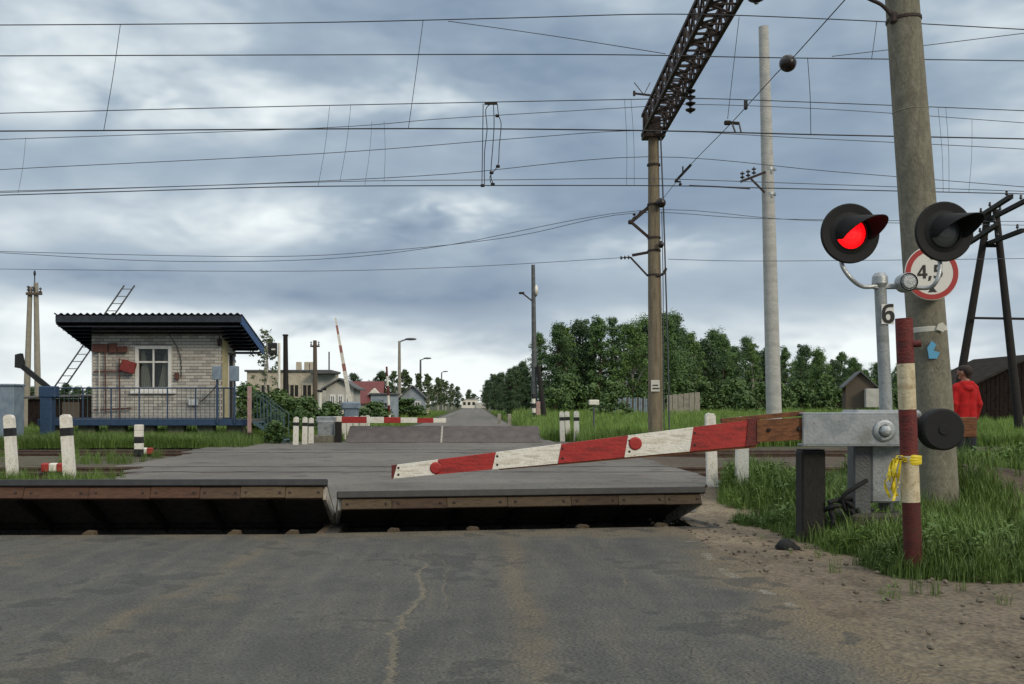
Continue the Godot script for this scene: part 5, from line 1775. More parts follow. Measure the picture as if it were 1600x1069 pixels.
	for s in n_sheets:
		mb = MB.new()
		var a0 := rx0 - 0.03 + s * sheet_w
		var a1 := minf(a0 + sheet_w + 0.02, rx1 + 0.03)
		var seg := int((a1 - a0) / pitch * 8)
		var lift := 0.004 * (s % 2)
		var prev := []
		for i in seg + 1:
			var x := a0 + (a1 - a0) * i / seg
			var wv := 0.028 * cos((x - rx0) / pitch * TAU)
			var nn := Vector3(0.028 * TAU / pitch * sin((x - rx0) / pitch * TAU), 1, 0).normalized()
			var cur := [Vector3(x, ry0 + wv + lift + 0.005, rz0 + 0.09), Vector3(x, ry1 + wv + lift + 0.005, rz1 - 0.05), nn, Vector3(x, ry0 + wv + lift - 0.006, rz0 + 0.09), Vector3(x, ry1 + wv + lift - 0.006, rz1 - 0.05)]
			if i > 0:
				mb.tri3(prev[0], cur[0], cur[1], prev[2], cur[2], cur[2])
				mb.tri3(prev[0], cur[1], prev[1], prev[2], cur[2], prev[2])
				mb.tri3(prev[3], cur[3], cur[4], -prev[2], -cur[2], -cur[2])
				mb.tri3(prev[3], cur[4], prev[4], -prev[2], -cur[2], -prev[2])
				mb.quad(prev[0], cur[0], cur[3], prev[3], Vector3(0, 0, 1))
			prev = cur
		obj("roof_sheet", mb, M.slate_sheet, roof)
	mb = MB.new()
	mb.cham(Vector3((rx0 + rx1) * 0.5, ry0 - 0.15, rz0 + 0.02), Vector3(rx1 - rx0, 0.21, 0.04), 0.008)
	obj("front_fascia", mb, M.eaves_board, roof)
	for s in [[rx0 + 0.02, "eaves_board"], [rx1 - 0.02, "verge_blue"]]:
		mb = MB.new()
		mb.prism(PackedVector2Array([Vector2(-rz0, ry0 - 0.31), Vector2(-rz1, ry1 - 0.31), Vector2(-rz1, ry1 - 0.045), Vector2(-rz0, ry0 - 0.045)]), 0.04, Transform3D(Basis(Vector3(0, 0, -1), Vector3(0, 1, 0), Vector3(1, 0, 0)), Vector3(s[0], 0, 0)))
		obj("verge_board", mb, M[s[1]], roof)
	var nb := 9
	for i in nb:
		mb = MB.new()
		var z := lerpf(rz0 - 0.03, rz1 + 0.03, (i + 0.5) / nb)
		var yy := lerpf(ry0, ry1, (i + 0.5) / nb) - 0.30
		mb.box(Vector3((rx0 + rx1) * 0.5, yy, z), Vector3(rx1 - rx0 - 0.1, 0.02, (rz0 - rz1) / nb - 0.015), Basis(Vector3.RIGHT, slope))
		obj("soffit_board", mb, M.eaves_board, roof)
	# things fixed to the front wall
	mb = MB.new()
	mb.cham(Vector3(-8.866, 1.411, -33.4) - base, Vector3(0.3, 0.2, 0.1), 0.015)
	obj("meter_box", mb, M.window_white, t)
	mb = MB.new()
	mb.tube(smooth_line([Vector3(-8.669, 1.411, -33.42) - base, Vector3(-8.474, 1.593, -33.45) - base, Vector3(-8.231, 1.837, -33.45) - base, Vector3(-8.089, 2.08, -33.45) - base]), 0.014, 6)
	mb.tube(smooth_line([Vector3(-9.69, 3.621, -33.45) - base, Vector3(-9.427, 3.215, -33.45) - base, Vector3(-9.285, 2.81, -33.45) - base, Vector3(-9.265, 2.201, -33.45) - base]), 0.012, 6)
	obj("cable", mb, M.wire, t)
	mb = MB.new()
	mb.cham(Vector3(-9.398, 2.241, -33.42) - base, Vector3(0.13, 0.24, 0.1), 0.015)
	obj("call_box", mb, M.maroon, t)
	mb = MB.new()
	mb.cham(Vector3(-8.036, 3.314, -33.4) - base, Vector3(0.12, 0.24, 0.16), 0.03)
	mb.tube([Vector3(-8.048, 3.56, -33.45) - base, Vector3(-8.036, 3.394, -33.4) - base], 0.02, 6)
	obj("wall_lamp", mb, M.rust_steel, t)
	# fire board with red tools
	var fb := thing("fire_board", "red fire tool board with hooks and poles on the hut's front wall", "fire board", Vector3(-11.531, 1.997, -33.38))
	var fo := fb.position
	for q in [[Vector3(-11.822, 3.131, -33.4), 0.48, 0.26], [Vector3(-11.417, 3.131, -33.4), 0.24, 0.3], [Vector3(-11.113, 3.091, -33.4), 0.3, 0.2]]:
		mb = MB.new()
		mb.cham(q[0] - fo, Vector3(q[1], q[2], 0.06), 0.01)
		obj("bucket_shelf", mb, M.maroon, fb)
	mb = MB.new()
	mb.cham(Vector3(-10.898, 2.541, -33.3) - fo, Vector3(0.46, 0.36, 0.14), 0.015, Basis(Vector3.BACK, -0.28))
	obj("red_box", mb, M.fire_red, fb)
	for q in [[Vector3(-12.017, 2.382, -33.38), Vector3(-10.803, 2.422, -33.38)], [Vector3(-12.017, 1.168, -33.38), Vector3(-10.823, 1.229, -33.38)]]:
		mb = MB.new()
		mb.bar(q[0] - fo, q[1] - fo, 0.04, 0.05)
		obj("rack_rail", mb, M.maroon, fb)
	for q in [[Vector3(-11.828, 2.967, -33.36), Vector3(-11.828, 1.087, -33.36)], [Vector3(-11.646, 3.089, -33.36), Vector3(-11.625, 1.027, -33.36)], [Vector3(-11.201, 2.806, -33.36), Vector3(-11.181, 0.885, -33.36)]]:
		mb = MB.new()
		mb.tube([q[0] - fo, q[1] - fo], 0.022, 6)
		obj("tool_pole", mb, M.paper if q[0].x < -11.8 else M.maroon, fb)
	# platform and railing
	var px0 := -13.313
	var px1 := -6.912
	var pl := thing("platform", "long blue edged platform on stub piers under the brick hut", "platform", Vector3((px0 + px1) * 0.5, 0.2, -34.0))
	var po := pl.position
	mb = MB.new()
	mb.cham(Vector3(0, 0.62, 0), Vector3(px1 - px0, 0.1, 3.3), 0.01)
	obj("deck", mb, M.grey_wood, pl)
	mb = MB.new()
	mb.cham(Vector3(0, 0.60, 1.69), Vector3(px1 - px0 + 0.04, 0.2, 0.08), 0.01)
	obj("edge_beam", mb, M.blue_paint, pl)
	for i in 7:
		mb = MB.new()
		mb.cham(Vector3(lerpf(px0, px1, (i + 0.5) / 7.0) - po.x, 0.22, 1.25), Vector3(0.5, 0.68, 0.4), 0.02)
		obj("pier", mb, M.old_concrete, pl)
	var rail := thing("railing", "thin blue steel railing along the front of the hut platform", "railing", Vector3(po.x, 0.87, -32.42))
	for q in [[0.98, 0.022], [0.06, 0.016]]:
		mb = MB.new()
		mb.tube([Vector3(px0 - po.x + 0.45, q[0], 0), Vector3(-7.383 - po.x, q[0], 0)], q[1], 8)
		obj("handrail", mb, M.blue_paint, rail)
	var nbars := 38
	for i in nbars + 1:
		mb = MB.new()
		var x := lerpf(px0 + 0.45, -7.383, float(i) / nbars) - po.x
		mb.tube([Vector3(x, 0.0, 0), Vector3(x, 0.98, 0)], 0.024 if i % 6 == 0 else 0.008, 6)
		obj("baluster", mb, M.blue_paint if i % 6 == 0 else M.teal_paint, rail)
	# steel boxes at the end of the railing
	for q in [[Vector3(-7.826, 2.306, -32.2), 0.25, 0.42, "grey blue steel box on the railing in front of the hut door"], [Vector3(-7.299, 2.287, -32.2), 0.26, 0.46, "larger grey blue steel box at the right end of the railing"]]:
		var b := thing("equipment_box", q[3], "box", Vector3(q[0].x, 0.87, -32.2))
		mb = MB.new()
		mb.cham(Vector3(0, q[0].y - 0.87, 0), Vector3(q[1], q[2], 0.2), 0.015)
		obj("case", mb, M.grey_blue, b)
		mb = MB.new()
		mb.tube([Vector3(0, -0.1, -0.03), Vector3(0, q[0].y - 0.9, -0.03)], 0.035, 8)
		obj("stand", mb, M.blue_paint, b)
	# steps down to the right, with teal side rails
	var st := thing("steps", "teal steel steps leading down from the platform towards the road", "steps", Vector3(-6.594, 0.2, -32.4))
	var run := -5.896 - -6.672
	for i in 5:
		mb = MB.new()
		mb.cham(Vector3(run * i / 4.0, 0.60 - i * 0.135, 0), Vector3(0.24, 0.035, 0.9), 0.008)
		obj("tread", mb, M.teal_paint, st)
	for s in [-0.47, 0.47]:
		mb = MB.new()
		mb.bar(Vector3(-0.06, 0.62, s), Vector3(run + 0.1, -0.02, s), 0.04, 0.10)
		mb.tube([Vector3(-0.05, 0.62, s), Vector3(-0.05, 1.55, s), Vector3(run + 0.06, 0.85, s), Vector3(run + 0.06, -0.05, s)], 0.014, 6)
		obj("side_rail", mb, M.teal_paint, st)
		for i in 7:
			mb = MB.new()
			var f2 := (i + 0.5) / 7.0
			mb.tube([Vector3(run * f2, 0.6 - 0.62 * f2, s), Vector3(run * f2 - 0.02, 1.5 - 0.65 * f2, s)], 0.011, 6)
			obj("bar", mb, M.teal_paint, st)
	var pp := thing("pink_post", "pale pink painted post with dark foot beside the platform steps", "post", Vector3(-6.793, 0.2, -32.0))
	mb = MB.new()
	mb.cham(Vector3(0, 0.95, 0), Vector3(0.12, 1.5, 0.1), 0.01)
	obj("shaft", mb, mk("pink_paint", [Color(0.60, 0.49, 0.47), Color(0.68, 0.57, 0.55)], 0.7, 0.5), pp)
	mb = MB.new()
	mb.cham(Vector3(0, 0.1, 0), Vector3(0.2, 0.4, 0.16), 0.02)
	obj("foot", mb, M.rust_steel, pp)
	# ladder leaning behind
	var ld := thing("ladder", "steel ladder leaning up behind the hut and past its roof", "ladder", Vector3(-14.384, 1.174, -36.4))
	var lo := ld.position
	var la := Vector3(-14.56, 1.968, -36.4) - lo
	var lb := Vector3(-12.045, 5.453, -36.4) - lo
	for s in [0.0, 1.0]:
		mb = MB.new()
		mb.bar(la + Vector3(s * 0.36, 0, -0.3), lb + Vector3(s * 0.36, 0, 0.0), 0.032, 0.045)
		obj("stile", mb, M.dark_enamel, ld)
	for i in 14:
		mb = MB.new()
		var p := (la + Vector3(0, 0, -0.3)).lerp(lb, (i + 0.5) / 14.0)
		mb.tube([p, p + Vector3(0.36, 0, 0)], 0.013, 6)
		obj("rung", mb, M.dark_enamel, ld)

# ------------------------------------------------------------------ left yard
func simple_box(parent: Node3D, called: String, at: Vector3, size: Vector3, m: String, r := 0.015) -> MeshInstance3D:
	var mb := MB.new()
	mb.cham(at, size, r)
	return obj(called, mb, M[m], parent)

func build_left_yard() -> void:
	var c := thing("relay_cabinet", "grey blue steel relay cabinet at the left edge behind the guide post", "cabinet", Vector3(-13.855, 0.1, -30.0))
	var w := -12.737 - -14.603
	simple_box(c, "plinth", Vector3(0, 0.06, 0), Vector3(w + 0.1, 0.2, 0.8), "old_concrete")
	simple_box(c, "case", Vector3(0, 0.96, 0), Vector3(w, 1.62, 0.7), "grey_blue", 0.02)
	simple_box(c, "lid", Vector3(0, 1.80, 0), Vector3(w + 0.08, 0.06, 0.8), "grey_blue", 0.015)
	for s in [-1.0, 1.0]:
		var dr := simple_box(c, "door", Vector3(s * w * 0.25, 0.96, 0.358), Vector3(w * 0.5 - 0.05, 1.5, 0.02), "grey_blue", 0.006)
		simple_box(dr, "handle", Vector3(-s * 0.06 + s * 0.1, 0.96, 0.378), Vector3(0.03, 0.14, 0.03), "black_steel", 0.006)
	# blue stand with raised dark arm
	var b := thing("barrier_stand", "blue steel stand with a dark arm tilted up to the left", "barrier", Vector3(-12.634, 0.1, -31.3))
	var o := b.position
	simple_box(b, "post", Vector3(0, 0.75, 0), Vector3(0.34, 1.5, 0.3), "blue_paint", 0.02)
	simple_box(b, "cap", Vector3(0.05, 1.62, 0), Vector3(0.5, 0.34, 0.36), "blue_paint", 0.03)
	simple_box(b, "foot", Vector3(0, 0.02, 0), Vector3(0.5, 0.2, 0.5), "old_concrete", 0.02)
	var mb := MB.new()
	mb.bar(Vector3(-12.518, 1.804, -31.2) - o, Vector3(-13.463, 2.579, -31.2) - o, 0.10, 0.15)
	obj("arm", mb, M.black_paint, b)
	mb = MB.new()
	mb.prism(PackedVector2Array([Vector2(-0.1, -0.16), Vector2(0.12, -0.2), Vector2(0.14, -0.04), Vector2(0.07, 0.26), Vector2(-0.09, 0.22)]), 0.2, Transform3D(Basis.IDENTITY, Vector3(-13.425, 2.598, -31.2) - o))
	obj("end_weight", mb, M.black_paint, b)
	# twin masts
	var tw := thing("twin_mast", "pair of pale concrete masts with a short antenna, left of the hut", "mast", Vector3(-23.35, 0.0, -56.0))
	o = tw.position
	mb = MB.new()
	mb.tube([Vector3(-23.758 - o.x, 0, 0), Vector3(-23.52, 7.595, -56.0) - o], [0.19, 0.12], 12)
	obj("shaft", mb, M.concrete, tw)
	mb = MB.new()
	mb.tube([Vector3(-23.045 - o.x, 0, 0.1), Vector3(-23.215, 7.798, -56.0) - o], [0.19, 0.12], 12)
	obj("shaft", mb, M.concrete, tw)
	simple_box(tw, "crosspiece", Vector3(-23.233, 7.201, -55.8) - o, Vector3(0.85, 0.14, 0.12), "grey_wood")
	for q in [Vector3(-23.537, 7.336, -55.8), Vector3(-23.267, 7.302, -55.8), Vector3(-22.895, 7.234, -55.8)]:
		mb = MB.new()
		insulator(mb, q - o, q - o + Vector3(0, 0.3, 0), 2, 0.09)
		obj("insulator", mb, M.porcelain, tw)
	mb = MB.new()
	mb.tube([Vector3(-23.282, 7.663, -56.0) - o, Vector3(-23.282, 8.342, -56.0) - o], 0.03, 6)
	mb.ball(Vector3(-23.282, 8.308, -56.0) - o, Vector3(0.07, 0.16, 0.07), 8, 5)
	obj("antenna", mb, M.wire, tw)
	# low dark sheds and fence far behind the platform
	var s := thing("shed", "low dark shed between the twin masts and the hut", "shed", Vector3(-19.152, 0.1, -50.0))
	simple_box(s, "wall", Vector3(0, 0.75, 0), Vector3(3.0, 1.5, 2.2), "barn_wood")
	var roof := simple_box(s, "roof", Vector3(0, 1.62, 0), Vector3(3.4, 0.1, 2.7), "grey_roof", 0.02)
	roof.rotation.z = 0.03
	simple_box(s, "door", Vector3(0.5, 0.7, 1.11), Vector3(0.8, 1.3, 0.04), "grey_wood", 0.01)

# ------------------------------------------------------------------ far side of the crossing
func build_far_crossing() -> void:
	# raised plates, hinged on our side
	for q in [[-2.42, 2.84, "far left raised plate in the road, seen from its dark upper side"], [0.54, 2.96, "far right raised plate in the road, seen from its dark upper side"]]:
		var t := thing("barrier_plate", q[2], "barrier plate", Vector3(q[0], 0.215, -31.72))
		t.basis = Basis(Vector3.UP, PI) * Basis(Vector3.RIGHT, -0.40)
		var mb := MB.new()
		mb.cham(Vector3(0, -0.02, 0.6), Vector3(q[1], 0.04, 1.2), 0.006)
		obj("lid", mb, M.far_lid, t)
		mb = MB.new()
		mb.cham(Vector3(0, -0.11, 1.18), Vector3(q[1], 0.14, 0.05), 0.006)
		obj("front_edge", mb, M.brown_beam, t)
		for s in [-1.0, 1.0]:
			mb = MB.new()
			mb.prism(PackedVector2Array([Vector2(0.0, -0.04), Vector2(0.0, -0.14), Vector2(1.15, -0.2), Vector2(1.15, -0.04)]), 0.035, Transform3D(Basis(Vector3(0, 0, 1), Vector3(0, 1, 0), Vector3(-1, 0, 0)), Vector3(s * (q[1] * 0.5 - 0.02), 0, 0)))
			obj("side_plate", mb, M.pale_edge, t)
	var dv := thing("pale_strip", "narrow pale strip between the two far raised plates", "strip", Vector3(-0.97, 0.21, -31.75))
	var m2 := MB.new()
	m2.box(Vector3(0, -0.02, -0.58), Vector3(0.09, 0.04, 1.2))
	obj("strip", m2, M.pale_edge, dv)
	dv.basis = Basis(Vector3.RIGHT, 0.40)
	# lowered far boom
	var b := thing("crossing_barrier", "lowered red and white boom across the far left lane with grey machine", "barrier", Vector3(-4.544, 0.2, -32.6))
	var o := b.position
	simple_box(b, "machine_case", Vector3(-4.544, 0.54, -32.6) - o, Vector3(0.5, 0.62, 0.45), "grey_enamel", 0.03)
	simple_box(b, "foundation", Vector3(0, 0.05, 0), Vector3(0.7, 0.3, 0.6), "old_concrete", 0.02)
	simple_box(b, "boom_frame", Vector3(-4.537, 0.877, -32.55) - o, Vector3(0.62, 0.2, 0.16), "silver_paint", 0.02)
	var segs := [[522, 534, "boom_white"], [534, 573, "boom_red"], [573, 600, "boom_white"], [600, 626, "boom_red"], [626, 652, "boom_white"], [652, 677, "boom_red"], [677, 697, "boom_white"]]
	for i in segs.size():
		var s: Array = segs[i]
		var xa: float = (s[0] - 740.0) * 32.6 / 1650.0 - o.x
		var xb: float = (s[1] - 740.0) * 32.6 / 1650.0 - o.x - 0.002
		var hh := 0.21 - i * 0.012
		simple_box(b, "boom_section", Vector3((xa + xb) * 0.5, 0.876 - o.y - i * 0.004, 0), Vector3(xb - xa, hh, 0.06), s[2], 0.006)
	var rp := thing("rest_post", "dark wooden rest post under the far lowered boom", "post", Vector3(-4.137, 0.1, -32.3))
	simple_box(rp, "timber", Vector3(0, 0.36, 0), Vector3(0.19, 0.72, 0.19), "tarred_wood", 0.015)
	# raised boom farther back
	b = thing("crossing_barrier", "raised red and white boom leaning left above its small grey machine", "barrier", Vector3(-4.63, 0.2, -40.0))
	o = b.position
	simple_box(b, "machine_case", Vector3(0, 0.62, 0), Vector3(0.52, 1.24, 0.5), "grey_blue", 0.05)
	simple_box(b, "machine_head", Vector3(0, 1.10, 0.1), Vector3(0.7, 0.3, 0.4), "grey_blue", 0.06)
	var p0 := Vector3(-4.607, 1.157, -39.8) - o
	var p1 := Vector3(-5.21, 4.606, -39.8) - o
	var cuts := [0.0, 0.42, 0.50, 0.62, 0.70, 0.82, 0.92, 1.0]
	for i in 7:
		var mb := MB.new()
		mb.bar(p0.lerp(p1, cuts[i]), p0.lerp(p1, cuts[i + 1]), 0.15 - i * 0.015, 0.06, Vector3.BACK)
		obj("boom_section", mb, M["boom_white" if i % 2 == 0 else "faded_red"], b)
	# red and white mast beyond
	var st := thing("striped_mast", "thin red and white striped mast left of the nearest street lamp", "mast", Vector3(-4.764, 0.2, -60.0))
	o = st.position
	for i in 6:
		var mb := MB.new()
		mb.tube([Vector3(-0.03 * i, i * 0.55, 0), Vector3(-0.03 * (i + 1), (i + 1) * 0.55 - 0.002, 0)], 0.085 - i * 0.006, 8)
		obj("painted_band", mb, M["white_paint" if i % 2 == 0 else "dark_red"], st)
	# signals and poles seen left of the raised boom
	var sg := thing("rear_signal", "black boxed signal seen from behind on a white pole beside the hut roof", "traffic signal", Vector3(-8.107, 0.2, -44.0))
	o = sg.position
	var mb2 := MB.new()
	mb2.tube([Vector3(0, 0, 0), Vector3(-8.107, 3.91, -44.0) - o], 0.055, 8)
	obj("mast", mb2, M.white_paint, sg)
	simple_box(sg, "head", Vector3(-8.373, 3.67, -44.0) - o, Vector3(0.36, 0.5, 0.2), "black_paint", 0.03)
	simple_box(sg, "white_mark", Vector3(-8.324, 3.637, -43.88) - o, Vector3(0.16, 0.06, 0.02), "white_paint", 0.004)
	var wp := thing("wooden_pole", "dark wooden pole between the hut and the beige building", "pole", Vector3(-8.168, 0.1, -46.0))
	mb2 = MB.new()
	mb2.tube([Vector3(0, -0.2, 0), Vector3(-0.03, 4.361 - 0.1, 0)], [0.14, 0.10], 12)
	obj("shaft", mb2, M.tarred_wood, wp)
	simple_box(wp, "cap", Vector3(-0.03, 4.361 - 0.1, 0), Vector3(0.22, 0.08, 0.22), "tarred_wood")
	wp = thing("wooden_pole", "grey wooden pole with crossarm in front of the beige building", "pole", Vector3(-8.383, 0.1, -56.0))
	o = wp.position
	mb2 = MB.new()
	mb2.tube([Vector3(0, -0.2, 0), Vector3(-8.417, 4.744, -56.0) - o], [0.14, 0.10], 12)
	obj("shaft", mb2, M.grey_wood, wp)
	simple_box(wp, "crossarm", Vector3(-8.417, 4.438, -56.0) - o, Vector3(0.5, 0.1, 0.1), "grey_wood")
	for s in [-0.2, 0.0, 0.2]:
		var mb := MB.new()
		insulator(mb, Vector3(-8.417, 4.438, -56.0) - o + Vector3(s, 0.05, 0), Vector3(-8.417, 4.438, -56.0) - o + Vector3(s, 0.25, 0), 2, 0.06)
		obj("insulator", mb, M.porcelain, wp)
	wp = thing("white_post", "short white post with dark cap before the beige building", "post", Vector3(-6.4, 0.2, -44.0))
	mb2 = MB.new()
	mb2.tube([Vector3.ZERO, Vector3(0, 1.883 - 0.2, 0)], 0.07, 10)
	obj("shaft", mb2, M.white_paint, wp)
	simple_box(wp, "cap", Vector3(0, 1.91 - 0.2, 0), Vector3(0.2, 0.1, 0.2), "black_paint")
	# right side: white box on a post, lamp pole with strut, striped mast
	var bx := thing("sign_box", "small white box on a thin post in the grass right of the road", "box", Vector3(3.874, 0.2, -34.0))
	simple_box(bx, "box", Vector3(0, 1.412 - 0.2, 0), Vector3(0.32, 0.17, 0.2), "white_paint", 0.02)
	mb2 = MB.new()
	mb2.tube([Vector3(0, -0.2, 0), Vector3(0, 1.35 - 0.2, 0)], 0.03, 8)
	obj("post", mb2, M.dark_enamel, bx)
	var lp := thing("lamp_pole", "tall slim dark pole with small lamp arm, right of the road", "street lamp", Vector3(3.316, 0.1, -57.0))
	o = lp.position
	mb2 = MB.new()
	mb2.tube([Vector3(0, -0.2, 0), Vector3(3.213, 8.881, -57.0) - o], [0.17, 0.10], 12)
	obj("shaft", mb2, M.dark_enamel, lp)
	mb2 = MB.new()
	mb2.bar(Vector3(3.144, 6.946, -57.0) - o, Vector3(2.625, 7.361, -57.0) - o, 0.07, 0.07)
	obj("arm", mb2, M.rust_steel, lp)
	simple_box(lp, "lamp", Vector3(2.591, 7.361, -57.0) - o, Vector3(0.3, 0.12, 0.16), "black_steel", 0.03)
	mb2 = MB.new()
	mb2.ball(Vector3(3.38, 7.488, -56.9) - o, Vector3(0.1, 0.32, 0.1), 8, 6)
	mb2.tube([Vector3(3.213, 7.085, -57.0) - o, Vector3(3.385, 7.223, -57.0) - o], 0.04, 6)
	obj("white_insulator", mb2, M.white_paint, lp)
	lp = thing("strut_pole", "dark wooden strut leaning against the slim lamp pole", "pole", Vector3(3.863, 0.1, -56.4))
	o = lp.position
	mb2 = MB.new()
	mb2.tube([Vector3(0, -0.2, 0), Vector3(3.477, 3.415, -56.8) - o], [0.15, 0.12], 12)
	obj("shaft", mb2, M.tarred_wood, lp)
	st = thing("striped_mast", "black and white striped mast at the foot of the slim lamp pole", "mast", Vector3(3.109, 0.2, -54.0))
	for i in 7:
		var mb := MB.new()
		mb.tube([Vector3(-0.008 * i, i * 0.24, 0), Vector3(-0.008 * (i + 1), (i + 1) * 0.24 - 0.002, 0)], 0.10, 10)
		obj("painted_band", mb, M["black_paint" if i % 2 == 0 else "white_paint"], st)
	simple_box(st, "notice", Vector3(0.2, 0.95, 0.0), Vector3(0.2, 0.7, 0.03), "pink_paint", 0.004)

# ------------------------------------------------------------------ the village beyond
func gable_house(called: String, label: String, at: Vector3, w: float, dep: float, h: float, ridge: float, wall: String, roofm: String, turn := 0.0, cat := "house") -> Node3D:
	var t := thing(called, label, cat, at)
	t.rotation.y = turn
	var mb := MB.new()
	mb.prism(PackedVector2Array([Vector2(-w * 0.5, 0), Vector2(w * 0.5, 0), Vector2(w * 0.5, h), Vector2(0, ridge - 0.05), Vector2(-w * 0.5, h)]), dep)
	obj("wall", mb, M[wall], t)
	var sl := Vector2(w * 0.5, h - ridge)
	var e := sl.normalized() * 0.35
	for s in [-1.0, 1.0]:
		mb = MB.new()
		mb.prism(PackedVector2Array([Vector2(0, ridge + 0.02), Vector2(s * (w * 0.5 + e.x), h + e.y), Vector2(s * (w * 0.5 + e.x), h + e.y + 0.1), Vector2(0, ridge + 0.12)]), dep + 0.6)
		obj("roof", mb, M[roofm], t)
	return t

func window_on(t: Node3D, at: Vector3, w: float, h: float, frame := "window_white") -> void:
	var win := simple_box(t, "window", at, Vector3(w, h, 0.08), frame, 0.01)
	simple_box(win, "pane", at + Vector3(0, 0, 0.035), Vector3(w - 0.2, h - 0.2, 0.03), "room_dark", 0.004)
	simple_box(win, "glazing_bar", at + Vector3(0, 0, 0.045), Vector3(0.06, h - 0.2, 0.03), frame, 0.004)

func build_village() -> void:
	# the long beige building
	var d := 72.0
	var b := thing("beige_building", "long low beige building with flat roof behind the wooden poles", "building", Vector3(-12.916, 0.1, -76.0))
	var o := b.position
	var w := -9.867 - -15.607
	var h := 3.637 - 0.1
	simple_box(b, "wall", Vector3(0, h * 0.5, 0), Vector3(w, h, 5.0), "beige_wall", 0.02)
	simple_box(b, "roof", Vector3(0, h + 0.05, 0), Vector3(w + 0.3, 0.14, 5.3), "grey_roof", 0.02)
	simple_box(b, "canopy", Vector3(-10.264, 3.518, -73.0) - o, Vector3(1.9, 0.14, 1.4), "grey_roof", 0.02)
	simple_box(b, "bay", Vector3(-10.32 - o.x, h * 0.5 - 0.1, 2.5), Vector3(1.4, h - 0.2, 0.5), "pale_wall", 0.02)
	for q in [415.0, 460.0, 480.0]:
		window_on(b, Vector3((q - 740.0) * 73.5 / 1650.0 - o.x, h * 0.62, 2.53), 0.75, 1.0, "beige_wall")
	var roof: Node3D = b.get_node("roof")
	for q in [461.0, 474.0, 483.0]:
		simple_box(roof, "chimney", Vector3((q - 740.0) * 74.0 / 1650.0 - o.x, h + 0.4, 0.4), Vector3(0.35, 0.7, 0.4), "beige_wall", 0.02)
	var mb := MB.new()
	mb.tube([Vector3(-10.405 - o.x, h, 0), Vector3(-10.405 - o.x, h + 1.5, 0)], 0.05, 6)
	obj("aerial", mb, M.wire, roof)
	# grey house with three dark windows
	b = gable_house("grey_house", "pale grey house with three dark windows behind the raised boom", Vector3(-8.49, 0.1, -69.0), -7.583 - -9.314, 4.0, 2.422 - 0.1, 2.916 - 0.1, "pale_wall", "grey_roof")
	for i in 3:
		window_on(b, Vector3(-0.45 + i * 0.5, 1.55, 2.03), 0.36, 0.62)
	b.rotation.y = 0.0
	# red roof
	b = gable_house("red_roofed_house", "house with steep dark red roof and small white gable", Vector3(-9.256, 0.1, -92.0), 3.6, 2.4, 1.5, 3.246 - 0.1, "pale_wall", "red_roof", PI * 0.5)
	var dm := simple_box(b, "dormer", Vector3(-1.3, 1.9, 0.75), Vector3(1.1, 0.8, 0.5), "pale_wall", 0.02)
	mb = MB.new()
	mb.prism(PackedVector2Array([Vector2(-0.55, 0), Vector2(0.55, 0), Vector2(0, 0.55)]), 1.2, Transform3D(Basis(Vector3.UP, -PI * 0.5), Vector3(-1.3, 2.1, 0.75)))
	obj("gable", mb, M.white_paint, dm)
	# cream wall in front
	b = thing("garden_wall", "cream garden wall of panels in front of the red roofed house", "wall", Vector3(-6.162, 0.1, -62.0))
	for i in 6:
		simple_box(b, "wall_panel", Vector3(-1.0 + i * 0.42, 0.5, 0), Vector3(0.4, 1.05, 0.12), "pale_wall" if i % 3 else "cream_paint", 0.02)
	# blue grey kiosk
	b = thing("kiosk", "blue grey kiosk with dark window left of the street lamps", "kiosk", Vector3(-5.64, 0.1, -67.0))
	w = -4.76 - -6.36
	h = 1.95 - 0.1
	simple_box(b, "wall", Vector3(0, h * 0.5, 0), Vector3(w, h, 2.0), "blue_wall", 0.02)
	simple_box(b, "roof", Vector3(0, h + 0.05, 0), Vector3(w + 0.2, 0.12, 2.3), "grey_roof", 0.02)
	window_on(b, Vector3(0.25, h * 0.66, 1.03), 0.5, 0.45, "blue_wall")
	simple_box(b, "door", Vector3(-0.4, h * 0.44, 1.02), Vector3(0.5, h * 0.85, 0.05), "grey_blue", 0.01)
	# blue house farther
	b = gable_house("blue_house", "small pale blue house with grey roof behind the second street lamp", Vector3(-6.045, 0.1, -106.0), 2.3, 3.0, 2.0, 3.132 - 0.1, "blue_wall", "grey_roof")
	window_on(b, Vector3(-0.4, 1.2, 1.53), 0.6, 0.7)
	window_on(b, Vector3(0.5, 1.2, 1.53), 0.6, 0.7)
	b = thing("garden_wall", "low cream wall along the verge under the blue house", "wall", Vector3(-5.353, 0.1, -96.0))
	for i in 5:
		simple_box(b, "wall_panel", Vector3(-1.0 + i * 0.5, 0.36, 0), Vector3(0.49, 0.7, 0.15), "cream_paint", 0.02)
	# where the road ends
	b = thing("white_building", "low white building far off where the road ends", "building", Vector3(-0.582, 0.1, -322.0))
	simple_box(b, "wall", Vector3(-0.6, 1.4, 0), Vector3(5.0, 2.6, 4.0), "white_paint", 0.05)
	simple_box(b, "wall", Vector3(2.8, 0.9, 0.6), Vector3(3.0, 1.6, 4.0), "pale_wall", 0.05)
	simple_box(b, "roof", Vector3(-0.6, 2.78, 0), Vector3(5.4, 0.2, 4.4), "pale_wall", 0.05)
	for i in 3:
		simple_box(b, "window", Vector3(-2.2 + i * 1.4, 1.5, 2.02), Vector3(0.8, 0.9, 0.06), "room_dark", 0.01)
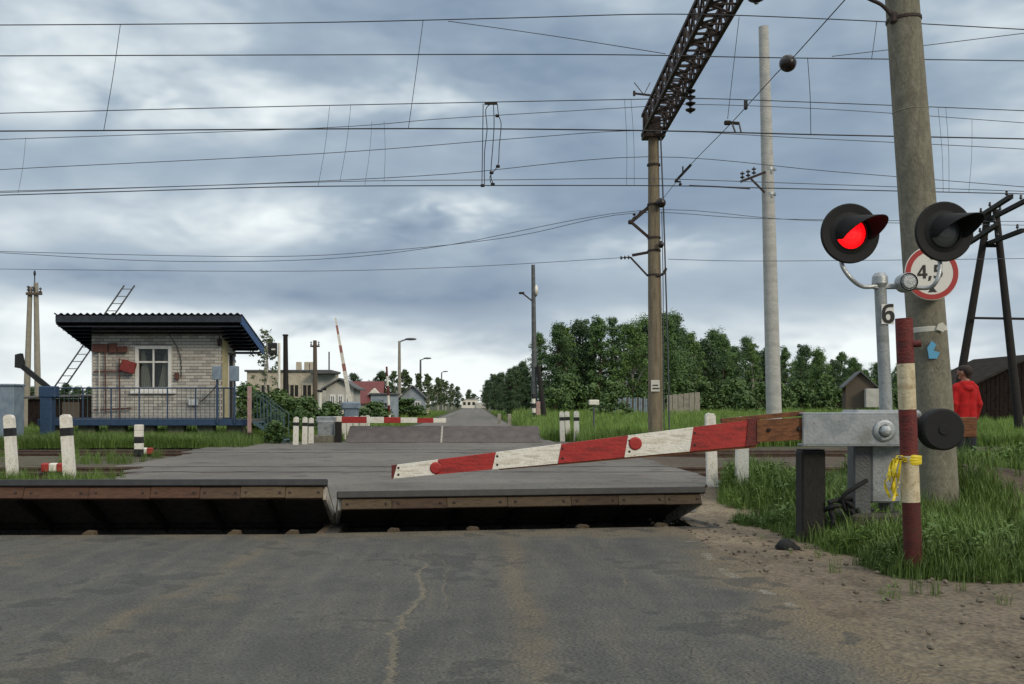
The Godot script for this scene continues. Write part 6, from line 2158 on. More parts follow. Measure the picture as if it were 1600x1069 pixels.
	# street lamps down the left side
	for q in [[624, 533, 110.0, "nearest and tallest street lamp on the left of the road", 645, 529], [657, 562, 160.0, "second street lamp on the left of the road", 670, 558], [690, 582, 240.0, "farthest street lamp, small above the roadside trees", 697, 579]]:
		var dd: float = q[2]
		var k := dd / 1650.0
		var l := thing("street_lamp", q[3], "street lamp", Vector3((q[0] - 740.0) * k, 0.1, -dd))
		var hi: float = 1.25 - (q[1] - 632.0) * k
		mb = MB.new()
		mb.tube([Vector3(0, -0.2, 0), Vector3(0, hi, 0)], [0.22, 0.13], 10)
		obj("shaft", mb, M.concrete if dd < 120 else M.dark_enamel, l)
		mb = MB.new()
		var hx: float = (q[4] - q[0]) * k
		mb.tube(smooth_line([Vector3(0, hi - 0.1, 0), Vector3(hx * 0.35, hi + 0.1, 0), Vector3(hx * 0.8, hi + 0.22, 0)]), 0.07, 6)
		obj("arm", mb, M.dark_enamel, l)
		mb = MB.new()
		mb.ball(Vector3(hx * 0.85, hi + 0.2, 0), Vector3(0.62, 0.14, 0.22), 10, 6)
		obj("lamp", mb, M.dark_enamel, l)

# ------------------------------------------------------------------ right side
func build_right_side() -> void:
	# dark barn
	var b := thing("barn", "dark weathered wooden barn at the right edge behind the telegraph pole", "barn", Vector3(25.891, 0.0, -48.0))
	var o := b.position
	var xl := 22.731 - o.x
	var xr := 27.915 - o.x
	var mid := (xl + xr) * 0.5
	var eave := 2.262
	var ridge := 3.515
	var mb := MB.new()
	mb.prism(PackedVector2Array([Vector2(xl + 0.06, 0), Vector2(xr - 0.06, 0), Vector2(xr - 0.06, eave), Vector2(mid, ridge - 0.1), Vector2(xl + 0.06, eave)]), 5.0, Transform3D(Basis.IDENTITY, Vector3(0, 0, -2.6)))
	var wall := obj("wall", mb, M.room_dark, b)
	var n := 26
	for i in n:
		var x := lerpf(xl, xr, (i + 0.5) / n)
		var top := lerpf(eave, ridge, 1.0 - absf(x - mid) / (xr - mid)) - 0.05
		simple_box(wall, "plank", Vector3(x, top * 0.5, -0.06 + rng.randf_range(-0.01, 0.01)), Vector3((xr - xl) / n - 0.015, top, 0.04), "barn_wood", 0.006)
	for s in [-1.0, 1.0]:
		mb = MB.new()
		var ex: float = (xr - mid + 0.25) * s
		var ey := eave - 0.25 * (ridge - eave) / (xr - mid)
		mb.prism(PackedVector2Array([Vector2(mid, ridge), Vector2(mid + ex, ey), Vector2(mid + ex, ey + 0.1), Vector2(mid, ridge + 0.12)]), 5.8, Transform3D(Basis.IDENTITY, Vector3(0, 0, -2.6)))
		obj("roof", mb, M.tar_roof, b)
	# shed in the distance
	b = gable_house("field_shed", "small shed with pale side wall and dark gable by the far trees", Vector3(31.321, 0.1, -86.0), 2.2, 2.0, 2.895 - 0.1, 3.926 - 0.1, "grey_wood", "grey_roof", -0.2, "shed")
	mb = MB.new()
	mb.cham(Vector3(1.05, 1.75, 1.5), Vector3(1.5, 1.5, 0.9), 0.03)
	obj("pale_side", mb, M.pale_wall, b)
	# fence in the field: grey planks, the last stretch pale
	var f := thing("field_fence", "old grey plank fence in the field in front of the trees, pale at one end", "fence", Vector3(11.539, 0.2, -68.0))
	o = f.position
	for i in 34:
		var x := lerpf(8.572, 12.364, i / 34.0) - o.x
		simple_box(f, "picket", Vector3(x, 0.78 + rng.randf_range(-0.06, 0.06), rng.randf_range(-0.02, 0.02)), Vector3(0.09, 1.55, 0.03), "grey_blue" if i % 3 else "grey_wood", 0.005)
	for i in 6:
		var x := lerpf(12.446, 14.589, (i + 0.5) / 6.0) - o.x
		simple_box(f, "pale_panel", Vector3(x, 0.9 + i * 0.035, 0), Vector3((14.589 - 12.446) / 6.0 - 0.03, 1.7, 0.05), "concrete", 0.01)
	simple_box(f, "rail", Vector3((8.572 + 12.364) * 0.5 - o.x, 1.1, -0.05), Vector3(12.364 - 8.572, 0.08, 0.05), "grey_wood", 0.005)
	# concrete fence posts in the far verge
	for q in [[780, 655, 62.0, "left of two pale stub posts among the dark trunks beside the far road"], [796, 656, 61.0, "right of two pale stub posts among the dark trunks beside the far road"]]:
		var dd: float = q[2]
		var p := thing("stub_post", q[3], "post", Vector3((q[0] - 740.0) * dd / 1650.0, 0.15, -dd))
		simple_box(p, "shaft", Vector3(0, 0.32, 0), Vector3(0.2, 0.66, 0.18), "concrete", 0.02)

# ------------------------------------------------------------------ the person
class Sdf:
	var bones := []   # a, b, radius a, radius b
	func add(a: Vector3, b: Vector3, ra: float, rb: float) -> void:
		bones.append([a, b, ra, rb])
	func at(p: Vector3, k: float) -> float:
		var best := 9.0
		for q in bones:
			var ab: Vector3 = q[1] - q[0]
			var h := clampf((p - q[0]).dot(ab) / maxf(ab.length_squared(), 1e-6), 0.0, 1.0)
			var dd: float = p.distance_to(q[0] + ab * h) - lerpf(q[2], q[3], h)
			var m := maxf(k - absf(best - dd), 0.0) / k
			best = minf(best, dd) - m * m * k * 0.25
		return best

func nets(s: Sdf, lo: Vector3, hi: Vector3, cell: float, k: float, mb: MB, squash := Vector3.ONE) -> void:
	var nx := int((hi.x - lo.x) / cell) + 2
	var ny := int((hi.y - lo.y) / cell) + 2
	var nz := int((hi.z - lo.z) / cell) + 2
	var f := PackedFloat32Array()
	f.resize(nx * ny * nz)
	for z in nz:
		for y in ny:
			for x in nx:
				f[(z * ny + y) * nx + x] = s.at(lo + Vector3(x, y, z) * cell / squash, k)
	var idx := {}
	var off := [[0, 0, 0], [1, 0, 0], [0, 1, 0], [1, 1, 0], [0, 0, 1], [1, 0, 1], [0, 1, 1], [1, 1, 1]]
	var ed := [[0, 1], [2, 3], [4, 5], [6, 7], [0, 2], [1, 3], [4, 6], [5, 7], [0, 4], [1, 5], [2, 6], [3, 7]]
	for z in nz - 1:
		for y in ny - 1:
			for x in nx - 1:
				var v := []
				var neg := 0
				for o in off:
					var q := f[((z + o[2]) * ny + y + o[1]) * nx + x + o[0]]
					v.append(q)
					if q < 0:
						neg += 1
				if neg == 0 or neg == 8:
					continue
				var sum := Vector3.ZERO
				var c := 0
				for e in ed:
					var a: float = v[e[0]]
					var b: float = v[e[1]]
					if (a < 0) != (b < 0):
						var t := a / (a - b)
						sum += Vector3(off[e[0]][0], off[e[0]][1], off[e[0]][2]).lerp(Vector3(off[e[1]][0], off[e[1]][1], off[e[1]][2]), t)
						c += 1
				idx[(z * ny + y) * nx + x] = lo + (Vector3(x, y, z) + sum / c) * cell / squash
	var grad := func(p: Vector3) -> Vector3:
		var e := cell * 0.5
		return Vector3(s.at(p + Vector3(e, 0, 0), k) - s.at(p - Vector3(e, 0, 0), k), s.at(p + Vector3(0, e, 0), k) - s.at(p - Vector3(0, e, 0), k), s.at(p + Vector3(0, 0, e), k) - s.at(p - Vector3(0, 0, e), k)).normalized()
	var nrm := {}
	for key in idx:
		nrm[key] = grad.call(idx[key])
	var step := [1, nx, nx * ny]
	for z in range(1, nz - 1):
		for y in range(1, ny - 1):
			for x in range(1, nx - 1):
				var i := (z * ny + y) * nx + x
				for ax in 3:
					if (f[i] < 0) == (f[i + step[ax]] < 0):
						continue
					var s1: int = step[(ax + 1) % 3]
					var s2: int = step[(ax + 2) % 3]
					var q := [i, i - s1, i - s1 - s2, i - s2]
					if not (idx.has(q[0]) and idx.has(q[1]) and idx.has(q[2]) and idx.has(q[3])):
						continue
					mb.tri3(idx[q[0]], idx[q[1]], idx[q[2]], nrm[q[0]], nrm[q[1]], nrm[q[2]])
					mb.tri3(idx[q[0]], idx[q[2]], idx[q[3]], nrm[q[0]], nrm[q[2]], nrm[q[3]])

func build_person() -> void:
	# standing with the back to us, head turned a little to the left, arms a little bent in front
	var t := thing("person", "person in a bright red jacket standing by the thick concrete pole", "person", Vector3(7.633, ground_height(7.633, 16.4), -16.4))
	t.transform.basis = Basis(Vector3.UP, 0.15).scaled(Vector3.ONE * 0.95)
	var hip := 0.92
	var sh := 1.42
	var legs := Sdf.new()
	var arms := Sdf.new()
	var body := Sdf.new()
	for s in [-1.0, 1.0]:
		legs.add(Vector3(s * 0.09, hip, 0), Vector3(s * 0.105, 0.49, -0.01), 0.088, 0.06)
		legs.add(Vector3(s * 0.105, 0.49, -0.01), Vector3(s * 0.11, 0.08, 0.02), 0.058, 0.042)
		arms.add(Vector3(s * 0.172, sh - 0.03, 0), Vector3(s * 0.222, 1.14, 0.04), 0.052, 0.042)
		arms.add(Vector3(s * 0.222, 1.14, 0.04), Vector3(s * 0.215, 0.90, -0.05), 0.044, 0.033)
	var torso := [[Vector3(-0.07, 0.96, 0), Vector3(0.07, 0.96, 0), 0.1, 0.1], [Vector3(-0.05, 1.12, 0.0), Vector3(0.05, 1.12, 0.0), 0.095, 0.095], [Vector3(-0.07, 1.32, 0.0), Vector3(0.07, 1.32, 0.0), 0.098, 0.098], [Vector3(-0.14, sh - 0.02, 0.0), Vector3(0.14, sh - 0.02, 0.0), 0.065, 0.065], [Vector3(0, sh, 0.0), Vector3(0, 1.53, -0.01), 0.06, 0.052]]
	for q in torso:
		body.add(q[0], q[1], q[2], q[3])
	var flank := []
	for side in [-1.0, 1.0]:
		var prev := Vector3(side * 0.07, 0.92, 0)
		for q in [[0.05, 1.12], [0.07, 1.32], [0.11, 1.40]]:
			var nx := Vector3(side * q[0], q[1], 0)
			flank.append([prev, nx, 0.095 if q[1] < 1.35 else 0.098, 0.098 if q[1] < 1.35 else 0.07])
			prev = nx
	for q in flank:
		body.add(q[0], q[1], q[2], q[3])
	for q in legs.bones + arms.bones:
		body.add(q[0], q[1], q[2], q[3])
	for s in [-1.0, 1.0]:
		body.add(Vector3(s * 0.11, 0.04, 0.04), Vector3(s * 0.13, 0.035, -0.16), 0.038, 0.032)
	var mb := MB.new()
	nets(body, Vector3(-0.42, -0.05, -0.28), Vector3(0.42, 1.62, 0.22), 0.03, 0.05, mb)
	# hands: palm, four fingers and a thumb, curled
	for s in [-1.0, 1.0]:
		var hand := Sdf.new()
		var wr := Vector3(s * 0.215, 0.90, -0.05)
		var dn := Vector3(-s * 0.12, -0.92, -0.30).normalized()
		var fw := Vector3(0, 0.3, -1).normalized()
		hand.add(wr, wr + dn * 0.045, 0.028, 0.03)
		hand.add(wr + dn * 0.045 + fw * 0.02, wr + dn * 0.085 + fw * 0.025, 0.02, 0.02)
		hand.add(wr + dn * 0.045 - fw * 0.02, wr + dn * 0.085 - fw * 0.025, 0.02, 0.02)
		for i in 4:
			var a := wr + dn * 0.088 + fw * (0.033 - i * 0.021)
			var l: float = [0.036, 0.041, 0.038, 0.03][i]
			var b := a + (dn + Vector3(-s * 0.15, 0, 0)).normalized() * l
			var c := b + (dn + Vector3(-s * 0.9, 0, 0)).normalized() * l * 0.8
			hand.add(a, b, 0.0095, 0.009)
			hand.add(b, c, 0.009, 0.007)
		var th := wr + dn * 0.03 + fw * 0.03
		hand.add(th, th + (fw + dn * 0.7 + Vector3(-s * 0.3, 0, 0)).normalized() * 0.045, 0.012, 0.010)
		hand.add(th + (fw + dn * 0.7 + Vector3(-s * 0.3, 0, 0)).normalized() * 0.045, th + (fw * 0.6 + dn * 1.3 + Vector3(-s * 0.5, 0, 0)).normalized() * 0.078, 0.010, 0.008)
		nets(hand, wr - Vector3(0.1, 0.19, 0.12), wr + Vector3(0.1, 0.06, 0.1), 0.0062, 0.012, mb)
	# head: skull, jaw, nose, ears, eye sockets
	var head := Sdf.new()
	var hc := Vector3(0.0, 1.655, -0.015)
	var hb := Basis(Vector3.UP, 0.5)
	var pin := func(x: float, y: float, z: float) -> Vector3: return hc + hb * Vector3(x, y, z)
	head.add(pin.call(0, 0.02, 0.03), pin.call(0, 0.025, -0.025), 0.088, 0.08)
	head.add(pin.call(0, -0.04, -0.03), pin.call(0, -0.085, -0.055), 0.06, 0.034)
	head.add(pin.call(0, -0.06, 0.02), pin.call(0, -0.14, 0.03), 0.055, 0.052)
	head.add(pin.call(0, 0.0, -0.10), pin.call(0, -0.032, -0.122), 0.009, 0.014)
	head.add(pin.call(-0.02, -0.068, -0.094), pin.call(0.02, -0.068, -0.094), 0.008, 0.008)
	for s in [-1.0, 1.0]:
		head.add(pin.call(s * 0.078, 0.015, 0.01), pin.call(s * 0.086, -0.025, 0.004), 0.014, 0.010)
		head.add(pin.call(s * 0.018, 0.028, -0.098), pin.call(s * 0.05, 0.026, -0.086), 0.009, 0.008)
	nets(head, hc - Vector3(0.13, 0.17, 0.15), hc + Vector3(0.13, 0.13, 0.14), 0.0095, 0.02, mb)
	var bodyo := obj("body", mb, M.skin, t)
	mb = MB.new()
	for s in [-1.0, 1.0]:
		mb.ball(pin.call(s * 0.033, 0.008, -0.088), Vector3.ONE * 0.011, 8, 6)
	obj("eye", mb, M.sign_white, bodyo)
	# hair
	var hair := Sdf.new()
	hair.add(pin.call(0, 0.035, 0.035), pin.call(0, 0.045, -0.02), 0.093, 0.082)
	hair.add(pin.call(0, 0.0, 0.05), pin.call(0, -0.06, 0.05), 0.075, 0.05)
	mb = MB.new()
	nets(hair, hc - Vector3(0.13, 0.14, 0.12), hc + Vector3(0.13, 0.15, 0.16), 0.014, 0.02, mb)
	obj("hair", mb, M.hair, t)
	# jacket with hood and hem
	var jk := Sdf.new()
	for q in torso.slice(3, 4) + flank:
		jk.add(q[0], q[1], q[2] + 0.022, q[3] + 0.022)
	for side in [-1.0, 1.0]:
		jk.add(Vector3(side * 0.07, 0.82, 0), Vector3(side * 0.06, 1.1, 0), 0.118, 0.112)
	for q in arms.bones:
		jk.add(q[0], q[1].lerp(q[0], 0.06), q[2] + 0.014, q[3] + 0.014)
	jk.add(Vector3(-0.08, 1.47, 0.05), Vector3(0.08, 1.47, 0.05), 0.055, 0.055)
	jk.add(Vector3(-0.04, 1.40, 0.10), Vector3(0.04, 1.40, 0.10), 0.05, 0.05)
	mb = MB.new()
	nets(jk, Vector3(-0.44, 0.66, -0.3), Vector3(0.44, 1.62, 0.26), 0.021, 0.024, mb)
	for i in mb.v.size():   # folds of the cloth
		var q2 := mb.v[i]
		mb.v[i] += mb.n[i] * 0.010 * gn.get_noise_3d(q2.x * 20.0, q2.y * 60.0 + q2.x * 30.0, q2.z * 20.0)
	obj("jacket", mb, M.jacket, t)
	var tr := Sdf.new()
	for q in legs.bones:
		tr.add(q[0], q[1], q[2] + 0.022, q[3] + 0.03)
	tr.add(Vector3(-0.07, 0.92, 0), Vector3(0.07, 0.92, 0), 0.11, 0.11)
	mb = MB.new()
	nets(tr, Vector3(-0.3, 0.0, -0.2), Vector3(0.3, 1.08, 0.2), 0.026, 0.03, mb)
	obj("trousers", mb, M.trousers, t)
	for s in [-1.0, 1.0]:
		var shoe := Sdf.new()
		shoe.add(Vector3(s * 0.11, 0.045, 0.04), Vector3(s * 0.13, 0.04, -0.17), 0.05, 0.042)
		mb = MB.new()
		nets(shoe, Vector3(s * 0.12 - 0.09, -0.03, -0.25), Vector3(s * 0.12 + 0.09, 0.13, 0.12), 0.015, 0.02, mb)
		obj("shoe", mb, M.soot_black, t)

# ------------------------------------------------------------------ trees
# crown: clumps of small leaf faces spread through the crown's volume, on limbs that grow from a bent trunk
func make_tree(sd: int, high: float, wide: float, low: float, clumps: int, leaves: int, leaf: float, c1: Color, c2: Color, bark: String, airy := 0.0) -> Array:
	var r := RandomNumberGenerator.new()
	r.seed = sd
	var tb := MB.new()
	var pts := []
	var rad := []
	for i in 7:
		var f := i / 6.0
		pts.append(Vector3(r.randf_range(-0.12, 0.12) * f * high * 0.2, high * 0.93 * f, r.randf_range(-0.12, 0.12) * f * high * 0.2))
		rad.append(lerpf(high * 0.017 + 0.03, 0.02, f))
	tb.tube(pts, rad, 8)
	var cb := MB.new()
	cb.coloured = true
	var centres := []
	for k in clumps:
		var f := pow(r.randf(), 0.85)
		var y := lerpf(low, 1.0, f)
		var prof := sin(clampf((f * 0.93 + 0.07), 0, 1) * PI) ** 0.8
		var a := r.randf() * TAU
		var rr := wide * prof * sqrt(r.randf()) * (0.75 + 0.35 * sin(a * 3.0 + sd))
		var spine: Vector3 = pts[clampi(int(y * 6.0), 0, 6)]
		rr *= 1.0 + (0.45 if r.randf() < 0.12 else 0.0)
		var c := Vector3(spine.x + cos(a) * rr, y * high, spine.z + sin(a) * rr)
		centres.append(c)
		if k % 7 == 0:
			var s2: Vector3 = pts[clampi(int(y * 5.0), 0, 6)]
			tb.tube([s2, s2.lerp(c, 0.5) + Vector3(0, 0.12, 0), c], [0.045, 0.03, 0.012], 5)
	# the leading shoots that make the top ragged
	for k in 7:
		var f2 := r.randf_range(0.86, 1.02)
		centres.append(Vector3(pts[6].x + clampf(r.randfn(), -1.5, 1.5) * wide * 0.17, high * f2, pts[6].z + clampf(r.randfn(), -1.5, 1.5) * wide * 0.17))
	for c in centres:
		var tone := r.randf()
		var size := wide * r.randf_range(0.13, 0.33) * (1.0 - airy * 0.35)
		for i in leaves:
			var dir := Vector3(r.randfn(), r.randfn() * 0.75, r.randfn()).normalized()
			var p: Vector3 = c + dir * size * pow(r.randf(), 0.4)
			var nn := (dir + Vector3(r.randfn(), r.randfn(), r.randfn()) * 0.6 + Vector3(0, 0.35, 0)).normalized()
			var u := nn.cross(Vector3(r.randfn(), r.randfn(), r.randfn())).normalized()
			var w := nn.cross(u)
			var s := leaf * r.randf_range(0.6, 1.3)
			cb.colour = c1.lerp(c2, clampf(tone * 0.7 + r.randf() * 0.4, 0, 1))
			var q := [p - u * s, p + w * s * 0.55, p + u * s, p - w * s * 0.55]
			cb.tri(q[0], q[1], q[2], nn)
			cb.tri(q[0], q[2], q[3], nn)
	return [tb.mesh(M[bark]), cb.mesh(M.leaf)]

func plant_tree(kind: Array, called: String, label: String, at: Vector3, size: Vector3, turn: float, group := "") -> void:
	var t := thing(called, label, "tree" if called != "bush" else "bush", at, group)
	t.transform = Transform3D(Basis(Vector3.UP, turn).scaled_local(size), at)
	mesh_obj("trunk" if called != "bush" else "stem", kind[0], t)
	mesh_obj("crown" if called != "bush" else "foliage", kind[1], t)

func build_trees() -> void:
	var g1 := Color(0.048, 0.092, 0.026)
	var g2 := Color(0.120, 0.180, 0.052)
	var dk1 := Color(0.026, 0.055, 0.022)
	var dk2 := Color(0.058, 0.105, 0.036)
	var kinds := []
	var hues := [[Color(0.038, 0.090, 0.024), Color(0.095, 0.178, 0.046)], [Color(0.056, 0.118, 0.028), Color(0.135, 0.225, 0.055)], [Color(0.034, 0.078, 0.026), Color(0.080, 0.150, 0.048)]]
	for i in 9:
		var hu: Array = hues[i % 3]
		kinds.append(make_tree(100 + i, 8.0, [1.5, 1.2, 1.9][(i + i / 3) % 3], [0.08, 0.14, 0.06][i % 3], [150, 110, 190][(i + i / 3) % 3], 80, 0.07, hu[0], hu[1], ["bark", "birch_bark", "bark"][i % 3], [0.1, 0.45, 0.0][i % 3]))
	var dark := []
	for i in 4:
		dark.append(make_tree(200 + i, 7.0, 1.4 + 0.3 * (i % 2), 0.10, 140, 75, 0.08, dk1, dk2, "bark"))
	var nth := ["first", "second", "third", "fourth", "fifth", "sixth", "seventh", "eighth", "ninth", "tenth", "eleventh", "twelfth", "thirteenth", "fourteenth", "fifteenth", "sixteenth", "seventeenth", "eighteenth", "nineteenth", "twentieth",
		"twenty-first", "twenty-second", "twenty-third", "twenty-fourth", "twenty-fifth", "twenty-sixth"]
	var across := func(p: Vector3, q: Vector3) -> bool: return p.x / -p.z < q.x / -q.z
	var order := [0, 2, 4, 5, 6, 7, 8, 9, 10, 3, 1]
	var birch := []
	for i in 3:
		birch.append(make_tree(300 + i, 6.0, 1.15, 0.2, 60, 28, 0.13, Color(0.04, 0.075, 0.025), Color(0.085, 0.125, 0.045), "birch_bark", 0.5))
	var sparse := make_tree(400, 6.4, 1.2, 0.3, 40, 16, 0.10, Color(0.07, 0.10, 0.045), Color(0.12, 0.15, 0.07), "birch_bark", 0.6)
	var bush := []
	for i in 3:
		bush.append(make_tree(500 + i, 1.7, 0.9, 0.12, 60, 34, 0.09, Color(0.035, 0.075, 0.018), Color(0.085, 0.15, 0.035), "bark"))
	# the wood right of the road: pixel column of the picture only says how high each one stands there
	var spots := [[5.6, 88, 7.2], [6.6, 84, 7.7], [7.4, 85, 7.5], [8.6, 86, 8.0], [10.0, 84, 8.1], [11.5, 87, 8.3], [12.7, 84, 7.7], [14.2, 88, 7.6], [15.6, 86, 8.6], [17.4, 92, 9.0], [19.5, 95, 7.6], [21.4, 98, 7.2], [23.6, 100, 7.9], [25.6, 103, 6.9], [28.0, 106, 7.4], [30.6, 110, 7.0], [33.5, 114, 7.4], [36.5, 118, 6.6], [39.6, 121, 7.6], [42.8, 125, 6.4], [46.0, 128, 6.9], [49.6, 130, 6.3], [53.0, 131, 6.0], [57.0, 134, 5.6], [61.0, 136, 5.8], [65.5, 138, 6.0], [70.0, 140, 5.4],
		[8.0, 93, 7.6], [10.8, 94, 8.6], [13.4, 95, 8.4], [16.4, 99, 9.4], [20.4, 104, 8.4], [24.6, 108, 8.8], [29.4, 114, 8.4], [34.6, 122, 8.6], [40.8, 130, 8.4], [47.6, 137, 8.0], [54.8, 142, 7.4], [62.8, 146, 7.2], [18.4, 97, 7.0], [24.6, 106, 6.6], [26.8, 109, 6.4], [31.4, 116, 6.6], [35.0, 121, 6.2], [38.2, 125, 6.4], [41.4, 129, 6.0], [44.6, 132, 6.2], [47.9, 135, 5.8], [51.4, 138, 5.8], [55.0, 141, 5.6], [59.0, 143, 5.4], [63.4, 145, 5.6], [68.0, 147, 5.2], [12.0, 90, 6.6], [9.2, 90, 6.4], [37.0, 128, 7.0], [43.5, 134, 7.2], [50.5, 139, 6.6], [58.0, 144, 6.8], [66.5, 148, 6.2], [71.0, 150, 6.0], [32.0, 119, 7.2], [27.0, 112, 7.4], [22.5, 107, 7.4], [76.0, 150, 6.5], [83.0, 155, 6.4], [90.0, 158, 6.0]]
	for i in spots.size():
		var s: Array = spots[i]
		var k: Array = kinds[(i * 5 + i / 4) % 9] if i % 4 != 3 else dark[i % 4]
		var base: float = 8.0 if i % 4 != 3 else 7.0
		var sc: float = s[2] / base
		var pxl: float = 740.0 + s[0] * 1650.0 / s[1]
		var place := "between the slim lamp pole and the brown mast" if pxl < 1010 else ("between the brown mast and the pale pole" if pxl < 1205 else "right of the pale pole")
		var hue := "green leafy" if i % 4 != 3 else "darker green"
		plant_tree(k, "leafy_tree", "%s tree in the wood %s" % [hue, place], Vector3(s[0], 0.0, -s[1]), Vector3(sc * rng.randf_range(1.0, 1.25), sc, sc * rng.randf_range(1.0, 1.25)), rng.randf() * TAU, "trees of the wood on the right")
	# lower growth along the wood's foot
	var feet := []
	for i in 26:
		var f := i / 25.0
		feet.append(Vector3(lerpf(5.6, 44.0, f) + rng.randf_range(-0.6, 0.6), 0.1, -lerpf(76.0, 108.0, f) + rng.randf_range(-2, 2)))
	feet.sort_custom(across)
	for i in 26:
		plant_tree(bush[i % 3], "bush", "%s from the left of the light green bushes at the foot of the wood" % nth[i], feet[i], Vector3.ONE * rng.randf_range(1.2, 2.0), rng.randf() * TAU)
	# roadside trees beyond, right of the road
	var row := [[2.7, 78.0, 3.4], [3.4, 84.0, 3.9], [4.3, 90.0, 4.3], [3.6, 102.0, 4.6], [5.2, 110.0, 5.6], [3.4, 128.0, 5.0], [5.6, 140.0, 6.2], [3.2, 165.0, 5.8], [4.6, 190.0, 6.6], [3.0, 230.0, 6.4], [6.0, 250.0, 7.2]]
	for i in row.size():
		var s: Array = row[i]
		var sc: float = s[2] / 7.0
		plant_tree(dark[i % 4], "roadside_tree", "%s tree from the near end of the dark row right of the far road" % nth[i], Vector3(s[0], 0.1, -s[1]), Vector3(sc * 1.15, sc, sc * 1.15), rng.randf() * TAU, "")
	# birches and trees left of the road
	row = [[-7.2, 118.0, 4.4], [-6.6, 128.0, 4.9], [-6.0, 136.0, 4.4], [-6.4, 150.0, 5.4], [-5.6, 165.0, 5.2], [-6.2, 185.0, 5.8], [-5.4, 205.0, 5.6], [-6.6, 225.0, 6.4], [-5.2, 250.0, 6.0], [-8.6, 130.0, 5.4], [-9.2, 122.0, 5.0]]
	for i in row.size():
		var s: Array = row[i]
		var sc: float = s[2] / 6.0
		plant_tree(birch[i % 3], "birch_tree", "%s birch from the near end of the row left of the far road" % nth[order[i]], Vector3(s[0], 0.1, -s[1]), Vector3(sc * 1.2, sc, sc * 1.2), rng.randf() * TAU, "")
	row = [[-12.5, 138.0, 4.4], [-14.6, 142.0, 4.0], [-16.6, 146.0, 5.4], [-18.8, 150.0, 4.6], [-11.2, 128.0, 5.2], [-21.5, 150.0, 4.4], [-25.0, 150.0, 4.6], [-4.4, 290.0, 6.0], [-1.5, 345.0, 6.0], [4.0, 345.0, 6.6], [9.0, 300.0, 7.2]]
	row.sort_custom(func(p, q) -> bool: return p[0] / p[1] < q[0] / q[1])
	for i in row.size():
		var s: Array = row[i]
		var sc: float = s[2] / 7.0
		plant_tree(dark[i % 4], "garden_tree", "%s from the left of the dark trees behind the houses and at the road's end" % nth[i], Vector3(s[0], 0.1, -s[1]), Vector3(sc * 1.4, sc, sc * 1.4), rng.randf() * TAU)
	# the thin tree beside the hut, the bush by the guide posts, growth behind the platform
	plant_tree(sparse, "thin_tree", "thin sparse birch rising just right of the hut roof", Vector3(-11.389, 0.1, -58.0), Vector3(1.0, 0.82, 1.0), 0.7)
	plant_tree(bush[0], "bush", "bright green bush left of the three guide posts by the far barrier", Vector3(-6.058, 0.1, -34.6), Vector3(0.95, 0.78, 0.8), 0.2)
	plant_tree(bush[1], "bush", "bright green bush behind the three guide posts by the far barrier", Vector3(-5.716, 0.1, -36.6), Vector3(1.0, 0.80, 0.8), 1.4)
	plant_tree(bush[2], "bush", "green bush between the steps and the wooden pole", Vector3(-7.086, 0.1, -37.4), Vector3(0.8, 0.75, 0.8), 2.2)
	plant_tree(bush[1], "bush", "bright shrub standing in the tall grass left of the brown mast", Vector3(7.818, 0.1, -60.0), Vector3(1.2, 1.0, 1.2), 3.0)
	plant_tree(bush[2], "bush", "pale green shrub in the field right of the pale pole", Vector3(18.03, 0.1, -70.0), Vector3(1.3, 1.1, 1.3), 4.0)
	for q in [[404, 39, 1.0, 0.95, "green bush rising behind the platform steps"], [436, 38.5, 1.0, 0.95, "green bush under the dark wooden pole"], [462, 40, 1.3, 0.8, "green bush between the dark wooden pole and the white post"], [515, 47, 1.2, 0.75, "green bush right of the short white post"], [563, 55, 1.2, 0.6, "low green bush in front of the cream garden wall"], [586, 60, 1.3, 0.75, "low green bush left of the kiosk"], [633, 78, 2.2, 0.9, "low green bush between the kiosk and the blue house"], [431, 31.2, 0.55, 0.42, "small green bush at the foot of the teal steps"], [385, 52, 1.4, 1.2, "dull green bush seen under the eaves right of the hut"]]:
		var sz: float = q[2]
		plant_tree(bush[int(q[0]) % 3], "bush", q[4], Vector3((q[0] - 740.0) * q[1] / 1650.0, 0.1, -q[1]), Vector3(sz, q[3], sz), q[0] * 0.1)
	for i in 7:
		plant_tree(dark[i % 4], "yard_tree", "%s from the left of the low dark trees behind the platform left of the hut" % nth[i], Vector3(lerpf(-28.182, -22.47, i / 6.0), 0.0, -62.0 - (i % 3) * 3.0), Vector3(0.55, 0.30 + 0.04 * (i % 3), 0.5), rng.randf() * TAU)
	# the far wood that closes the horizon
	var r := RandomNumberGenerator.new()
	r.seed = 71
	for side in 3:
		var mm := MultiMesh.new()
		mm.transform_format = MultiMesh.TRANSFORM_3D
		mm.mesh = dark[side][1]
		var n := 110 if side < 2 else 14
		mm.instance_count = n
		for i in n:
			var x := lerpf(-320.0, -16.0, (i + r.randf()) / n) if side == 0 else lerpf(14.0, 330.0, (i + r.randf()) / n)
			if side == 2:
				x = lerpf(-26.0, 22.0, (i + r.randf()) / n)
			var sc: float = r.randf_range(0.75, 1.05) * [0.8, 1.15, 0.95][side]
			mm.set_instance_transform(i, Transform3D(Basis(Vector3.UP, r.randf() * TAU).scaled(Vector3(sc * 2.0, sc, sc * 1.5)), Vector3(x, 0.0, (-260.0 if side < 2 else -385.0) + r.randf_range(-12, 12))))
		var o := MultiMeshInstance3D.new()
		o.name = numbered("far_woods")
		o.multimesh = mm
		add_child(o)
		meta(o, ["distant dark woods along the horizon behind the hut and houses", "distant dark woods along the horizon on the right", "low distant woods closing the far end of the road"][side], "woods", "", "stuff")

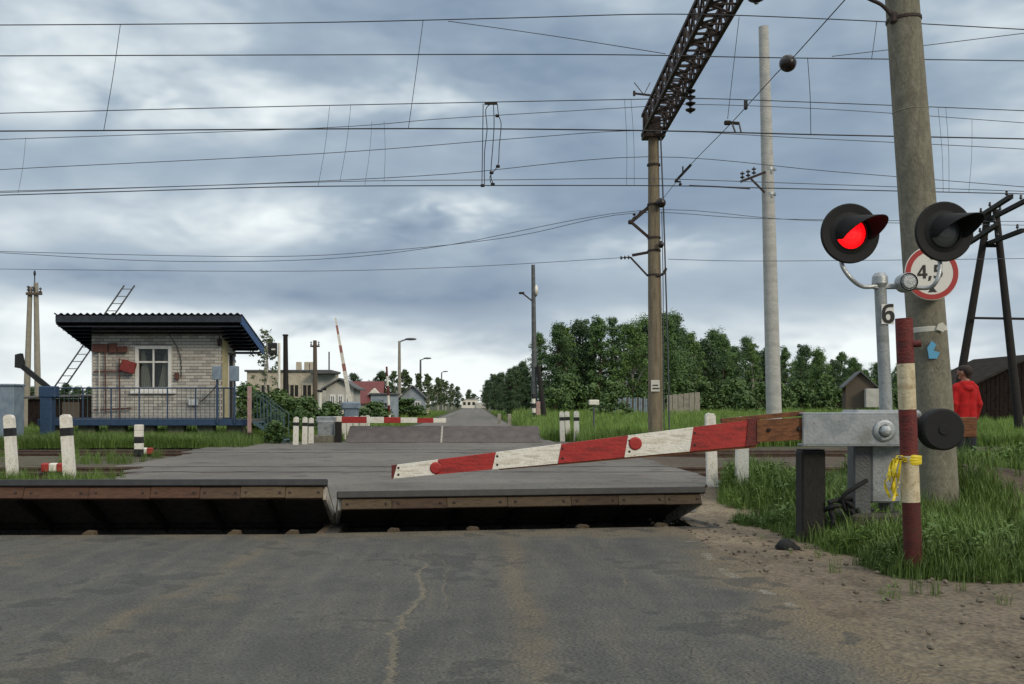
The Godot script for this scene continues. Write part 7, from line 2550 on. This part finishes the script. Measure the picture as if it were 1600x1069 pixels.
# ------------------------------------------------------------------ grass and litter
func tuft(sd: int, blades: int, high: float, spread: float, wide: float) -> ArrayMesh:
	var r := RandomNumberGenerator.new()
	r.seed = sd
	var mb := MB.new()
	mb.coloured = true
	for i in blades:
		var a := r.randf() * TAU
		var p := Vector3(cos(a), 0, sin(a)) * spread * sqrt(r.randf())
		var b := r.randf() * TAU
		var lean := Vector3(cos(b), 0, sin(b)) * r.randf_range(0.15, 0.75)
		var h := high * r.randf_range(0.45, 1.1)
		var sd2 := Vector3(-sin(b), 0, cos(b)) * wide * r.randf_range(0.6, 1.2)
		var m := p + lean * h * 0.25 + Vector3(0, h * 0.6, 0)
		var t := p + lean * h * 0.75 + Vector3(0, h * 0.95, 0)
		var out := (Vector3(cos(b), 0.5, sin(b))).normalized()
		var tone := r.randf()
		mb.colour = Color(0.75, 0.8, 0.7).lerp(Color(1.15, 1.1, 0.9), tone)
		if r.randf() < 0.09:
			mb.colour = Color(2.3, 1.45, 2.0)
		mb.quad(p - sd2, p + sd2, m + sd2 * 0.7, m - sd2 * 0.7, out)
		mb.tri(m - sd2 * 0.7, m + sd2 * 0.7, t, out)
	return mb.mesh(M.grass)

# broad-leaved weeds
func weed(sd: int, n: int, high: float) -> ArrayMesh:
	var r := RandomNumberGenerator.new()
	r.seed = sd
	var mb := MB.new()
	mb.coloured = true
	for i in n:
		var y := high * r.randf()
		var a := r.randf() * TAU
		var d := Vector3(cos(a), r.randf_range(-0.1, 0.6), sin(a)).normalized()
		var p := Vector3(r.randfn() * 0.03, y, r.randfn() * 0.03)
		var ln := r.randf_range(0.07, 0.17) * (1.15 - 0.5 * y / high)
		var s := d.cross(Vector3.UP).normalized() * ln * 0.24
		var up := s.cross(d).normalized()
		mb.colour = Color(0.7, 0.8, 0.7).lerp(Color(1.1, 1.1, 0.9), r.randf())
		mb.quad(p, p + d * ln * 0.5 + s, p + d * ln + Vector3(0, -ln * 0.2, 0), p + d * ln * 0.5 - s, up if up.y > 0 else -up)
	return mb.mesh(M.grass)

func scatter(label: String, me: ArrayMesh, places: Array, c1: Color, c2: Color, called := "grass") -> void:
	var mm := MultiMesh.new()
	mm.transform_format = MultiMesh.TRANSFORM_3D
	mm.use_colors = true
	mm.mesh = me
	mm.instance_count = places.size()
	for i in places.size():
		var p: Array = places[i]
		var n := gn.get_noise_2d(p[0].x * 3.0, p[0].z * 3.0) * 0.8 + 0.5
		var b := Basis(Vector3.UP, rng.randf() * TAU).scaled(Vector3(p[1], p[1] * rng.randf_range(0.75, 1.2), p[1]))
		mm.set_instance_transform(i, Transform3D(b, p[0]))
		mm.set_instance_color(i, c1.lerp(c2, clampf(n * 0.7 + rng.randf() * 0.4, 0, 1)))
	var o := MultiMeshInstance3D.new()
	o.name = numbered(called)
	o.multimesh = mm
	add_child(o)
	meta(o, label, called, "", "stuff")

func build_grass() -> void:
	var short := tuft(1, 22, 0.22, 0.11, 0.005)
	var long := tuft(2, 26, 0.42, 0.14, 0.006)
	var tall := tuft(3, 26, 0.75, 0.30, 0.014)
	var broad := weed(4, 30, 0.34)
	var dark := Color(0.064, 0.112, 0.020)
	var mid := Color(0.112, 0.188, 0.032)
	var bright := Color(0.160, 0.260, 0.048)
	# the verge round the barrier and the striped pole
	var a := []
	var b := []
	var c := []
	for i in 24000:
		var x := rng.randf_range(2.85, 9.5)
		var d := rng.randf_range(7.2, 17.0)
		var n := gn.get_noise_2d(x * 7.0, d * 7.0)
		var edge := 3.25 + 0.35 * n - 0.05 * (d - 10.0)
		var front := 8.25 + 0.55 * n - 0.10 * (x - 3.5)
		if x < edge or d < front:
			if rng.randf() > 0.03:
				continue
		if x < 3.9 and d > 12.3 and d < 13.3:
			continue
		if x < 3.0 + (d - 13.0) * 0.3 and d > 11.4:
			continue
		var bare := 0.0 if x > 4.5 + 0.5 * n and d > 9.9 + 0.4 * n and d < 13.3 + 0.4 * n else 9.0
		if bare < 1.0 and rng.randf() > 0.05:
			continue
		if Vector2(x - 5.24, d - 12.0).length() < 0.24:
			continue
		var p := Vector3(x, ground_height(x, d), -d)
		var k := clampf(minf(x - edge, d - front) * 1.2 + 0.45, 0.4, 1.1)
		if d > 13.0 and x > 4.5:
			k *= 0.5 if d < 14.2 or x < 5.8 else 1.0
		if gn.get_noise_2d(x * 16.0 + 9.0, d * 16.0) < -0.16 and rng.randf() < 0.8:
			continue
		var roll := rng.randf()
		if roll < 0.30:
			b.append([p, k * rng.randf_range(0.5, 1.0)])
		elif roll < 0.40:
			c.append([p, k * rng.randf_range(0.5, 0.95)])
		else:
			a.append([p, k * rng.randf_range(0.7, 1.3)])
	for i in 260:
		var an := rng.randf() * TAU
		var rr := 0.25 + 0.6 * rng.randf()
		var q := Vector2(5.3 + cos(an) * rr, 12.0 + sin(an) * rr)
		b.append([Vector3(q.x, ground_height(q.x, q.y), -q.y), rng.randf_range(0.45, 0.9)])
	scatter("short grass round the barrier machine and striped pole", short, a, dark, mid)
	scatter("longer grass round the barrier machine and striped pole", long, b, dark, mid.lerp(bright, 0.4))
	scatter("broad leaved weeds growing at the striped pole", broad, c, dark, mid.lerp(bright, 0.3), "weeds")
	# patch left of the nearest guide posts and strip in front of the hut
	a = []
	for i in 9000:
		var x := rng.randf_range(-15.5, -6.2)
		var d := rng.randf_range(28.3, 32.4)
		if x > -7.0 + (d - 30.0) * 0.2 and rng.randf() > 0.2:
			continue
		a.append([Vector3(x, ground_height(x, d), -d), rng.randf_range(0.4, 1.0)])
	for i in 900:
		var x := rng.randf_range(-12.0, -5.5)
		var d := rng.randf_range(15.0, 16.6)
		if gn.get_noise_2d(x * 6.0, d * 6.0) < 0.0:
			continue
		a.append([Vector3(x, ground_height(x, d), -d), rng.randf_range(0.3, 0.6)])
	for i in 700:
		var x := rng.randf_range(-14.0, -6.8)
		var d := rng.randf_range(20.6, 23.8)
		if gn.get_noise_2d(x * 6.0, d * 6.0) < 0.1:
			continue
		a.append([Vector3(x, ground_height(x, d), -d), rng.randf_range(0.3, 0.7)])
	scatter("grass strip between the farther track and the hut platform", long, a, dark, mid)
	# the tall grass of the field right of the road
	a = []
	b = []
	for i in 42000:
		var d := 30.0 + 48.0 * pow(rng.randf(), 1.5)
		var x := rng.randf_range(2.9 if d > 36.0 else 3.3, 6.0 + d * 0.56)
		if d < 31.0 + 0.6 * gn.get_noise_2d(x * 4.0, d * 4.0) and x < 5.0:
			continue
		var n := gn.get_noise_2d(x * 2.0, d * 2.0)
		if n < -0.35 and rng.randf() > 0.4:
			continue
		var p := Vector3(x, ground_height(x, d), -d)
		(b if n > 0.15 else a).append([p, rng.randf_range(0.6, 1.1) * (0.62 + 0.012 * (d - 30.0) + 0.25 * n)])
	scatter("tall green grass of the field right of the road", tall, a, dark.lerp(mid, 0.5), bright)
	scatter("brighter patches of tall grass in the field right of the road", tall, b, mid, bright * 1.15)
	# far verges
	a = []
	for i in 9000:
		var d := 34.0 + 110.0 * pow(rng.randf(), 1.6)
		var x := rng.randf_range(-16.0, -3.7) if rng.randf() < 0.75 else rng.randf_range(2.4, 4.2)
		if d < 48.0 and x > -4.3 and x < 0.0:
			continue
		a.append([Vector3(x, ground_height(x, d), -d), rng.randf_range(0.35, 0.7)])
	scatter("grass of the verges along the far road", tall, a, mid, bright)

func rough(mb: MB) -> void:   # knocks a round stone out of shape and gives it flat faces
	for i in mb.v.size():
		var d := mb.v[i].normalized()
		mb.v[i] *= 1.0 + 0.5 * gn.get_noise_3d(d.x * 14.0, d.y * 14.0 + 5.0, d.z * 14.0)
	for i in range(0, mb.v.size(), 3):
		var nn := (mb.v[i + 2] - mb.v[i]).cross(mb.v[i + 1] - mb.v[i]).normalized()
		for k in 3:
			mb.n[i + k] = nn

func build_litter() -> void:
	# stones and clods at the edge of the asphalt
	var list := []
	for i in 420:
		var d := rng.randf_range(5.2, 12.5)
		var x := rng.randf_range(2.0, 3.6) + 0.9 * rng.randf() * float(d < 8.5) * 2.5
		list.append([Vector3(x, 0.0, -d), rng.randf_range(0.15, 0.9) ** 2 + 0.1])
	var st := MB.new()
	st.ball(Vector3.ZERO, Vector3(0.034, 0.02, 0.027), 6, 4)
	rough(st)
	scatter("small stones and clods on the dirt beside the asphalt", st.mesh(M.stone), list, Color.WHITE, Color.WHITE, "gravel")
	var mb := MB.new()
	mb.ball(Vector3.ZERO, Vector3(0.1, 0.075, 0.08), 9, 6)
	mb.ball(Vector3(0.07, -0.02, 0.03), Vector3(0.06, 0.05, 0.05), 8, 5)
	for i in mb.v.size():
		mb.v[i] *= 1.0 + 0.2 * gn.get_noise_3d(mb.v[i].x * 180.0, mb.v[i].y * 180.0, mb.v[i].z * 180.0)
	meta(obj("clod", mb, M.soot_black, self, Vector3(2.928, -0.006, -9.9) + Vector3(0, 0.02, 0)), "dark clod lying on the dirt beside the black wooden post", "clod")
	for q in [[Vector3(3.893, 0.332, -14.6), "crumpled white scrap lying beside the broad white guide post"], [Vector3(3.7, 0.259, -15.0), "pale scrap lying between the two near white guide posts"], [Vector3(2.275, 0.45, -13.5), ""]]:
		if q[1] == "":
			continue
		mb = MB.new()
		mb.ball(Vector3.ZERO, Vector3(0.1, 0.05, 0.07), 10, 6)
		for i in mb.v.size():
			mb.v[i] *= 1.0 + 0.7 * gn.get_noise_3d(mb.v[i].x * 300.0, mb.v[i].y * 300.0 + 9.0, mb.v[i].z * 300.0)
		meta(obj("paper_scrap", mb, M.paper, self, Vector3(q[0].x, ground_height(q[0].x, -q[0].z) + 0.04, q[0].z)), q[1], "litter")
